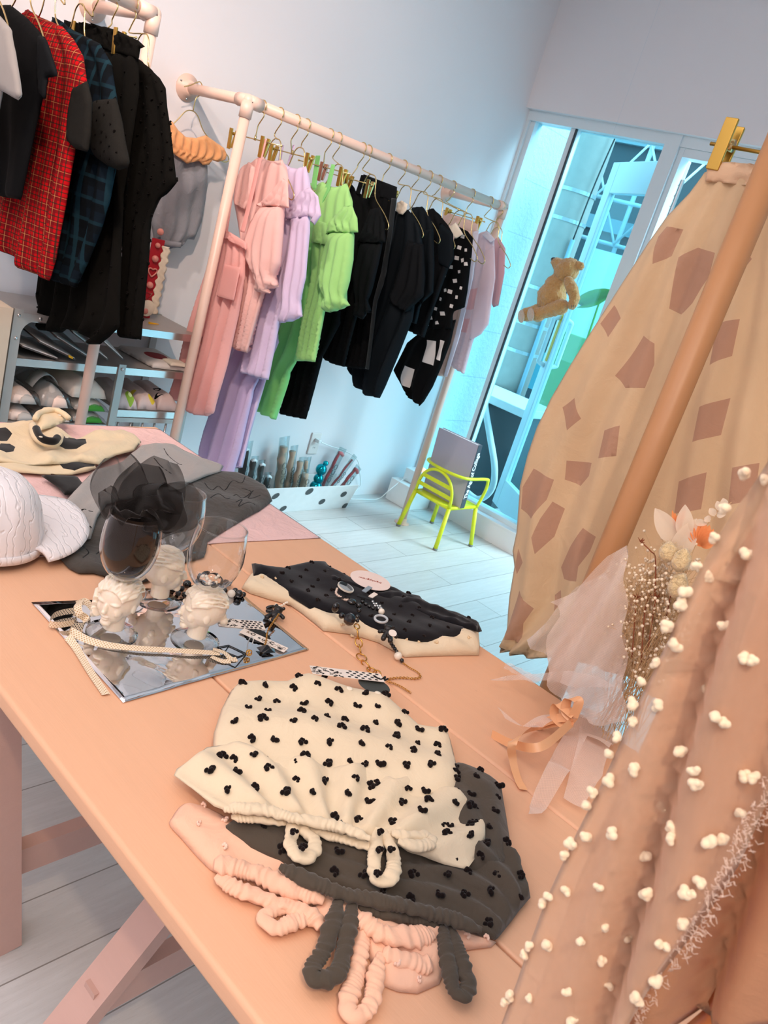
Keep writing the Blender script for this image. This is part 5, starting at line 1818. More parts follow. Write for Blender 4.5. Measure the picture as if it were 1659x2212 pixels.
def ruche(name, pts, r, mat, parent, wr=0.016, squash=0.62, seed=1, n=90, amp=0.15):
    """gathered elastic tube along a path: irregular puckers that run round the tube"""
    rr = random.Random(seed)
    C = [Vector(p) for p in curve_pts(pts, int(n * 1.5))]
    seg = 18
    V, F = [], []
    ph = [rr.uniform(0, 6.28) for _ in range(8)]
    L, w0, w1 = 0.0, 0.0, 0.0
    for i, p in enumerate(C):
        d = C[min(i + 1, len(C) - 1)] - C[max(i - 1, 0)]
        if i:
            st = (p - C[i - 1]).length
            L += st
            w0 += st / wr * 6.28 * (1 + 0.55 * math.sin(L * 130 + ph[4]) + 0.35 * math.sin(L * 57 + ph[5]))
            w1 += st / (wr * 0.45) * 6.28 * (1 + 0.6 * math.sin(L * 90 + ph[6]))
        d.normalize()
        s = d.cross(Vector((0, 0, 1)))
        s = s.normalized() if s.length > 0.05 else Vector((1, 0, 0))
        u = s.cross(d).normalized()
        end = min(1.0, 0.5 + 5.0 * min(i, len(C) - 1 - i) / len(C))
        for k in range(seg):
            a = 2 * math.pi * k / seg
            g_ = 0.55 + 0.45 * math.sin(a + 140 * L + ph[0])
            w = 1 + amp * 1.1 * g_ * math.sin(w0 + 1.5 * math.sin(a + ph[1]) + 0.9 * math.sin(2 * a + L * 90)) + 0.6 * amp * (1.1 - g_) * math.sin(w1 + 2.4 * math.sin(a + ph[2]) + ph[3]) + 0.09 * math.sin(L * 70 + ph[7]) + 0.05 * math.sin(3 * a + L * 120)
            V.append(p + (s * math.cos(a) + u * (math.sin(a) * squash)) * (r * w * end))
    for i in range(len(C) - 1):
        for k in range(seg):
            F.append((i * seg + k, i * seg + (k + 1) % seg, (i + 1) * seg + (k + 1) % seg, (i + 1) * seg + k))
    F += [tuple(range(seg))[::-1], tuple((len(C) - 1) * seg + k for k in range(seg))]
    return mk(name, V, F, mat, parent, True)


def zp(pts, Z):
    return [tuple(on_z(p, Z)) for p in pts]


# --- three romper sets in a pile
M_pnk = fabric('peach_pink_gauze', 'f0bfa2', wr=0.3)
M_chr = fabric('charcoal_marl', '50473d', wr=0.3)
M_crm = fabric('cream_jersey', 'e3d0b2', wr=0.3)
M_tuftk = fabric('black_yarn_tuft', '1a1211', rough=1.0, sheen=0.1)
M_tuftp = fabric('pink_yarn_tuft', 'f3cdb8', rough=1.0)
Z_P, Z_D, Z_W = 0.7005, 0.708, 0.721

t = thing('tufted_romper', 'peach pink tufted romper at the bottom of the pile of three', 'romper', tuple(on_z((600, 1950), Z_P)))
f3 = plane_z(Z_P)
A = [(370, 1769), (396, 1739), (441, 1744), (500, 1775), (620, 1850), (720, 1930), (690, 1945), (560, 1905), (520, 1880), (467, 1888), (430, 1858), (392, 1815), (366, 1786)]
o = pad('bib_frill', px_z(A, Z_P), f3, M_pnk, t, T=0.014, edge=0.04, res=0.009, flat_back=True, folds=2, amp=0.003, noise=0.003, seed=4, round_=3)
tufts(t, o, f3, px_z([(437, 1749), (424, 1800), (480, 1790), (478, 1850)], Z_P), 0.0045, M_tuftp)
B2 = [(690, 1930), (760, 1950), (960, 1985), (1010, 2010), (1072, 2037), (1060, 2048), (985, 2058), (960, 2095), (948, 2128), (900, 2149), (860, 2145), (815, 2128), (800, 2080), (775, 2040), (700, 2010), (664, 1980)]
o = pad('shorts', px_z(B2, Z_P), f3, M_pnk, t, T=0.016, edge=0.04, res=0.010, flat_back=True, folds=3, amp=0.004, noise=0.004, seed=7)
tufts(t, o, f3, px_z([(1045, 2038), (900, 2130), (850, 2100), (1000, 2040)], Z_P), 0.0045, M_tuftp)
ruche('gathered_waist', zp([(462, 1868), (500, 1872), (560, 1890), (620, 1915), (700, 1945)], Z_P + 0.016), 0.013, M_pnk, t, seed=2)
ruche('gathered_waist', zp([(466, 1893), (510, 1918), (560, 1938), (610, 1955), (668, 1975), (694, 2004)], Z_P + 0.011), 0.010, M_pnk, t, seed=3)
ruche('gathered_waist', zp([(775, 1978), (822, 2015), (880, 2024), (936, 2020)], Z_P + 0.018), 0.013, M_pnk, t, seed=5)
ruche('gathered_waist', zp([(826, 2058), (860, 2070), (900, 2082), (934, 2086)], Z_P + 0.012), 0.011, M_pnk, t, seed=6)
ruche('shoulder_strap', zp([(640, 1942), (596, 1962), (572, 1978), (580, 1998), (604, 2003), (640, 1990), (672, 1985)], Z_P + 0.010), 0.0095, M_pnk, t, seed=8)
ruche('shoulder_strap', zp([(792, 1985), (782, 2030), (776, 2080), (762, 2130), (751, 2165), (762, 2192), (786, 2190), (802, 2165), (812, 2110), (822, 2060)], Z_P + 0.011), 0.0095, M_pnk, t, seed=9, n=120)

t = thing('tufted_romper', 'charcoal romper with black tufts in the middle of the pile', 'romper', tuple(on_z((820, 1850), Z_D)))
f3 = plane_z(Z_D)
S2 = [(960, 1660), (988, 1653), (1030, 1672), (1069, 1698), (1084, 1713), (1092, 1760), (1099, 1805), (1104, 1850), (1080, 1900), (960, 1900), (900, 1800)]
o = pad('shorts', px_z(S2, Z_D), f3, M_chr, t, T=0.024, edge=0.04, res=0.010, flat_back=True, folds=3, amp=0.004, noise=0.004, seed=11)
tufts(t, o, f3, scatter(px_z(S2, Z_D), 0.036, 4, 0.12), 0.0066, M_tuftk)
A = [(473, 1795), (507, 1772), (560, 1772), (640, 1780), (760, 1800), (900, 1830), (1020, 1850), (1050, 1822), (1080, 1826), (1125, 1860), (1125, 1885), (1145, 1941), (1120, 1970), (1104, 1992), (1075, 2028), (1069, 2033), (1030, 2022), (983, 2002), (942, 1990), (846, 1978), (775, 1951), (694, 1912), (640, 1900), (600, 1870), (537, 1842), (495, 1816)]
o = pad('bib_frill', px_z(A, Z_D), f3, M_chr, t, T=0.015, edge=0.016, res=0.009, flat_back=True, folds=8, amp=0.005, noise=0.003, seed=12)
tufts(t, o, f3, scatter(px_z(A, Z_D), 0.038, 9, 0.12), 0.0066, M_tuftk)
ruche('gathered_waist', zp([(604, 1872), (640, 1888), (700, 1915), (760, 1935), (840, 1950), (920, 1970), (985, 1988), (1040, 2010)], Z_D + 0.020), 0.010, M_chr, t, seed=12, n=140)
ruche('gathered_waist', zp([(775, 1955), (840, 1975), (900, 1985), (950, 1995)], Z_D + 0.010), 0.009, M_chr, t, seed=13)
ruche('shoulder_strap', zp([(738, 1928), (722, 1985), (702, 2045), (678, 2088), (676, 2108), (698, 2116), (726, 2104), (742, 2060), (754, 2000), (764, 1945)], Z_D + 0.012), 0.0098, M_chr, t, seed=14, n=130, wr=0.017, amp=0.15)
ruche('shoulder_strap', zp([(958, 1992), (962, 2040), (970, 2090), (982, 2140), (1000, 2150), (1012, 2130), (1002, 2090), (985, 2040), (975, 2000)], Z_D + 0.012), 0.0092, M_chr, t, seed=15, n=130, wr=0.017, amp=0.15)

t = thing('tufted_romper', 'cream romper with black tufts on top of the pile', 'romper', tuple(on_z((750, 1680), Z_W)))
f3 = plane_z(Z_W)
S1 = [(514, 1478), (560, 1474), (615, 1478), (655, 1462), (690, 1470), (760, 1490), (834, 1506), (856, 1531), (902, 1569), (935, 1575), (963, 1572), (973, 1602), (985, 1653), (990, 1690), (985, 1730), (930, 1740), (760, 1720), (600, 1680), (470, 1660), (460, 1610), (461, 1587), (477, 1536), (497, 1496)]
ex = lambda V, s, t_: 0.007 * np.sin(26 * (V[:, 0] * 0.8 + V[:, 1] * 1.1) + 3 * np.sin(6 * V[:, 0]))
o1 = pad('shorts', px_z(S1, Z_W), f3, M_crm, t, T=0.018, edge=0.05, res=0.008, flat_back=True, noise=0.004, seed=21, extra=ex)
tufts(t, o1, f3, scatter(px_z(S1, Z_W), 0.042, 14, 0.14), 0.0068, M_tuftk)
Z2_ = Z_W + 0.006
f4 = plane_z(Z2_)
A = [(375, 1677), (381, 1663), (415, 1640), (446, 1616), (472, 1612), (505, 1606), (545, 1622), (590, 1650), (640, 1636), (690, 1655), (745, 1662), (800, 1652), (850, 1690), (900, 1672), (945, 1700), (985, 1712), (1044, 1764), (1049, 1790), (1047, 1818), (1030, 1850), (1008, 1880), (960, 1870), (927, 1858), (880, 1842), (866, 1832), (800, 1815), (715, 1792), (650, 1772), (600, 1764), (497, 1757), (462, 1744), (415, 1706)]
cen = on_z((730, 1900), Z2_)
o2 = pad('bib_frill', px_z(A, Z2_), f4, M_crm, t, T=0.010, edge=0.014, res=0.007, flat_back=True, noise=0.002, seed=23, radial=((cen[0], cen[1]), 19, 0.0075))
tufts(t, o2, f4, scatter(px_z(A, Z2_), 0.041, 16, 0.14), 0.0068, M_tuftk)
ruche('gathered_waist', zp([(484, 1750), (520, 1745), (580, 1752), (640, 1768), (700, 1778), (760, 1795), (800, 1812)], Z_W + 0.026), 0.0085, M_crm, t, seed=24, n=140)
ruche('gathered_waist', zp([(500, 1765), (560, 1768), (618, 1778)], Z_W + 0.014), 0.007, M_crm, t, seed=25)
ruche('gathered_waist', zp([(664, 1786), (720, 1806), (780, 1824), (800, 1828)], Z_W + 0.012), 0.0075, M_crm, t, seed=26)
ruche('gathered_waist', zp([(846, 1800), (880, 1805), (920, 1806), (930, 1822), (890, 1826), (860, 1816)], Z_W + 0.022), 0.0085, M_crm, t, seed=27)
s1_ = ruche('shoulder_strap', zp([(634, 1760), (632, 1790), (626, 1820), (640, 1846), (662, 1852), (678, 1836), (676, 1812), (660, 1795), (655, 1775)], Z_W + 0.014), 0.0088, M_crm, t, seed=28, n=110, wr=0.02, amp=0.13)
s2_ = ruche('shoulder_strap', zp([(818, 1790), (812, 1830), (808, 1875), (818, 1902), (838, 1900), (850, 1880), (850, 1845), (838, 1815), (828, 1795)], Z_W + 0.015), 0.0092, M_crm, t, seed=29, n=110, wr=0.02, amp=0.13)
M_lab = plain('woven_label_black', '1c1a1a', 0.8)
lb = on_z((742, 1776), Z_W + 0.016)
G().box((lb[0] - 0.010, lb[1] - 0.004, lb[2]), (lb[0] + 0.010, lb[1] + 0.004, lb[2] + 0.001)).build('neck_label', M_lab, t, False)
for p in ((748, 1510), (808, 1522)):
    c = surf(o1, f3, on_z(p, Z_W)[:2], 0.0)
    G().lathe(c, [(0.0055, 0), (0.0058, 0.001), (0.004, 0.0018), (0.001, 0.002)], seg=16).build('snap_button', plain('cream_snap', 'efe2cc', 0.35), t)
for (px_, py_), rr_ in (((636, 1800), 0), ((655, 1832), 1), ((822, 1800), 2), ((820, 1838), 3), ((846, 1838), 4), ((816, 1890), 5)):
    c = Vector(on_z((px_, py_), Z_W + 0.027))
    g = tuft_mesh('tuft', 0.0056, rr_ + 60)
    o = mk('tuft', g.v, g.f, M_tuftk, None, True, origin=(0, 0, 0))
    o.parent = t
    o.location = c - wloc(t)

# --- black and cream tufted shorts, folded
M_bsh = fabric('black_voile', '17161a', rough=0.8)
Zs = 0.7005
t = thing('tufted_shorts', 'cream tufted shorts folded under the black tufted shorts', 'shorts', tuple(on_z((800, 1390), Zs)))
f3 = plane_z(Zs)
C1 = [(521, 1272), (539, 1244), (571, 1242), (643, 1293), (700, 1310), (900, 1370), (1000, 1372), (1033, 1378), (1036, 1398), (1034, 1417), (960, 1418), (874, 1421), (845, 1405), (818, 1390), (780, 1378), (750, 1371), (698, 1364), (678, 1347), (650, 1325), (627, 1309), (580, 1296), (539, 1283)]
o = pad('folded_body', px_z(C1, Zs), f3, M_crm, t, T=0.022, edge=0.022, res=0.009, flat_back=True, noise=0.003, folds=3, amp=0.003, seed=31)
tufts(t, o, f3, px_z([(560, 1268), (590, 1272), (640, 1308), (680, 1330), (735, 1366), (870, 1398), (900, 1402), (935, 1405), (1005, 1400), (760, 1376)], Zs), 0.0045, fabric('cream_yarn_tuft', 'e3c79f', rough=1))
Zb = 0.716
t = thing('tufted_shorts', 'black tufted shorts with frilled edge lying on the cream shorts', 'shorts', tuple(on_z((800, 1310), Zb)))
f3 = plane_z(Zb)
C2 = [(543, 1219), (575, 1228), (608, 1231), (622, 1227), (648, 1222), (674, 1217), (704, 1218), (714, 1236), (750, 1256), (800, 1266), (846, 1272), (873, 1286), (907, 1290), (918, 1304), (945, 1307), (961, 1319), (985, 1326), (1005, 1336), (1033, 1346), (1041, 1365), (1018, 1372), (1001, 1380), (953, 1389), (905, 1388), (857, 1384), (800, 1362), (770, 1348), (720, 1330), (667, 1316), (611, 1280), (567, 1245), (548, 1250)]
o = pad('folded_body', px_z(C2, Zb), f3, M_bsh, t, T=0.014, edge=0.02, res=0.008, flat_back=True, noise=0.004, nfreq=9, folds=2, amp=0.0012, seed=33)
tufts(t, o, f3, scatter(px_z(C2, Zb), 0.042, 8, 0.1), 0.005, M_tuftk)
C3 = [(700, 1232), (730, 1240), (846, 1276), (905, 1292), (961, 1322), (1033, 1350), (1030, 1366), (940, 1338), (860, 1306), (780, 1276), (715, 1256)]
pad('frilled_edge', px_z(C3, Zb + 0.012), plane_z(Zb + 0.012), M_bsh, t, T=0.006, edge=0.012, res=0.006, folds=1, flat_back=True, noise=0.004, nfreq=34, seed=35)

# --- round swing tag
def flat_disc(name, c, ex, rx, ry, mat, parent, th=0.0008, n=None):
    n = Vector((0, 0, 1)) if n is None else Vector(n).normalized()
    ex = Vector(ex)
    ex = (ex - n * ex.dot(n)).normalized()
    ey = n.cross(ex)
    P = [Vector(c) + ex * (rx * math.cos(a)) + ey * (ry * math.sin(a)) for a in np.linspace(0, 2 * math.pi, 49)[:-1]]
    Q = [p + n * th for p in P]
    m = len(P)
    return mk(name, P + Q, [tuple(range(m))[::-1], tuple(range(m, 2 * m))] + [(i, (i + 1) % m, m + (i + 1) % m, m + i) for i in range(m)], mat, parent, False)


M_tagc = plain('blush_tag_card', 'efd9cf', 0.6)
M_tagr = plain('rust_print', 'a5452f', 0.7)
ct = Vector(on_z((800, 1254), 0.738))
exl = (Vector(on_z((750, 1242), 0.738)) - Vector(on_z((850, 1268), 0.738))).normalized()
t = thing('swing_tag', 'round blush swing tag with small rust lettering on the black shorts', 'tag', tuple(ct))
flat_disc('tag_card', ct, exl, 0.046, 0.046, M_tagc, t)
tx = text('printed_name', 'frankygrow', M_tagr, t, ct + Vector((0, 0, 0.0012)), (0, 0, 0), 0.0115, 0.0002, shear=0.25)
lay_text(tx, exl, (0, 0, 1))
ct2 = Vector(on_z((122, 1180), 0.722))
t = thing('swing_tag', 'round white swing tag with red lettering sticking out under the cap', 'tag', tuple(ct2))
n2 = Vector((-0.25, -0.5, 0.8)).normalized()
flat_disc('tag_card', ct2, (1, -0.25, 0), 0.040, 0.024, M_tagc, t, n=n2)
tx = text('printed_name', 'frankygrow', plain('red_print2', 'c8342c', 0.7), t, ct2 + n2 * 0.0012, (0, 0, 0), 0.010, 0.0002)
lay_text(tx, (1, -0.25, 0), n2)

# --- pink tissue sheet over the far end of the table
M_tis = fabric('pink_tissue', 'e9c2bd', rough=0.8, wr=0.6, weave=0.0, sheen=0)
TS = [(0.44, 1.335), (0.80, 1.31), (1.15, 1.30), (1.434, 1.275), (1.434, 2.03), (1.30, 2.045), (0.95, 2.05), (0.44, 2.05)]
tis = pad('tissue_sheet', TS, plane_z(0.7003), M_tis, None, T=0.0012, edge=0.01, res=0.02, flat_back=True, noise=0.0006, seed=2)
tag(tis, 'pink tissue sheet covering the far end of the table', 'paper sheet')

# --- clothes at the far end
M_drk = fabric('dark_taupe_jersey', '4a4540', wr=0.35)
M_gry = fabric('light_grey_jersey', 'a39d98', wr=0.35)
M_cow, M_cowb = fabric('cream_cow_jersey', 'e2cdaa', wr=0.3), fabric('black_patch_print', '1c1a19')
M_inkl = plain('black_line_print', '141313', 0.8)
Zd = 0.7035
t = thing('line_drawn_top', 'dark taupe top with black squiggle lines under the other clothes', 'top', tuple(on_z((300, 1150), Zd)))
f3 = plane_z(Zd)
D1 = [(430, 1022), (512, 1021), (545, 1037), (575, 1055), (582, 1072), (588, 1084), (560, 1105), (532, 1120), (490, 1145), (448, 1172), (445, 1193), (440, 1205), (395, 1218), (360, 1235), (318, 1258), (290, 1262), (250, 1252), (202, 1240), (170, 1240), (148, 1229), (128, 1207), (100, 1192), (60, 1182), (30, 1172), (50, 1150), (120, 1130), (260, 1090), (400, 1050)]
o = pad('body', px_z(D1, Zd), f3, M_drk, t, T=0.010, edge=0.014, res=0.012, flat_back=True, noise=0.005, nfreq=6, seed=41)
for pts in (((440, 1048), (455, 1066), (470, 1054), (484, 1064), (500, 1046), (520, 1052), (528, 1036)), ((450, 1090), (470, 1078), (488, 1092), (508, 1076), (520, 1086), (545, 1070)), ((505, 1100), (520, 1092), (512, 1108), (535, 1098), (552, 1104)),
            ((520, 1062), (540, 1072), (534, 1086), (560, 1080)), ((150, 1195), (170, 1182), (190, 1200), (176, 1218)), ((205, 1205), (225, 1190), (250, 1206), (240, 1226)), ((70, 1160), (90, 1150), (112, 1164), (100, 1180))):
    print_line(t, o, f3, Zd, pts, 0.0012, M_inkl)
Zg = 0.716
t = thing('line_drawn_top', 'light grey top with thin black lines lying across the dark taupe one', 'top', tuple(on_z((330, 1040), Zg)))
f3 = plane_z(Zg)
D2 = [(300, 968), (340, 960), (376, 961), (400, 975), (440, 992), (483, 1008), (476, 1020), (445, 1030), (409, 1045), (392, 1060), (300, 1075), (230, 1090), (210, 1120), (196, 1165), (165, 1172), (143, 1166), (140, 1130), (136, 1090), (160, 1062), (200, 1020), (262, 1000)]
o = pad('body', px_z(D2, Zg), f3, M_gry, t, T=0.009, edge=0.014, res=0.011, flat_back=True, noise=0.005, nfreq=6, folds=3, amp=0.004, seed=43)
for pts in (((352, 978), (362, 992), (384, 1008), (392, 1010)), ((160, 1118), (178, 1108), (200, 1112)), ((150, 1140), (172, 1126), (196, 1150)), ((330, 1000), (345, 1018), (370, 1030))):
    print_line(t, o, f3, Zg, pts, 0.0012, M_inkl)
sp = px_z([(80, 1140), (110, 1130), (150, 1138), (154, 1146), (146, 1152), (118, 1146)], Zg)
pad('black_patch', sp, plane_z(Zg + 0.011), M_cowb, t, T=0.003, edge=0.006, res=0.008, flat_back=True)

Zc = 0.718
t = thing('cow_spot_top', 'cream baby top with black cow patches spread at the far left end', 'top', tuple(on_z((110, 990), Zc)))
f3 = plane_z(Zc)
K1 = [(-70, 930), (0, 916), (40, 915), (72, 914), (120, 930), (165, 950), (200, 936), (232, 932), (263, 930), (290, 942), (305, 956), (290, 975), (250, 985), (215, 1005), (170, 1000), (130, 1004), (60, 1006), (0, 1000), (-70, 1000)]
spk = [([(0, 938), (10, 937), (25, 946), (14, 960), (0, 963), (-20, 960), (-20, 938)], 1), ([(0, 968), (20, 965), (32, 972), (28, 982), (12, 986), (-8, 983)], 1), ([(108, 962), (125, 952), (160, 949), (184, 952), (186, 964), (165, 973), (140, 974), (118, 968)], 1),
       ([(10, 999), (30, 1000), (46, 1005), (20, 1005)], 1), ([(105, 1003), (128, 1001), (150, 996), (150, 1000), (130, 1004)], 1)]
inn = np.array(px_z(K1, Zc))
o = pad('body', px_z(K1, Zc), f3, [M_cow, M_cowb], t, T=0.011, edge=0.014, res=0.009, flat_back=True, noise=0.0045, nfreq=11, folds=3, amp=0.004, seed=45, spots=[(px_z(s, Zc), m) for s, m in spk[:3]])
K2 = [(-60, 1000), (20, 1002), (100, 1004), (150, 998), (178, 988), (205, 1003), (208, 1013), (190, 1020), (155, 1027), (90, 1026), (40, 1022), (-60, 1016)]
o = pad('lower_layer', px_z(K2, Zc - 0.008), plane_z(Zc - 0.008), [M_cow, M_cowb], t, T=0.009, edge=0.012, res=0.009, flat_back=True, noise=0.003, seed=46,
        spots=[(px_z([(128, 1009), (150, 994), (175, 992), (204, 1004), (203, 1012), (160, 1023), (136, 1017)], Zc - 0.008), 1)])
pad('black_patch', px_z([(88, 1029), (130, 1030), (168, 1032), (178, 1045), (186, 1063), (140, 1071), (125, 1054)], Zc - 0.004), plane_z(Zc - 0.004), M_cowb, t, T=0.008, edge=0.014, res=0.009, flat_back=True)
# rolled neck band with snaps standing up
roll = [(70, 918), (74, 938), (84, 950), (104, 958), (124, 956), (130, 942)]
rp = [tuple(on_z(p, Zc + 0.028)) for p in roll]
G().tube(curve_pts(rp, 40), 0.009, 14).build('rolled_band', M_cow, t)
rp = [tuple(on_z(p, Zc + 0.038)) for p in ((76, 905), (84, 893), (100, 888), (118, 886), (136, 893), (148, 903))]
G().tube(curve_pts(rp, 40), 0.0075, 14).build('rolled_band', M_cow, t)
rp = [tuple(on_z(p, Zc + 0.036)) for p in ((78, 926), (84, 940), (96, 950), (116, 953), (124, 946))]
G().tube(curve_pts(rp, 40), 0.0095, 12).build('black_band', M_cowb, t)
pad('folded_flap', px_z([(70, 900), (90, 886), (130, 886), (150, 902), (140, 912), (110, 925), (84, 932)], Zc + 0.02), plane_z(Zc + 0.02), M_cow, t, T=0.016, edge=0.03, res=0.009, noise=0.003, seed=4, flat_back=True)
for p, zz in (((129, 897), 0.048), ((88, 944), 0.05), ((144, 945), 0.03)):
    c = on_z(p, Zc + zz)
    G().lathe(c, [(0.0022, 0), (0.0042, 0), (0.0042, 0.0012), (0.0022, 0.0012)], seg=16).build('snap_button', plain('cream_snap', 'efe2cc', 0.35), t)

# --- quilted white cap
cc = Vector(on_z((-34, 1168), 0.712))
t = thing('quilted_cap', 'white quilted cap with a wide brim at the left table edge', 'cap', tuple(cc))
q = NT('white_quilted_satin')
co = q.coord()
vo = q.add('ShaderNodeTexWave')
vo.inputs['Scale'].default_value = 12
vo.inputs['Distortion'].default_value = 9
vo.inputs['Detail'].default_value = 2
vo.inputs['Detail Scale'].default_value = 2.2
mp = q.scaled(co, (1.6, 0.8, 1.2))
nz = q.add('ShaderNodeTexNoise')
nz.inputs['Scale'].default_value = 9
q.link(mp, vo.inputs['Vector'])
d_ = q.math('SUBTRACT', 1.0, q.math('POWER', vo.outputs[1], 12.0))
setc(q.b.inputs['Base Color'], hexc('ebe5e6'))
q.b.inputs['Roughness'].default_value = 0.45
q.b.inputs['Sheen Weight'].default_value = 0.3
q.link(q.bump(q.math('MULTIPLY', d_, 1.0), 0.4, 0.005), q.b.inputs['Normal'])
RX, RYc, RZc = 0.098, 0.108, 0.135
V, F = [], []
nu, nv = 56, 22
for j in range(nv + 1):
    th = (math.pi / 2) * j / nv
    for i in range(nu):
        a = 2 * math.pi * i / nu
        rr_ = math.cos(th) ** 0.62 if j < nv else 0.0
        pl = 1 + 0.018 * math.sin(a * 13 + 2 * math.sin(3 * th)) * math.cos(th) + 0.016 * math.sin(7 * a + 5 * th)
        V.append(cc + Vector((RX * rr_ * math.cos(a) * pl, RYc * rr_ * math.sin(a) * pl, 0.004 + RZc * math.sin(th))))
for j in range(nv):
    for i in range(nu):
        F.append((j * nu + i, j * nu + (i + 1) % nu, (j + 1) * nu + (i + 1) % nu, (j + 1) * nu + i))
cr = mk('crown', V, F, q.m, t)
# brim points to the right in the photo (world +x, slightly to the wall)
rows = []
for j in range(9):
    s = j / 8
    row = []
    for i in range(29):
        a = math.radians(-78 + 156 * i / 28) + 0.35
        ext = 0.105 * max(0.0, math.cos((a - 0.35) * 0.98)) ** 0.75
        rx, ry = RX * 0.985 + ext * s, RYc * 0.985 + ext * s * 0.75
        row.append(cc + Vector((rx * math.cos(a), ry * math.sin(a), 0.020 + 0.012 * s - 0.030 * s * s * abs(math.sin(a - 0.35)) + 0.012 * math.cos(a - 0.35))))
    rows.append(row)
mod_solid(G().sheet(rows).build('brim', q.m, t), 0.006)
band = [[cc + Vector((RX * 1.01 * math.cos(a), RYc * 1.01 * math.sin(a), z)) for a in np.linspace(0, 2 * math.pi, 57)] for z in (0.004, 0.012, 0.020)]
mod_solid(G().sheet(band).build('sweat_band', q.m, t), 0.003)
# --- mirror foil sheet
def mirror_mat():
    t = NT('silver_mirror_foil')
    setc(t.b.inputs['Base Color'], hexc('dcdcdf'))
    t.b.inputs['Metallic'].default_value = 1.0
    t.b.inputs['Roughness'].default_value = 0.035
    co = t.coord()
    t.link(t.bump(t.noise(9, 3, 0.5, coord=co, dist=1.2), 0.05, 0.02), t.b.inputs['Normal'])
    return t.m


TZM = 0.7012
c4 = [Vector(on_z(p, TZM)) for p in ((70, 1305), (545, 1285), (667, 1406), (265, 1520))]
c4 = [Vector((0.642, 1.162, TZM)), Vector((1.040, 1.082, TZM)), Vector((1.036, 0.872, TZM)), Vector((0.642, 0.856, TZM))]
rows = []
for j in range(25):
    v = j / 24
    row = []
    for i in range(41):
        u = i / 40
        p = (c4[0] * (1 - u) + c4[1] * u) * (1 - v) + (c4[3] * (1 - u) + c4[2] * u) * v
        z = 0.0008 + 0.0010 * (1 + math.sin(9 * u + 5 * v + 2 * math.sin(6 * v))) * 0.5 + 0.0012 * math.exp(-((u - 0.28) ** 2 + (v - 0.85) ** 2) / 0.03) * (1 + math.sin(34 * u - 14 * v))
        row.append(p + Vector((0, 0, z)))
    rows.append(row)
mir = mod_solid(G().sheet(rows).build('mirror_sheet', mirror_mat()), 0.0004)
tag(mir, 'silver mirror foil sheet lying under the goblets', 'mirror sheet')

# --- goblets with frosted head stems
M_gl = clear('goblet_glass', 'fbfbfa', 0.04, 0.015, 0.985, edge=1.1)
M_fr = NT('frosted_glass_head')
setc(M_fr.b.inputs['Base Color'], hexc('efe1cd'))
M_fr.b.inputs['Roughness'].default_value = 0.28
M_fr.b.inputs['Subsurface Weight'].default_value = 0.5
M_fr.b.inputs['Subsurface Radius'].default_value = (0.02, 0.015, 0.01)
M_fr.b.inputs['Subsurface Scale'].default_value = 0.6
M_fr.b.inputs['Coat Weight'].default_value = 0.3
M_fr = M_fr.m


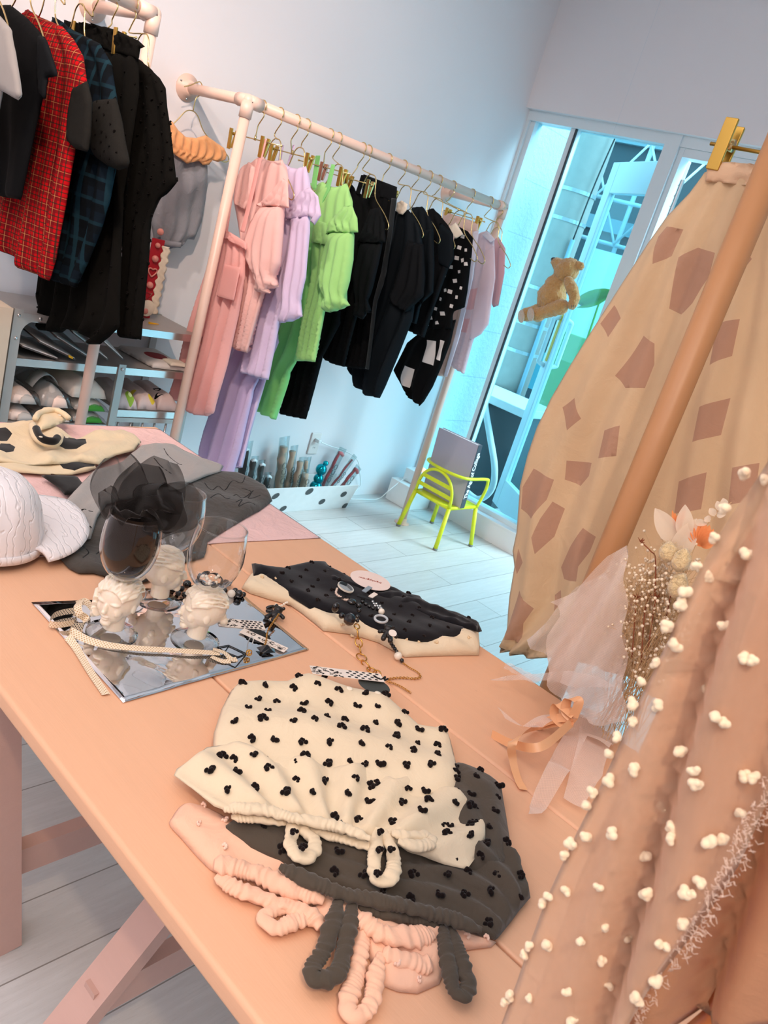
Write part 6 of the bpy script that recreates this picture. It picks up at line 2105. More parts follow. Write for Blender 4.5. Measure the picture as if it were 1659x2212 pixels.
def head_geo(r, turn, hand=False):
    """classical bust: skull, neck, brow, nose, lips, chin, ear, combed hair with a knot. faces +x before turning"""
    g = G()
    R0 = Matrix.Rotation(turn, 3, 'Z')

    def P(x, y, z):
        return R0 @ Vector((x * r, y * r, z * r))
    g.ball(P(-0.10, 0, 0.12), (0.98 * r, 0.84 * r, 0.98 * r), 28, 18, R0)
    g.ball(P(0.34, 0, -0.22), (0.55 * r, 0.60 * r, 0.78 * r), 24, 14, R0)
    g.ball(P(0.70, 0, -0.86), (0.20 * r, 0.26 * r, 0.17 * r), 14, 8, R0)
    g.ball(P(0.86, 0, -0.14), (0.18 * r, 0.13 * r, 0.26 * r), 12, 8, R0)
    g.ball(P(0.98, 0, -0.26), (0.13 * r, 0.12 * r, 0.11 * r), 12, 8, R0)
    g.ball(P(0.80, 0, -0.52), (0.15 * r, 0.22 * r, 0.075 * r), 12, 8, R0)
    g.ball(P(0.80, 0, -0.64), (0.13 * r, 0.18 * r, 0.07 * r), 12, 8, R0)
    for s in (-1, 1):
        g.ball(P(0.70, 0.27 * s, 0.12), (0.20 * r, 0.28 * r, 0.10 * r), 12, 8, R0)
        g.ball(P(0.55, 0.40 * s, -0.25), (0.25 * r, 0.2 * r, 0.28 * r), 12, 8, R0)
        g.ball(P(0.00, 0.80 * s, -0.15), (0.16 * r, 0.09 * r, 0.24 * r), 12, 8, R0)
    g.tube([P(-0.05, 0, -0.4), P(-0.02, 0, -1.0), P(0.0, 0, -1.42)], [0.52 * r, 0.44 * r, 0.46 * r], 20)
    for k in range(13):                                  # combed hair ridges running back from the parting
        a = -1.25 + 2.5 * k / 12
        pts = []
        for j in range(9):
            th = 0.55 + 2.05 * j / 8
            wob = 0.05 * math.sin(j * 1.9 + k * 2.3)
            pts.append(P(-0.10 + 1.0 * math.cos(th) * math.cos(a * 0.15), 0.86 * math.sin(a) * (0.35 + 0.65 * math.sin(th)) + wob, 0.12 + 1.0 * math.sin(th) * math.cos(a * 0.9) - 0.0))
        g.tube(pts, [0.07 * r + 0.03 * r * math.sin(j * 0.8) for j in range(9)], 8)
    for k in range(7):
        a = k * 0.9
        g.ball(P(-0.98 + 0.12 * math.cos(a), 0.26 * math.sin(a), -0.42 + 0.24 * math.cos(a)), 0.20 * r, 10, 7)
    if hand:                                             # carved hand clasping the face, fingers side by side
        for k in range(4):
            z = 0.05 - 0.27 * k
            pts = [P(0.55, -0.75, z - 0.15), P(0.15, -0.98, z), P(-0.35, -0.95, z + 0.05)]
            g.tube(pts, [0.14 * r, 0.15 * r, 0.11 * r], 10)
        g.tube([P(0.5, -0.6, -0.7), P(0.15, -0.92, -0.85), P(-0.55, -0.85, -1.05), P(-0.85, -0.8, -1.28)], [0.22 * r, 0.22 * r, 0.17 * r, 0.10 * r], 10)
    return g


def goblet(label, bx, by, turn, bowl_r=0.047, hand=False):
    t = thing('head_stem_goblet', label, 'goblet', (bx, by, TZM + 0.001), 'head stem goblets on the mirror sheet')
    z0 = TZM + 0.001
    G().lathe((bx, by, z0), [(0.040, 0.0), (0.0425, 0.001), (0.0425, 0.0025), (0.030, 0.005), (0.019, 0.008), (0.016, 0.012), (0.0155, 0.016)], seg=48, cap=False).build('foot', M_gl, t)
    r = 0.0385
    hc = Vector((bx, by, z0 + 0.0655))
    g = head_geo(r, turn, hand)
    g.v = [tuple(Vector(v) + hc) for v in g.v]
    o = g.build('head_stem', M_fr, t)
    m = o.modifiers.new('remesh', 'REMESH')
    m.mode = 'VOXEL'
    m.voxel_size = 0.0011
    m.use_smooth_shade = True
    sm = o.modifiers.new('soft', 'SMOOTH')
    sm.iterations = 3
    bz = z0 + 0.104
    prof = [(0.006, 0.0), (0.014, 0.001), (0.020, 0.004), (0.031, 0.014), (0.040, 0.028), (0.0455, 0.044), (0.0475, 0.060), (0.0470, 0.080), (0.0445, 0.100), (0.0415, 0.116)]
    prof = [(a * bowl_r / 0.0475, b) for a, b in prof]
    prof = [tuple(p) for p in curve_pts(prof, 40)]
    G().lathe((bx, by, bz), prof, seg=64, cap=False).build('bowl', M_gl, t)
    G().tube([(bx + prof[-1][0] * math.cos(a), by + prof[-1][0] * math.sin(a), bz + prof[-1][1]) for a in np.linspace(0, 2 * math.pi, 65)[:-1]], 0.0014, 8, True).build('rim', M_gl, t)
    return t, bz, prof


g1, bz1, prof1 = goblet('goblet with head stem stuffed with black organza', 0.722, 1.034, math.radians(205), hand=True)
g2, bz2, prof2 = goblet('rear empty goblet with head stem in profile facing right', 0.860, 1.110, math.radians(-35), 0.0475)
g3, bz3, prof3 = goblet('right goblet with head stem and beads in the bowl', 0.846, 0.968, math.radians(160), 0.0475)

# trinkets inside the right goblet
M_pearl = plain('pearl', 'eadfce', 0.2, coat=0.5)
M_jet = plain('jet_bead', '0d0c0d', 0.12, coat=0.6)
rr = random.Random(3)
cx, cy = 0.846, 0.968
for k in range(9):
    a, q_ = rr.uniform(0, 6.28), rr.uniform(0.004, 0.020)
    tag(G().ball((cx + q_ * math.cos(a), cy + q_ * math.sin(a), bz3 + 0.012 + q_ * 0.35 + 0.003 * (k % 2)), 0.0032, 10, 7).build('pearl_bead', M_pearl), 'small pearl bead in the bowl of the right goblet', 'bead', 'pearls inside the right goblet')
for k in range(6):
    a = k * 1.05
    p = [(cx + 0.020 * math.cos(a + s), cy + 0.020 * math.sin(a + s), bz3 + 0.018 + 0.003 * math.sin(3 * s + k)) for s in np.linspace(0, 1.4, 8)]
    tag(G().tube(p, [0.0018 + 0.001 * math.sin(i) for i in range(8)], 7).build('black_ribbon_curl', M_jet), 'black curl of trimming lying in the right goblet', 'ribbon', 'black curls inside the right goblet')

# black organza puff in the first goblet
M_org = sheer('black_organza', '1b1512', 0.62, 0.5)
M_org2 = sheer('black_organza_single', '1e1815', 0.42, 0.5)
hx_, hy_, hz_ = 0.722, 1.034, bz1 + 0.112
t = thing('organza_scrunchie', 'black organza puff billowing out of the left goblet', 'scrunchie', (hx_, hy_, bz1 + 0.01))
fill = [(a * 0.94, b + 0.002) for a, b in prof1[2:]]
G().lathe((hx_, hy_, bz1), [(a * 0.90, b + 0.004) for a, b in prof1[2:]], seg=36, cap=False).build('stuffed_organza', fabric('dense_black_organza', '2a2019', sheen=0.0, weave=0.0, wr=0.05), t)


def petal(name, c, axis, up, L, W, cup, seed, mat):
    """billowing cloth lobe"""
    nf = NoiseField(seed, 9)
    ax, up = Vector(axis).normalized(), Vector(up).normalized()
    sd = ax.cross(up).normalized()
    rows = []
    for i in range(22):
        u = i / 21
        row = []
        for j in range(20):
            v = j / 19 * 2 - 1
            w = W * math.sin(math.pi * (0.14 + 0.80 * u)) ** 0.55
            bend = cup * (1 - v * v) * math.sin(math.pi * min(1, u * 1.05)) + 0.35 * cup * math.sin(u * 5 + seed)
            n_ = nf(np.array([[u * 0.16, v * 0.12]]))[0] * 0.007
            row.append(Vector(c) + ax * (L * u) + sd * (w * math.sin(v * 1.45) + n_) + up * (bend + n_ * 1.4))
        rows.append(row)
    return G().sheet(rows).build(name, mat, t)


toc = Vector((0, 0, 1.45)) - Vector((hx_, hy_, hz_))
toc.normalize()
rt = toc.cross(Vector((0, 0, 1))).normalized() * -1      # picture right
if rt.dot(Vector((1, -1, 0))) < 0:
    rt = -rt
upv = rt.cross(toc).normalized() * 1
if upv.z < 0:
    upv = -upv
base = Vector((hx_, hy_, hz_ - 0.008))
petal('organza_lobe', base - rt * 0.008, upv - rt * 0.42, toc, 0.105, 0.045, 0.024, 1, M_org2)
petal('organza_lobe', base + rt * 0.010, upv + rt * 0.15, toc, 0.108, 0.050, 0.030, 2, M_org)
petal('organza_lobe', base + rt * 0.020, upv * 0.8 + rt * 0.75, toc, 0.095, 0.040, 0.030, 3, M_org2)
petal('organza_lobe', base + toc * 0.008 + rt * 0.022, upv * 0.75 + rt * 0.30, toc, 0.070, 0.042, 0.036, 4, M_org)
petal('organza_lobe', base + toc * 0.012 - rt * 0.020, upv * 0.4 + rt * 0.9, toc + upv * 0.3, 0.085, 0.026, 0.026, 5, M_org)
petal('organza_lobe', base - rt * 0.020, upv * 0.7 - rt * 0.65, toc, 0.055, 0.018, 0.018, 6, M_org2)
petal('organza_lobe', base - toc * 0.015, upv, -toc, 0.095, 0.050, 0.022, 7, M_org)
petal('organza_lobe', base + toc * 0.020, upv * 0.15 + rt * 0.25 + toc * 0.5, upv, 0.036, 0.040, 0.014, 8, M_org)

# --- polka dot ribbon
def dot_ribbon(name, base, dot, pitch=0.0048, rad=0.0011):
    t = NT(name)
    u, v = t.uvxy()
    row = t.math('FLOOR', t.math('DIVIDE', v, pitch * 0.62))
    uo = t.math('ADD', u, t.math('MULTIPLY', t.math('FRACT', t.math('MULTIPLY', row, 0.5)), pitch))
    fu = t.math('SUBTRACT', t.math('FRACT', t.math('DIVIDE', uo, pitch)), 0.5)
    fv = t.math('SUBTRACT', t.math('FRACT', t.math('DIVIDE', v, pitch * 0.62)), 0.5)
    d = t.math('SQRT', t.math('ADD', t.math('POWER', t.math('MULTIPLY', fu, pitch), 2.0), t.math('POWER', t.math('MULTIPLY', fv, pitch * 0.62), 2.0)))
    geo = t.add('ShaderNodeNewGeometry')
    dc = t.mix(geo.outputs['Backfacing'], hexc(dot), hexc('c09a6a'))
    t.link(t.mix(t.math('LESS_THAN', d, rad), hexc(base), dc), t.b.inputs['Base Color'])
    t.b.inputs['Roughness'].default_value = 0.6
    return t.m


def strip(name, pts, wid, mat, parent, up=(0, 0, 1), n=60, twist=None):
    """ribbon along pts; the width runs along 'up' (or interpolated ups)"""
    C = [Vector(p) for p in curve_pts(pts, n)]
    ups = [Vector(u).normalized() for u in up] if isinstance(up[0], (tuple, list, Vector)) else [Vector(up).normalized()]
    V, F, UV = [], [], []
    L = 0.0
    for i, p in enumerate(C):
        if i:
            L += (p - C[i - 1]).length
        f = i / (len(C) - 1) * (len(ups) - 1)
        k = min(int(f), len(ups) - 2) if len(ups) > 1 else 0
        w = ups[k].lerp(ups[min(k + 1, len(ups) - 1)], f - k).normalized()
        d = (C[min(i + 1, len(C) - 1)] - C[max(i - 1, 0)]).normalized()
        w = (w - d * w.dot(d)).normalized()
        for j in range(5):
            a = j / 4 - 0.5
            V.append(p + w * (wid * a))
            UV.append((L, (a + 0.5) * wid))
    for i in range(len(C) - 1):
        for j in range(4):
            F.append((i * 5 + j, i * 5 + j + 1, (i + 1) * 5 + j + 1, (i + 1) * 5 + j))
    return mk(name, V, F, mat, parent, True, uv=UV)


M_rib = dot_ribbon('cream_dotted_ribbon', 'ecdcc3', '15151c')
t = thing('dotted_ribbon', 'cream ribbon with tiny black dots curled on the mirror sheet', 'ribbon', tuple(on_z((150, 1370), 0.702)))
H = 0.0135
zb = 0.7035


def q3(p, z):
    return tuple(on_z(p, z))


strip('ribbon_tail', [q3((146, 1375), zb + 0.006), q3((165, 1400), zb + 0.001), q3((195, 1450), zb), q3((229, 1500), zb)], 0.0125, M_rib, t, up=[(0.5, 0.6, 0.6), (0.9, 0.35, 0), (0.95, 0.35, 0)])
strip('ribbon_tail', [q3((150, 1362), zb + 0.010), q3((200, 1386), zb + 0.004), q3((270, 1398), zb + 0.004), q3((360, 1404), zb + 0.005), q3((460, 1410), zb + 0.004), q3((475, 1412), zb + 0.003)], 0.0125, M_rib, t, up=[(0.1, 0.6, 0.6), (0.1, 0.9, 0.25), (0.05, 0.95, 0.1), (0.05, 0.95, 0.1)])
strip('ribbon_end', [q3((460, 1402), zb + 0.006), q3((485, 1410), zb + 0.004), q3((500, 1424), zb + 0.002), q3((512, 1424), zb + 0.001)], 0.011, M_rib, t, up=[(0, 1, 0), (0.2, 1, 0.2)])
strip('ribbon_end', [q3((456, 1418), zb + 0.003), q3((480, 1428), zb + 0.002), q3((498, 1428), zb + 0.002)], 0.011, M_rib, t, up=[(0, 1, 0), (0.2, 1, 0.2)])
strip('ribbon_loop', [q3((170, 1318), zb + 0.009), q3((140, 1322), zb + 0.009), q3((116, 1330), zb + 0.009), q3((107, 1346), zb + 0.009), q3((125, 1350), zb + 0.009), q3((160, 1345), zb + 0.009)], 0.0125, M_rib, t, up=(0, -0.1, 1))
strip('ribbon_loop', [q3((176, 1296), zb + 0.02), q3((168, 1308), zb + 0.03), q3((172, 1326), zb + 0.022), q3((185, 1336), zb + 0.012), q3((180, 1352), zb + 0.008), q3((156, 1356), zb + 0.010), q3((146, 1372), zb + 0.006)], 0.0125, M_rib, t, up=[(1, 0.2, 0.2), (1, 0, 0.3), (0.3, 0.2, 1), (0.3, 0.3, 1)])
strip('ribbon_loop', [q3((165, 1305), zb + 0.008), q3((185, 1300), zb + 0.014), q3((200, 1318), zb + 0.010), q3((192, 1334), zb + 0.006)], 0.0125, M_rib, t, up=(0.2, 0, 1))
strip('ribbon_loop', [q3((255, 1312), zb + 0.004), q3((282, 1296), zb + 0.006), q3((310, 1292), zb + 0.004)], 0.0125, M_rib, t, up=(0.2, 0.8, 0.4))

# --- little hang card, dots and doodles
M_cardw = plain('ivory_card', 'e9ddd2', 0.6)
M_blkp = plain('black_print', '141213', 0.6)


def dotted_card(label, c, ex, L, W, parent=None, z=0.0, split=0.45, seed=1, tilt=(0, 0, 1)):
    c, ex = Vector(c), Vector(ex).normalized()
    n = Vector(tilt).normalized()
    ex = (ex - n * ex.dot(n)).normalized()
    ey = n.cross(ex)
    t = thing('printed_card', label, 'card', tuple(c))

    def P(u, v, h=0.0):
        return c + ex * (u * L) + ey * (v * W) + n * h
    G().hexa([P(-.5, -.5), P(.5, -.5), P(.5, .5), P(-.5, .5), P(-.5, -.5, .0008), P(.5, -.5, .0008), P(.5, .5, .0008), P(-.5, .5, .0008)]).build('card', M_cardw, t, False)
    rr = random.Random(seed)
    rx = 0.0028
    g = G()
    for i in range(6):
        for j in range(4):
            u = -.5 + split + 0.06 + (i + 0.5 * (j % 2)) * 0.095
            v = -0.36 + j * 0.24
            if u > 0.47:
                continue
            P_ = [P(u, v, 0.001) + ex * (rx * 1.15 * math.cos(a)) + ey * (rx * 0.9 * math.sin(a)) for a in np.linspace(0, 6.283, 17)[:-1]]
            g.addm(P_, [tuple(range(16))])
    g.build('dot_print', M_blkp, t, False)
    g = G()
    for k in range(20):
        u, v = rr.uniform(-.48, -.5 + split - 0.03), rr.uniform(-.42, .42)
        pts = [P(u + 0.05 * math.sin(s * 2.1 + k) * s / 3, v + 0.16 * math.cos(s * 1.7 + 2 * k) * s / 3, 0.001) for s in np.linspace(0.3, 3, 8)]
        g.tube(pts, 0.00045 + 0.0005 * (k % 3 == 0), 5)
    g.build('doodle_print', M_blkp, t)
    return t


a_, b_ = Vector(on_z((672, 1446), 0.742)), Vector(on_z((826, 1466), 0.742))
dotted_card('long card with black dots and doodles above the cream romper', (a_ + b_) / 2, b_ - a_, (b_ - a_).length, 0.030, split=0.45, tilt=(0.05, 0.1, 1))
a_, b_ = Vector(on_z((470, 1344), 0.703)), Vector(on_z((570, 1352), 0.703))
dotted_card('dotted and doodled card on the mirror behind the right goblet', (a_ + b_) / 2, b_ - a_, (b_ - a_).length, 0.030, seed=5, split=0.45)
ck = Vector(on_z((556, 1374), 0.7042))
t = thing('scalloped_tag', 'black scalloped tag lying under the lettered card strip', 'tag', tuple(ck))
n = 72
P_ = [ck + Vector((0.024 * (1 + 0.05 * math.cos(18 * a)) * math.cos(a), 0.024 * (1 + 0.05 * math.cos(18 * a)) * math.sin(a), 0)) for a in np.linspace(0, 2 * math.pi, n + 1)[:-1]]
mk('tag_card', P_ + [p + Vector((0, 0, 0.0008)) for p in P_], [tuple(range(n))[::-1], tuple(range(n, 2 * n))] + [(i, (i + 1) % n, n + (i + 1) % n, n + i) for i in range(n)], M_blkp, t, False)
a_, b_ = Vector(on_z((522, 1362), 0.7055)), Vector(on_z((618, 1405), 0.7055))
exk = (b_ - a_).normalized()
t = thing('lettered_card', 'ivory card strip with letters and linked circles on the mirror', 'card', tuple((a_ + b_) / 2))
Lk = (b_ - a_).length
eyk = Vector((0, 0, 1)).cross(exk)
ck2 = (a_ + b_) / 2


def PK(u, v, h=0.0):
    return ck2 + exk * (u * Lk) + eyk * (v * 0.020) + Vector((0, 0, h))


G().hexa([PK(-.5, -.5), PK(.5, -.5), PK(.5, .5), PK(-.5, .5), PK(-.5, -.5, .0008), PK(.5, -.5, .0008), PK(.5, .5, .0008), PK(-.5, .5, .0008)]).build('card', M_cardw, t, False)
for ch, u, v, s, m in (('K', -0.36, 0.12, 0.010, plain('taupe_print', '8d7a66', 0.7)), ('O', -0.26, 0.12, 0.012, M_blkp), ('n', -0.10, 0.0, 0.009, M_blkp), ('i', -0.03, 0.0, 0.009, M_blkp), ('x', 0.03, 0.0, 0.009, M_blkp), ('C', 0.17, 0.05, 0.012, M_blkp)):
    tx = text('printed_letter', ch, m, t, PK(u, v, 0.0012), (0, 0, 0), s, 0.0001, offset=0.0004)
    lay_text(tx, exk, (0, 0, 1))
g = G()
for k, (u, v, r_) in enumerate(((0.02, -0.2, 0.0035), (0.09, -0.05, 0.004), (0.16, -0.25, 0.0035), (0.24, -0.1, 0.004), (0.32, 0.1, 0.003), (0.38, -0.2, 0.005), (0.44, 0.1, 0.003))):
    g.tube([PK(u, v, 0.0010) + exk * (r_ * math.cos(a)) + eyk * (r_ * math.sin(a)) for a in np.linspace(0, 6.283, 15)[:-1]], 0.0003, 5, True)
g.addm([PK(0.38, -0.2, 0.0012) + exk * (0.0038 * math.cos(a)) + eyk * (0.003 * math.sin(a)) for a in np.linspace(0, 6.283, 15)[:-1]], [tuple(range(14))])
g.build('circle_print', M_blkp, t)
cd_ = Vector(on_z((808, 1481), 0.7385))
t = thing('slate_tag', 'dark slate oval tag under the dotted card', 'tag', tuple(cd_))
flat_disc('tag_card', cd_, b_ - a_, 0.0285, 0.024, plain('slate_card', '3b3f3d', 0.6), t)

# --- small bears, chains, beads
M_gchain = plain('warm_gold_chain', 'd6a458', 0.2, 1.0, noise=0.02)
M_choc = plain('black_resin', '181413', 0.35, noise=0.2, bump=0.2, bscale=200)


def links(g, pts, pitch, rad, wire, seg=10):
    C = [Vector(p) for p in curve_pts(pts, 200)]
    L = 0.0
    last = 0.0
    k = 0
    for i in range(1, len(C)):
        L += (C[i] - C[i - 1]).length
        if L - last >= pitch:
            last = L
            d = (C[i] - C[i - 1]).normalized()
            s = d.cross(Vector((0, 0, 1)))
            s = s.normalized() if s.length > 0.1 else Vector((1, 0, 0))
            if k % 2:
                s = (s * 0.35 + Vector((0, 0, 1)) * 0.75).normalized()
            g.tube([C[i] + d * (rad * 1.35 * math.cos(a)) + s * (rad * math.sin(a)) for a in np.linspace(0, 6.283, seg + 1)[:-1]], wire, 6, True)
            k += 1
    return g


def charm_bear(c, s, turn, mats, parent, name='bear_charm', belly=False):
    R0 = Matrix.Rotation(turn, 3, 'Z')
    g = G()

    def P(x, y, z):
        return Vector(c) + R0 @ Vector((x * s, y * s, z * s))
    g.ball(P(0, 0, 0.32), (0.52 * s, 0.42 * s, 0.34 * s), 16, 10, R0)
    g.ball(P(0.72, 0.05, 0.42), (0.42 * s, 0.42 * s, 0.38 * s), 16, 10, R0)
    for y in (-0.36, 0.36):
        g.ball(P(1.0, y + 0.05, 0.62), 0.17 * s, 10, 7)
        g.tube([P(0.25, y * 1.0, 0.38), P(0.05, y * 2.1, 0.3)], [0.17 * s, 0.19 * s], 10)
        g.ball(P(0.05, y * 2.2, 0.28), 0.19 * s, 10, 7)
        g.tube([P(-0.35, y * 0.7, 0.30), P(-0.95, y * 0.9, 0.26)], [0.22 * s, 0.24 * s], 10)
        g.ball(P(-1.0, y * 0.9, 0.26), 0.25 * s, 10, 7)
    g.ball(P(0.98, 0.05, 0.34), (0.2 * s, 0.2 * s, 0.16 * s), 10, 7)
    o = g.build(name, mats, parent)
    m = o.modifiers.new('remesh', 'REMESH')
    m.mode = 'VOXEL'
    m.voxel_size = 0.0013
    m.use_smooth_shade = True
    return o


b1 = Vector(on_z((592, 1335), 0.705))
t = thing('bear_charm_necklace', 'black bear charm with fine gold chain at the right of the mirror', 'necklace', tuple(b1))
charm_bear(b1 + Vector((0, 0, 0.002)), 0.0215, math.radians(25), M_choc, t)
links(G(), [b1 + Vector((0, -0.010, 0.016)), Vector(on_z((580, 1360), 0.715)), Vector(on_z((575, 1385), 0.71)), Vector(on_z((568, 1403), 0.708))], 0.0034, 0.0019, 0.0005).build('fine_chain', M_gchain, t)
pc = Vector(on_z((596, 1312), 0.708))
for k in range(10):
    G().ball(pc + Vector((0.006 * math.cos(k * 0.7) + 0.0035 * k - 0.006, 0.004 * math.sin(k * 0.9), 0.004)), 0.0026, 8, 6).build('pearl_bead', M_pearl, t)
G().ball(pc + Vector((-0.014, 0.0, 0.003)), (0.013, 0.005, 0.004), 12, 8).build('jet_drop', M_jet, t)

c = Vector(on_z((553, 1402), 0.7065))
t = thing('bow_earring', 'faceted black bow earring with gold knot and diamond wire frames', 'earring', tuple(c))
for s_, n_ in ((1, 'bow_lobe'), (0.55, 'bow_lobe')):
    o = G().addm([c + Vector((0.004, 0.004, 0)), c + Vector((0.030, -0.004 * s_, 0.002)), c + Vector((0.026, -0.022 * s_, 0)), c + Vector((0.002, -0.012 * s_, 0)), c + Vector((0.016, -0.008 * s_, 0.011 * s_))],
                 [(0, 1, 4), (1, 2, 4), (2, 3, 4), (3, 0, 4), (3, 2, 1, 0)]).build(n_, M_jet, t, False)
    c = c + Vector((0.002, -0.010, 0)) if s_ == 1 else c
kc = Vector(on_z((538, 1410), 0.711))
for k in range(5):
    G().tube([kc + Vector((0.0055 * math.cos(a) * math.cos(k), 0.0055 * math.cos(a) * math.sin(k), 0.0055 * math.sin(a))) for a in np.linspace(0, 6.283, 15)[:-1]], 0.0008, 6, True).build('gold_knot_wire', M_gchain, t)
sp_ = [q3((533, 1408), 0.709), q3((536, 1388), 0.717), q3((542, 1376), 0.724), q3((547, 1380), 0.722), q3((545, 1392), 0.714)]
G().tube(curve_pts(sp_, 30), 0.0009, 8).build('safety_pin', M_steel, t)
M_bwire = plain('black_enamel_wire', '121112', 0.35)
G().tube([q3(p, 0.7045) for p in ((470, 1398), (494, 1394), (532, 1412), (514, 1419), (486, 1408))], 0.0011, 8, True).build('diamond_frame', M_bwire, t)
G().tube([q3(p, 0.7035) for p in ((530, 1416), (508, 1442), (474, 1426), (494, 1396))], 0.0011, 8, False).build('diamond_frame', M_bwire, t)

# bead necklace between the goblets
t = thing('bead_necklace', 'black bead necklace with one white bead behind the right goblet', 'necklace', tuple(on_z((480, 1280), 0.703)))
pb = [(360, 1262), (372, 1272), (385, 1282), (392, 1272), (404, 1262), (416, 1270), (428, 1256), (475, 1268), (486, 1276), (508, 1276), (516, 1283), (526, 1284), (462, 1262), (450, 1270), (398, 1284), (412, 1284)]
for k, p in enumerate(pb):
    r_ = (0.0062, 0.0085, 0.0055)[k % 3]
    G().ball(on_z(p, 0.7025 + r_), r_, 12, 8).build('jet_bead', M_jet, t)
G().ball(on_z((500, 1282), 0.7105), 0.0082, 14, 10).build('white_bead', M_pearl, t)
for p in ((436, 1262), (490, 1262), (470, 1280)):
    cc_ = Vector(on_z(p, 0.708))
    G().addm([cc_ + Vector((-0.016, 0, 0)), cc_ + Vector((0, -0.012, 0.003)), cc_ + Vector((0.015, 0.002, 0)), cc_ + Vector((0.0, 0.010, 0.006)), cc_ + Vector((0, 0, 0.010)), cc_ + Vector((0, 0, -0.004))],
             [(0, 1, 4), (1, 2, 4), (2, 3, 4), (3, 0, 4), (1, 0, 5), (2, 1, 5), (3, 2, 5), (0, 3, 5)]).build('black_star', M_jet, t, False)
rc = Vector(on_z((304, 1284), 0.716))
rg = tag(G().tube([rc + Vector((0.011 * math.cos(a), 0.004 * math.sin(a), 0.011 * math.sin(a))) for a in np.linspace(0, 6.283, 29)[:-1]], 0.0013, 8, True).build('silver_hoop', M_steel), 'silver hoop ring leaning on the mirror between the goblets', 'ring')

# statement necklace across the black shorts
zt = 0.738
t = thing('charm_necklace', 'charm necklace with bear, ring and big gold links across the shorts', 'necklace', tuple(on_z((770, 1330), zt)))
bc = Vector(on_z((746, 1270), zt + 0.004))
bd = flat_disc('badge', bc, (1, 0, 0), 0.0185, 0.0185, M_pearl, t, th=0.003, n=(0.1, -0.15, 1))
flat_disc('badge_face', bc + Vector((0, 0, 0.0033)), (1, 0, 0), 0.0165, 0.0165, plain('grey_enamel', '9a9da0', 0.3), bd, n=(0.1, -0.15, 1))
nb_ = Vector((0.1, -0.15, 1)).normalized()
G().addm([bc + nb_ * 0.0045 + Vector((0.0158 * math.cos(a), 0.0158 * math.sin(a), -0.0158 * (0.1 * math.cos(a) - 0.15 * math.sin(a)))) for a in np.linspace(0.6, 2.4, 10)] + [bc + nb_ * 0.0045], [tuple(range(11))]).build('black_sector', M_blkp, bd, False)
g = G()
for k in range(7):
    y = -0.012 + 0.003 * k
    w_ = 0.012 * math.sqrt(max(0, 1 - (y / 0.0165) ** 2))
    g.bar(bc + nb_ * 0.0046 + Vector((0.001, y, 0.15 * y)), bc + nb_ * 0.0046 + Vector((w_, y, 0.15 * y - 0.1 * w_)), 0.0009, 0.0003)
g.build('stripe_print', M_blkp, bd, False)
for k in range(12):
    p = curve_pts([(728, 1272), (726, 1282), (736, 1290), (748, 1296), (756, 1292)], 12)[k]
    G().ball(on_z(p, zt + 0.003), 0.0028, 8, 6).build('seed_bead', plain('blush_bead', 'd9c2b2', 0.3), t)
G().tube([q3((706, 1290), zt + 0.006), q3((755, 1292), zt + 0.006)], 0.0016, 8).build('toggle_bar', M_bwire, t)
for p, r_ in (((725, 1312), (0.0085, 0.007, 0.011)), ((760, 1300), (0.010, 0.009, 0.006))):
    G().ball(on_z(p, zt + 0.006), r_, 16, 10).build('jet_drop', M_jet, t)
for p, r_ in (((738, 1330), 0.0062), ((772, 1332), 0.0045), ((772, 1341), 0.004), ((775, 1308), 0.006), ((776, 1318), 0.005), ((790, 1305), 0.004), ((798, 1310), 0.004), ((806, 1314), 0.004), ((783, 1300), 0.004)):
    G().ball(on_z(p, zt + r_ * 0.6), r_, 12, 8).build('jet_bead', M_jet, t)
o = G().ball(on_z((755, 1338), zt + 0.008), 0.0125, 9, 6).build('faceted_bead', M_jet, t, False)
for k, (p, q_) in enumerate((((772, 1286), (806, 1296)), ((786, 1278), (800, 1268)), ((800, 1290), (812, 1282)))):
    A_, B_ = Vector(on_z(p, zt + 0.004)), Vector(on_z(q_, zt + 0.006))
    G().bar(A_, B_, 0.010, 0.002).build('enamel_strip', (M_blkp, plain('grey_blue_enamel', '8d9aa3', 0.3), M_cardw)[k], t, False)
for k in range(9):
    G().ball(on_z((805 + 2.6 * k, 1300 + 1.6 * k + (k % 3) * 3), zt + 0.005), 0.0034, 8, 6).build('silver_bead', M_steel, t)
G().ball(on_z((824, 1321), zt + 0.004), 0.0068, 12, 8).build('pearl_bead', M_pearl, t)
rc = Vector(on_z((823, 1337), zt + 0.002))
G().tube([rc + Vector((0.0125 * math.cos(a), 0.0125 * math.sin(a), 0.002 * math.cos(a))) for a in np.linspace(0, 6.283, 37)[:-1]], 0.0026, 10, True).build('grey_ring', plain('pale_grey_resin', 'b9bdc0', 0.2), t)
bb = Vector(on_z((836, 1376), 0.733))
charm_bear(bb, 0.0215, math.radians(38), M_choc, t)
flat_disc('white_patch', Vector(on_z((848, 1368), 0.750)), (1, 0.3, 0), 0.0085, 0.008, M_cardw, t, th=0.0012, n=(-0.2, -0.3, 1))
for k in range(5):
    G().ball(on_z((842 + 3.6 * k, 1385 + 5.6 * k), 0.722 - 0.0025 * k), 0.0042, 10, 7).build('jet_bead', M_jet, t)
G().ball(on_z((860, 1417), 0.712), 0.0082, 14, 10).build('white_bead', M_pearl, t)
G().ball(on_z((868, 1427), 0.707), 0.0045, 10, 7).build('jet_bead', M_jet, t)
big = [((771, 1353), 0.733), ((773, 1370), 0.728), ((775, 1388), 0.716), ((778, 1403), 0.708), ((781, 1420), 0.7055), ((790, 1437), 0.7055), ((803, 1448), 0.7055), ((814, 1458), 0.706)]
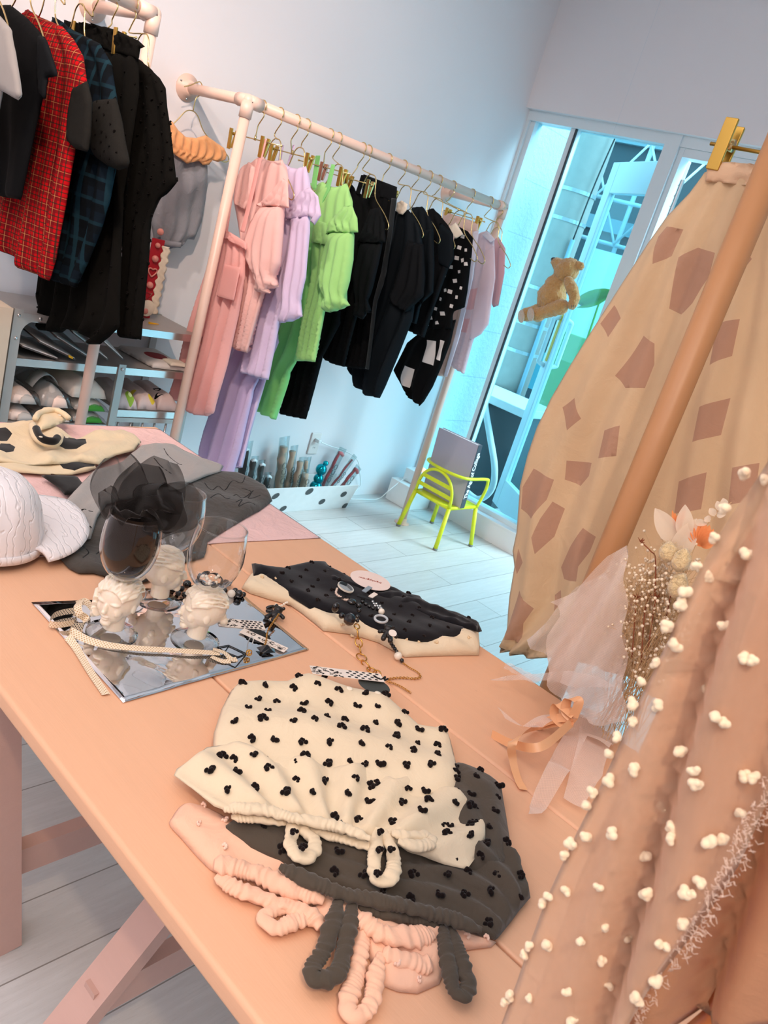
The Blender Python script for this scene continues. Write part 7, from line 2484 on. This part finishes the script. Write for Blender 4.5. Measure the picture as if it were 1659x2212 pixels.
for k, (p, z) in enumerate(big):
    cc_ = Vector(on_z(p, z))
    q_ = big[min(k + 1, len(big) - 1)] if k < len(big) - 1 else big[k - 1]
    d = (Vector(on_z(*q_)) - cc_).normalized()
    s = d.cross(Vector((0, 0, 1))).normalized()
    if k % 2:
        s = (s * 0.45 + Vector((0, 0, 0.9))).normalized()
    r_ = 0.0055 + 0.0042 * min(1, k / 4) if k < 6 else 0.008
    G().tube([cc_ + d * (r_ * 1.3 * math.cos(a)) + s * (r_ * math.sin(a)) for a in np.linspace(0, 6.283, 25)[:-1]], 0.0014, 8, True).build('gold_link', M_gchain, t)
links(G(), [q3(p, 0.7035) for p in ((868, 1430), (885, 1442), (902, 1452), (908, 1462), (895, 1466), (870, 1464), (845, 1466), (836, 1470))], 0.0036, 0.0021, 0.0006).build('fine_chain', M_gchain, t)
links(G(), [q3(p, 0.7035) for p in ((834, 1472), (850, 1476), (868, 1484), (888, 1497))], 0.0040, 0.0024, 0.0006).build('fine_chain', M_gchain, t)
M_cord = plain('black_cord', '151314', 0.9)
G().tube(curve_pts([q3((808, 1460), 0.745), q3((822, 1468), 0.744), q3((832, 1462), 0.744), q3((830, 1470), 0.742), q3((838, 1466), 0.74)], 30), 0.0016, 7).build('cord_knot', M_cord, t)
# ================================================================== teddy bear hanging before the glass
def fur_mat(name, h1, h2):
    t = NT(name)
    co = t.coord()
    n1 = t.noise(120, 4, 0.65, coord=co, dist=0.6)
    n2 = t.noise(30, 3, 0.5, coord=co)
    t.link(t.mix(n1, hexc(h1), hexc(h2)), t.b.inputs['Base Color'])
    t.b.inputs['Roughness'].default_value = 0.95
    t.b.inputs['Sheen Weight'].default_value = 0.6
    t.b.inputs['Sheen Roughness'].default_value = 0.4
    b1 = t.bump(n2, 0.5, 0.02)
    t.link(t.bump(n1, 0.9, 0.008, b1), t.b.inputs['Normal'])
    return t.m


M_fur = fur_mat('golden_mohair', 'b98348', 'e6b777')
M_sole = fur_mat('pale_felt_sole', 'cdb29a', 'e2cdb8')
XB = 3.62


def bp(x, y, dx=0.0):
    v = on_x((1060 + x * 0.18083, 540 + y * 0.18083), XB - dx)
    return Vector(v)


def mm(px):
    return px * 0.18083 * 4.15 / FPX            # crop pixels -> metres at the bear


bear = thing('teddy_bear', 'golden mohair teddy bear hanging in front of the shop window', 'teddy bear', tuple(bp(750, 700)))


def furry(name, balls, mat=None, parent=None, vox=0.006, tubes=()):
    g = G()
    for c, r in balls:
        g.ball(c, r, 20, 14)
    for pts, r in tubes:
        g.tube(pts, r, 16)
        for p, q_ in zip(pts, r):
            g.ball(p, q_, 14, 9)
    o = g.build(name, mat or M_fur, parent or bear)
    m = o.modifiers.new('remesh', 'REMESH')
    m.mode = 'VOXEL'
    m.voxel_size = vox
    m.use_smooth_shade = True
    s_ = o.modifiers.new('soft', 'SMOOTH')
    s_.iterations = 6
    tx = bpy.data.textures.get('fur_noise') or bpy.data.textures.new('fur_noise', 'CLOUDS')
    tx.noise_scale = 0.012
    d = o.modifiers.new('fur', 'DISPLACE')
    d.texture = tx
    d.strength = 0.010
    d.mid_level = 0.4
    return o


furry('torso', [(bp(730, 560), mm(165)), (bp(775, 430), mm(130)), (bp(700, 610), mm(140)), (bp(800, 370), mm(95))])
hd = furry('head', [(bp(920, 240), mm(130)), (bp(880, 270), mm(120)), (bp(950, 210), mm(105))])
furry('muzzle', [], parent=hd, tubes=[([bp(860, 215, 0.0), bp(800, 165, 0.0), bp(770, 140, 0.0)], [mm(92), mm(68), mm(50)])])
G().ball(bp(752, 116, 0.005), (mm(36), mm(36), mm(28)), 12, 8).build('nose', M_jet, hd)
furry('ear', [(bp(1068, 195), mm(46)), (bp(1040, 175), mm(40))], parent=hd, vox=0.004)
furry('ear', [(bp(892, 150, -0.06), mm(45))], parent=hd, vox=0.004)
arm = furry('arm', [], tubes=[([bp(930, 370, 0.03), bp(975, 470, 0.04), bp(1005, 570, 0.03), bp(975, 655, 0.03)], [mm(55), mm(66), mm(58), mm(54)])])
for k in range(3):
    G().tube([bp(965 + 22 * k, 655, 0.085), bp(962 + 24 * k, 690, 0.08)], 0.0016, 6).build('stitched_claw', M_jet, arm)
furry('arm', [], tubes=[([bp(760, 380, -0.05), bp(650, 470, -0.06), bp(600, 520, -0.06)], [mm(50), mm(55), mm(45)])])
for pts, so, dx in (([(840, 680), (740, 710), (640, 740), (570, 770)], (540, 768), 0.035), ([(700, 680), (600, 720), (500, 740), (440, 770)], (425, 790), -0.03)):
    L = [bp(*p, dx) for p in pts]
    lg = furry('leg', [(L[3], mm(84))], tubes=[(L, [mm(88), mm(82), mm(70), mm(72)])])
    c = bp(so[0], so[1], dx + 0.012)
    d = (L[3] - L[1]).normalized() * 0.5 + Vector((-0.8, 0, 0))
    G().lathe(c + d.normalized() * mm(62), [(mm(78), 0), (mm(72), 0.006), (mm(40), 0.010), (0.001, 0.011)], axis=d, seg=24).build('foot_sole', M_sole, lg)
th0 = bp(850, 330)
tag(G().tube([th0 + Vector((0, 0, 0.0)), Vector((XB, th0.y, 3.06))], 0.0005, 5).build('nylon_thread', clear('nylon_line', 'f4fbff', 0.05, 0.1)), 'thin clear nylon thread holding the teddy bear', 'thread')

# ================================================================== skirt on the third rack
M_sk = fabric('beige_patch_cotton', 'e9c9a2', wr=0.25, trans=0.25)
M_skp = fabric('mauve_patch_print', 'c59a80', wr=0.25, trans=0.2)
M_skd = fabric('beige_gathered_waist', 'dfba98', wr=0.3)
XS = 1.66
SKO = [(1522, 372), (1560, 362), (1600, 366), (1640, 374), (1700, 388), (1770, 420), (1830, 800), (1850, 1200), (1830, 1640), (1700, 1660), (1560, 1580), (1420, 1500), (1290, 1440), (1180, 1421), (1130, 1416), (1088, 1408), (1083, 1400), (1092, 1360), (1094, 1330), (1098, 1290), (1109, 1225), (1106, 1190),
       (1114, 1150), (1118, 1100), (1122, 1050), (1140, 980), (1160, 922), (1190, 860), (1230, 792), (1280, 712), (1345, 610), (1400, 525), (1440, 468), (1490, 415)]
PATCH = [[(1476, 561), (1512, 537), (1550, 549), (1536, 601), (1500, 657), (1473, 680), (1453, 669)], [(1393, 726), (1421, 744), (1417, 788), (1397, 839), (1357, 839), (1330, 812)],
         [(1429, 514), (1449, 494), (1480, 498), (1457, 556), (1421, 575)], [(1155, 1012), (1203, 1036), (1190, 1079), (1159, 1119), (1127, 1099), (1131, 1052)],
         [(1226, 995), (1278, 1000), (1274, 1028), (1250, 1050), (1220, 1036)], [(1199, 1083), (1218, 1099), (1199, 1159), (1167, 1195), (1163, 1159), (1179, 1119)],
         [(1270, 1139), (1290, 1159), (1278, 1191), (1258, 1222), (1254, 1254), (1222, 1250), (1210, 1226), (1238, 1179)], [(1127, 1274), (1155, 1314), (1135, 1345), (1121, 1388), (1103, 1378), (1107, 1334)],
         [(1195, 1286), (1214, 1274), (1222, 1298), (1203, 1318)], [(1122, 1185), (1135, 1214), (1118, 1240), (1113, 1225)], [(1300, 700), (1330, 660), (1350, 690), (1320, 730)], [(1215, 880), (1245, 860), (1262, 905), (1232, 930)],
         [(1310, 930), (1350, 920), (1340, 985), (1300, 990)], [(1550, 700), (1600, 690), (1585, 770), (1540, 790)], [(1520, 880), (1580, 860), (1560, 940), (1505, 955)], [(1470, 1040), (1530, 1020), (1515, 1100), (1460, 1110)], [(1590, 1010), (1640, 1000), (1630, 1080), (1580, 1090)],
         [(1370, 1290), (1420, 1270), (1410, 1340), (1360, 1350)], [(1570, 560), (1600, 520), (1625, 560), (1590, 610)]]
t = thing('patched_skirt', 'long beige skirt with mauve square patches on the right foreground rack', 'skirt', (XS, 0.6, 0.6), )
o = pad('skirt', px_x(SKO, XS), plane_x(XS), [M_sk, M_skp], t, free=True, T=0.010, edge=0.03, res=0.012, folds=7, amp=0.017, noise=0.008, nfreq=4, seed=51,
        spots=[(px_x(p, XS), 1) for p in PATCH])
WS = [(1530, 345), (1550, 350), (1580, 350), (1610, 352), (1640, 358), (1700, 370), (1760, 385), (1765, 425), (1700, 412), (1640, 404), (1580, 398), (1524, 392)]
pad('gathered_waist', px_x(WS, XS - 0.012), plane_x(XS - 0.012), M_skd, t, free=True, T=0.008, edge=0.016, res=0.006, folds=17, amp=0.006, hem=lambda t: 1.0, seed=53)
zbar = on_x((1600, 318), XS)[2]
th = thing('clip_hanger', 'gold clip hanger holding the beige patched skirt', 'hanger', (XS, 0.594, ZR))
yc = on_x((1563, 330), XS)[1]
G().tube(curve_pts(hook_pts(XS, ZR, 0.0265, 0.09, 0.594) + [(XS, 0.594, zbar)], 60), 0.0024, 8).build('hook', M_gold2, th)
ba, bb_ = Vector(on_x((1535, 310), XS)), Vector((XS, 0.42, zbar - 0.004))
G().tube([ba, bb_], 0.0038, 10).build('bar', M_gold2, th)
# the clip: front plate, back plate, spring, thumb lever
c = Vector((XS, yc, zbar))
o = G().hexa([c + Vector((-0.024, -0.013, -0.052)), c + Vector((-0.017, -0.013, -0.052)), c + Vector((-0.017, 0.013, -0.052)), c + Vector((-0.024, 0.013, -0.052)),
              c + Vector((-0.022, -0.013, 0.044)), c + Vector((-0.014, -0.013, 0.044)), c + Vector((-0.014, 0.013, 0.044)), c + Vector((-0.022, 0.013, 0.044))]).build('clip_plate', M_gold2, th, False)
mod_bevel(o, 0.002, 2)
o = G().hexa([c + Vector((0.010, -0.013, -0.052)), c + Vector((0.016, -0.013, -0.052)), c + Vector((0.016, 0.013, -0.052)), c + Vector((0.010, 0.013, -0.052)),
              c + Vector((0.018, -0.013, 0.040)), c + Vector((0.026, -0.013, 0.038)), c + Vector((0.026, 0.013, 0.038)), c + Vector((0.018, 0.013, 0.040))]).build('clip_plate', M_gold2, th, False)
mod_bevel(o, 0.002, 2)
G().tube([c + Vector((0.0, -0.014, 0.0)), c + Vector((0.0, 0.014, 0.0))], 0.012, 14).build('spring', M_gold, th)

# ================================================================== sheer pompom dress close to the camera
M_sheer = sheer('peach_sheer_voile', 'ecc7a8', 0.5, 0.9)
M_under = fabric('peach_lining', 'e6ab80', wr=0.25, trans=0.3)
M_oran = fabric('orange_lining', 'ee9c5c', wr=0.25, trans=0.3)
M_pom = fabric('cream_pompom', 'ecd6b6', rough=1.0, sheen=0.4)
M_fray = fabric('pale_fray', 'f1d9c6', rough=1.0)
XD = 0.43
t = thing('pompom_dress', 'sheer peach dress dotted with cream pompoms in the near right foreground', 'dress', (XD, 0.0, 0.55))
DL = [(1695, 870), (1660, 940), (1631, 1000), (1572, 1119), (1516, 1242), (1457, 1377), (1397, 1488), (1345, 1596), (1290, 1712), (1245, 1800), (1179, 1945), (1142, 2045), (1112, 2128), (1080, 2212), (1045, 2300)]
DR = [(1330, 2300), (1370, 2200), (1410, 2130), (1480, 2040), (1520, 1980), (1570, 1900), (1610, 1820), (1640, 1760), (1690, 1660), (1800, 1400), (1860, 900)]
fD = plane_x(XD)
def drape(k):
    """two deep hanging folds that lean with the cloth"""
    def f(V, s, t_):
        yv = 0.101 - 0.154 * (1.288 - V[:, 1])
        d1, d2 = V[:, 0] - yv, V[:, 0] - yv + 0.042
        return k * (-0.030 * np.exp(-(d1 / 0.0065) ** 2) - 0.026 * np.exp(-(d2 / 0.008) ** 2) + 0.010 * np.exp(-((d1 - 0.013) / 0.009) ** 2) + 0.010 * np.exp(-((d1 + 0.020) / 0.011) ** 2) + 0.003 * np.sin(160 * V[:, 0] + 5 * V[:, 1]))
    return f


o = pad('sheer_panel', px_x(DL + DR, XD), fD, M_sheer, t, free=2, T=0.001, edge=0.01, res=0.008, noise=0.0008, nfreq=7, seed=61, extra=drape(0.75))
D = PADS[o.name]
# lining just behind the sheer layer
UL = [(p[0] + 10, p[1]) for p in DL] + [(1400, 2300), (1660, 2300), (1760, 1900), (1860, 1400), (1880, 900)]
pad('lining', px_x(UL, XD), plane_x(XD + 0.034), M_under, t, free=2, T=0.001, edge=0.01, res=0.009, noise=0.001, seed=63, extra=drape(1.15))
POM = [(990, 75), (855, 155), (765, 250), (715, 350), (870, 445), (720, 505), (615, 575), (580, 655), (1150, 340), (1240, 520), (1030, 670), (755, 810), (585, 845), (490, 890), (450, 950), (1090, 850), (895, 990), (650, 1145), (460, 1165), (355, 1200),
       (320, 1250), (935, 1175), (780, 1295), (555, 1470), (345, 1490), (240, 1500), (210, 1545), (800, 1480), (670, 1580), (465, 1770), (240, 1805), (125, 1795), (100, 1830), (680, 1770), (575, 1860), (1395, 165), (1350, 125), (1225, 450), (1095, 790), (1530, 480), (1580, 490), (1495, 700), (1350, 845), (1385, 860),
       (1320, 1040), (1170, 1175), (1205, 1185), (1160, 1370), (1010, 1490), (1050, 1510), (1000, 1700), (870, 1800), (900, 1815)]
POM = [(1060 + x * 0.3611, 1500 + y * 0.3611) for x, y in POM]
POM += [(1000 + x * 0.3972, 1000 + y * 0.3972) for x, y in [(1540, 55), (1445, 240), (1360, 410), (1280, 560), (1300, 620), (1550, 500), (1640, 90), (1220, 700), (1195, 760), (1430, 880), (1120, 885), (1165, 990), (1055, 1085), (980, 1185), (1310, 1235), (1580, 1080), (1520, 1060), (930, 1300)]]
rr = random.Random(8)
protos = []
for i, p in enumerate(POM):
    hh = 0.0
    for _ in range(4):
        a = np.array(on_x(p, XD - hh)[1:])
        j = np.argmin(((D['V'] - a) ** 2).sum(1))
        hh = D['top'][j]
    pos = Vector(fD(a[0], a[1], D['top'][j] + 0.0022))
    if len(protos) < 5:
        g = G()
        r3 = random.Random(i)
        for k in range(9):
            g.ball((r3.uniform(-1, 1) * 0.0017, r3.uniform(-1, 1) * 0.0022, r3.uniform(-1, 1) * 0.0014), r3.uniform(0.0019, 0.0026), 8, 6)
        q_ = mk('pompom', g.v, g.f, M_pom, None, True, origin=(0, 0, 0))
        m = q_.modifiers.new('remesh', 'REMESH')
        m.mode = 'VOXEL'
        m.voxel_size = 0.0006
        m.use_smooth_shade = True
        protos.append(q_)
    else:
        q_ = rr.choice(protos).copy()
        COL.objects.link(q_)
    q_.parent = t
    q_.location = pos - wloc(t)
    q_.rotation_euler = (rr.uniform(0, 6), rr.uniform(0, 6), rr.uniform(0, 6))
    s = rr.uniform(0.75, 1.05)
    q_.scale = (s, s, s)
# frayed woven edge along the opening
g = G()
E_ = curve_pts([on_x(p, XD)[1:] for p in DR[:9]], 150)
for i, e in enumerate(E_):
    b_ = np.array(e)
    for k in range(3):
        l_ = rr.uniform(0.001, 0.0045)
        an = rr.uniform(-1.0, 1.2)
        p0 = Vector(fD(b_[0] + rr.uniform(-0.004, 0.006), b_[1] + rr.uniform(-0.002, 0.002), 0.004))
        p1 = p0 + Vector((rr.uniform(-0.003, 0.002), -l_ * math.cos(an), l_ * math.sin(an)))
        g.tube([p0, (p0 + p1) / 2 + Vector((0, 0, rr.uniform(-0.002, 0.002))), p1], 0.00016, 4, cap=False)
o = g.build('frayed_edge', M_fray, t)
o['kind'] = 'stuff'
t = thing('orange_dress', 'orange garment hanging behind the pompom dress at the right edge', 'dress', (0.49, -0.1, 0.55))
OL = [(1380, 2330), (1440, 2250), (1520, 2180), (1560, 2110), (1600, 2030), (1640, 1950), (1690, 1850), (1800, 1600), (1990, 1500), (1990, 2300)]
pad('garment_body', px_x(OL, 0.49), plane_x(0.49), M_oran, t, T=0.006, edge=0.02, res=0.011, folds=6, amp=0.008, seed=65)
wire_hanger('wire hanger above the frame holding the pompom dress', None, XD + 0.01, ZR, XD + 0.01, 1.50, by=-0.08, ry=-0.16, rr=0.0265, w=0.17)
DT = [(0.08, 1.44), (0.02, 1.50), (-0.04, 1.53), (-0.12, 1.53), (-0.18, 1.50), (-0.30, 1.42), (-0.32, 1.15), (-0.05, 1.18)]
pad('yoke', DT, plane_x(XD + 0.012), M_under, bpy.data.objects['pompom_dress'], T=0.008, edge=0.03, res=0.015, seed=66)

# ================================================================== dried bouquet in tulle on the table edge
XQ = 1.36
tie = Vector(on_x((1238, 1548), XQ))
bq_ = thing('dried_bouquet', 'dried flower bouquet wrapped in pale tulle with peach ribbon beside the pole', 'bouquet', (tie.x - 0.08, tie.y, TZ))
M_tul = sheer('pale_tulle', 'f8e6da', 0.42, 0.8, net=420)
M_tul2 = sheer('white_tulle', 'f5ebe6', 0.34, 0.8, net=420)


def tulle(name, pxs, X, seed, mat, amp=0.012, folds=4, lean=0.0):
    P = px_x(pxs, X)
    lo = min(p[1] for p in P)
    nf = NoiseField(seed, 5)
    xt = lambda V, s, t_: amp * np.sin(6.28 * folds * s + 3 * V[:, 1] * 8 + seed) + 0.006 * nf(V)
    f = plane_x(X)
    Pn = np.array(P)
    B = resample(Pn, 0.010)
    rnd = np.random.RandomState(seed)
    lo_, hi_ = B.min(0), B.max(0)
    gx, gy = np.meshgrid(np.arange(lo_[0], hi_[0], 0.010), np.arange(lo_[1], hi_[1], 0.009))
    Q = np.stack([gx.ravel(), gy.ravel()], 1)
    Q = Q[inside(B, Q)]
    Q = Q[segdist(B, Q) > 0.005] if len(Q) else Q
    pts = [Vector(p) for p in B] + [Vector(p) for p in Q]
    vo, eo, fo, _, _, _ = delaunay_2d_cdt(pts, [(i, (i + 1) % len(B)) for i in range(len(B))], [], 0, 1e-6)
    V = np.array([(v[0], v[1]) for v in vo])
    F = np.array([tuple(q) for q in fo if len(q) == 3])
    F = F[inside(B, V[F].mean(1))]
    h = xt(V, (V[:, 0] - lo_[0]) / (hi_[0] - lo_[0] + 1e-6), V[:, 1])
    W = []
    for v, hh in zip(V, h):
        p = list(f(v[0], v[1], hh))
        p[2] = max(p[2], TZ + 0.004)
        p[0] += lean * max(0.0, v[1] - tie.z)
        W.append(p)
    o = mk(name, W, F, mat, bq_, True, uv=V)
    # hemmed edge of the net
    return o


tulle('tulle_wrap', [(1240, 1545), (1200, 1500), (1180, 1440), (1190, 1370), (1215, 1330), (1190, 1300), (1215, 1290), (1250, 1275), (1320, 1200), (1350, 1180), (1356, 1230), (1345, 1400), (1345, 1560), (1300, 1570)], XQ - 0.05, 3, M_tul)
tulle('tulle_wrap', [(1240, 1540), (1215, 1480), (1225, 1400), (1230, 1310), (1300, 1250), (1335, 1190), (1352, 1178), (1340, 1300), (1350, 1420), (1340, 1560)], XQ - 0.02, 7, M_tul)
tulle('tulle_wrap', [(1242, 1530), (1190, 1430), (1150, 1400), (1130, 1385), (1180, 1345), (1205, 1310), (1240, 1270), (1290, 1240), (1320, 1260), (1320, 1400), (1300, 1520)], XQ + 0.04, 11, M_tul2, lean=0.1)
tulle('tulle_spike', [(1060, 1468), (1100, 1458), (1160, 1455), (1240, 1447), (1300, 1460), (1340, 1480), (1250, 1485), (1180, 1470)], XQ - 0.06, 5, M_tul2, amp=0.004)
tulle('tulle_spike', [(1085, 1445), (1092, 1432), (1140, 1455), (1170, 1470), (1150, 1478)], XQ - 0.02, 15, M_tul2, amp=0.003)
# lower skirt of net lying on the boards
def floor_net(name, pxs, seed, mat):
    P = np.array([on_z(p, TZ)[:2] for p in pxs])
    xt = lambda V, s, t_: 0.010 + 0.012 * np.sin(40 * V[:, 0] + seed) * np.sin(33 * V[:, 1] + 2 * seed) + 0.012 * np.abs(np.sin(18 * (V[:, 0] + V[:, 1]) + seed))
    B = resample(P, 0.012)
    lo_, hi_ = B.min(0), B.max(0)
    gx, gy = np.meshgrid(np.arange(lo_[0], hi_[0], 0.012), np.arange(lo_[1], hi_[1], 0.011))
    Q = np.stack([gx.ravel(), gy.ravel()], 1)
    Q = Q[inside(B, Q)]
    Q = Q[segdist(B, Q) > 0.006] if len(Q) else Q
    vo, eo, fo, _, _, _ = delaunay_2d_cdt([Vector(p) for p in B] + [Vector(p) for p in Q], [(i, (i + 1) % len(B)) for i in range(len(B))], [], 0, 1e-6)
    V = np.array([(v[0], v[1]) for v in vo])
    F = np.array([tuple(q) for q in fo if len(q) == 3])
    F = F[inside(B, V[F].mean(1))]
    z = xt(V, 0, 0)
    return mk(name, [(v[0], v[1], TZ + 0.003 + max(0, zz)) for v, zz in zip(V, z)], F, mat, bq_, True, uv=V)


floor_net('tulle_skirt', [(1240, 1560), (1190, 1640), (1150, 1720), (1128, 1790), (1160, 1780), (1215, 1700), (1255, 1620), (1300, 1650), (1330, 1600), (1300, 1570)], 2, M_tul)
floor_net('tulle_skirt', [(1240, 1560), (1160, 1600), (1080, 1580), (1060, 1560), (1120, 1590), (1180, 1560)], 4, M_tul)
floor_net('tulle_skirt', [(1250, 1560), (1230, 1660), (1210, 1740), (1250, 1760), (1290, 1700), (1320, 1590)], 6, M_tul)
# peach satin ribbon bow
M_sat = plain('peach_satin', 'f2b584', 0.32, 0.0, noise=0.03)
tz = tie + Vector((-0.055, 0.0, 0.0))


def onq(p, dx=0.07):
    return Vector(on_x(p, XQ - dx))


strip('ribbon_loop', [onq((1236, 1548)), onq((1190, 1555)), onq((1140, 1580)), onq((1108, 1610)), onq((1125, 1625)), onq((1180, 1605)), onq((1238, 1556))], 0.016, M_sat, bq_, up=[(0.3, 0, 1), (0.5, 0.4, 0.7), (0.3, 0, 1)], n=60)
strip('ribbon_loop', [onq((1240, 1545)), onq((1205, 1520)), onq((1198, 1545)), onq((1222, 1568)), onq((1242, 1552))], 0.018, M_sat, bq_, up=[(0.7, -0.5, 0.4), (0.8, -0.4, 0.3)], n=50)
strip('ribbon_loop', [onq((1238, 1550)), onq((1250, 1515)), onq((1228, 1510)), onq((1222, 1535)), onq((1236, 1552))], 0.018, M_sat, bq_, up=[(0.6, -0.6, 0.3), (0.6, -0.4, 0.5)], n=50)
strip('ribbon_tail', [onq((1236, 1556)), onq((1160, 1570), 0.08), Vector(on_z((1110, 1600), TZ + 0.05)), Vector(on_z((1108, 1640), TZ + 0.02)), Vector(on_z((1118, 1680), TZ + 0.006)), Vector(on_z((1131, 1706), TZ + 0.004))], 0.015, M_sat, bq_, up=[(0.2, 0.4, 1), (0.9, -0.5, 0.2), (0.9, 0.4, 0.0)], n=60)
strip('ribbon_tail', [onq((1236, 1560)), Vector(on_z((1170, 1612), TZ + 0.05)), Vector(on_z((1110, 1608), TZ + 0.02)), Vector(on_z((1062, 1586), TZ + 0.005))], 0.015, M_sat, bq_, up=[(0.2, 0.6, 0.6), (0.2, 0.8, 0.4)], n=60)
# stems and gypsophila
M_stem = plain('dry_stem', 'd0ab7c', 0.8)
M_stemr = plain('russet_stem', '8a4a2a', 0.8)
M_gyp = plain('dry_gypsophila', 'f1dcbf', 0.8)
rr = random.Random(21)
gs, gb = G(), G()
heads = []
base = Vector(on_x((1330, 1560), XQ))
for k in range(105):
    px_ = rr.gauss(1402, 48)
    py_ = rr.uniform(1190, 1440)
    if py_ < 1230 and rr.random() < 0.55:
        py_ += 120
    X = XQ + rr.uniform(-0.04, 0.06)
    e = Vector(on_x((px_ + (1440 - py_) * 0.10, py_), X))
    s = base + Vector((rr.uniform(-0.03, 0.03), rr.uniform(-0.04, 0.03), rr.uniform(-0.04, 0.03)))
    m = s.lerp(e, 0.6) + Vector((rr.uniform(-0.015, 0.015), rr.uniform(-0.02, 0.02), 0.0))
    gs.tube(curve_pts([s, m, e], 8), 0.0005, 4, cap=False)
    for j in range(rr.randint(8, 14)):
        q_ = e + Vector((rr.gauss(0, 0.016), rr.gauss(0, 0.020), rr.gauss(0, 0.020)))
        gs.tube([m.lerp(e, rr.uniform(0.5, 1)), q_], 0.00035, 3, cap=False)
        gb.ball(q_, rr.uniform(0.0018, 0.0032), 6, 4)
o = gs.build('thin_stems', M_stem, bq_)
o['kind'] = 'stuff'
o = gb.build('gypsophila_buds', M_gyp, bq_)
o['kind'] = 'stuff'
for pts in ([(1365, 1420), (1372, 1330), (1376, 1290)], [(1385, 1430), (1392, 1330), (1400, 1288)], [(1414, 1300), (1416, 1210), (1405, 1190), (1384, 1170)], [(1440, 1330), (1450, 1280)], [(1400, 1400), (1412, 1320), (1418, 1290)]):
    P_ = [onq(p, 0.03) for p in pts]
    o = G().tube(curve_pts(P_, 16), 0.0011, 6).build('russet_stem', M_stemr, bq_)
    g = G()
    for k in range(7):
        g.tube([P_[-1], P_[-1] + Vector((rr.uniform(-1, 1), rr.uniform(-1, 1), rr.uniform(0.2, 1))).normalized() * 0.009], [0.0014, 0.0003], 5)
    g.build('dry_calyx', M_stemr, o)
M_bun = fur_mat('cream_bunny_tail', 'dcb980', 'f3dcae')
for a, b_ in (((1452, 1290), (1478, 1238)), ((1462, 1235), (1482, 1185)), ((1440, 1215), (1448, 1170))):
    A_, B_ = onq(a, 0.05), onq(b_, 0.05)
    g = G()
    P_ = [A_.lerp(B_, k / 8) for k in range(9)]
    g.tube(P_, [0.002, 0.010, 0.0135, 0.015, 0.015, 0.0145, 0.012, 0.008, 0.002], 16)
    o = g.build('bunny_tail', M_bun, bq_)
    g = G()
    for k in range(420):
        u = rr.uniform(0.05, 0.98)
        an = rr.uniform(0, 6.28)
        ax = (B_ - A_).normalized()
        s1 = ax.orthogonal().normalized()
        s2 = ax.cross(s1)
        rd = 0.0145 * math.sin(math.pi * (0.1 + 0.82 * u)) ** 0.5
        n_ = s1 * math.cos(an) + s2 * math.sin(an)
        p = A_.lerp(B_, u) + n_ * rd * 0.9
        g.tube([p, p + (n_ + ax * 0.8).normalized() * rr.uniform(0.002, 0.005)], [0.0002, 0.0001], 3, cap=False)
    g.build('fluff', M_bun, o)['kind'] = 'stuff'
M_petal = sheer('ivory_dried_petal', 'f5e2cb', 0.75, 0.8)
M_orp = fabric('orange_dried_petal', 'f09a62', rough=0.7, sheen=0, trans=0.3)


def leaflet(name, a, b_, w, mat, curl=0.01):
    A_, B_ = onq(a, 0.02), onq(b_, 0.02)
    ax = (B_ - A_)
    sd = ax.normalized().cross(Vector((-0.9, -0.25, 0.3))).normalized()
    nn = sd.cross(ax.normalized())
    rows = []
    for i in range(13):
        u = i / 12
        ww = w * math.sin(math.pi * min(0.995, 0.04 + 0.96 * u)) ** 0.8
        rows.append([A_ + ax * u + sd * (ww * (j - 3) / 3) + nn * (curl * math.sin(3.1 * u) + 0.35 * ww * abs((j - 3) / 3)) for j in range(7)])
    return G().sheet(rows).build(name, mat, bq_)


for a, b_, w in (((1470, 1190), (1415, 1098), 0.017), ((1478, 1170), (1480, 1090), 0.014), ((1455, 1215), (1505, 1120), 0.018)):
    leaflet('dried_petal', a, b_, w, M_petal)
for k in range(9):
    a = -0.9 + 0.28 * k
    leaflet('orange_petal', (1515, 1180), (1515 + 38 * math.sin(a), 1180 - 52 * math.cos(a)), 0.008, M_orp, 0.006)
for k in range(6):
    leaflet('orange_petal', (1462, 1150), (1452 + 6 * k, 1112 - 5 * abs(k - 2)), 0.0035, M_orp, 0.003)
sprig = onq((1500, 1150), 0.02)
o = G().tube(curve_pts([onq(p, 0.02) for p in ((1500, 1170), (1530, 1130), (1555, 1105), (1580, 1085))], 20), 0.0007, 6).build('leafy_sprig', M_stem, bq_)
for a, b_ in (((1528, 1132), (1500, 1128)), ((1535, 1126), (1522, 1118)), ((1545, 1115), (1533, 1098)), ((1556, 1104), (1549, 1082)), ((1566, 1096), (1562, 1076)), ((1548, 1112), (1568, 1112))):
    leaflet('dried_leaf', a, b_, 0.006, M_petal, 0.003)
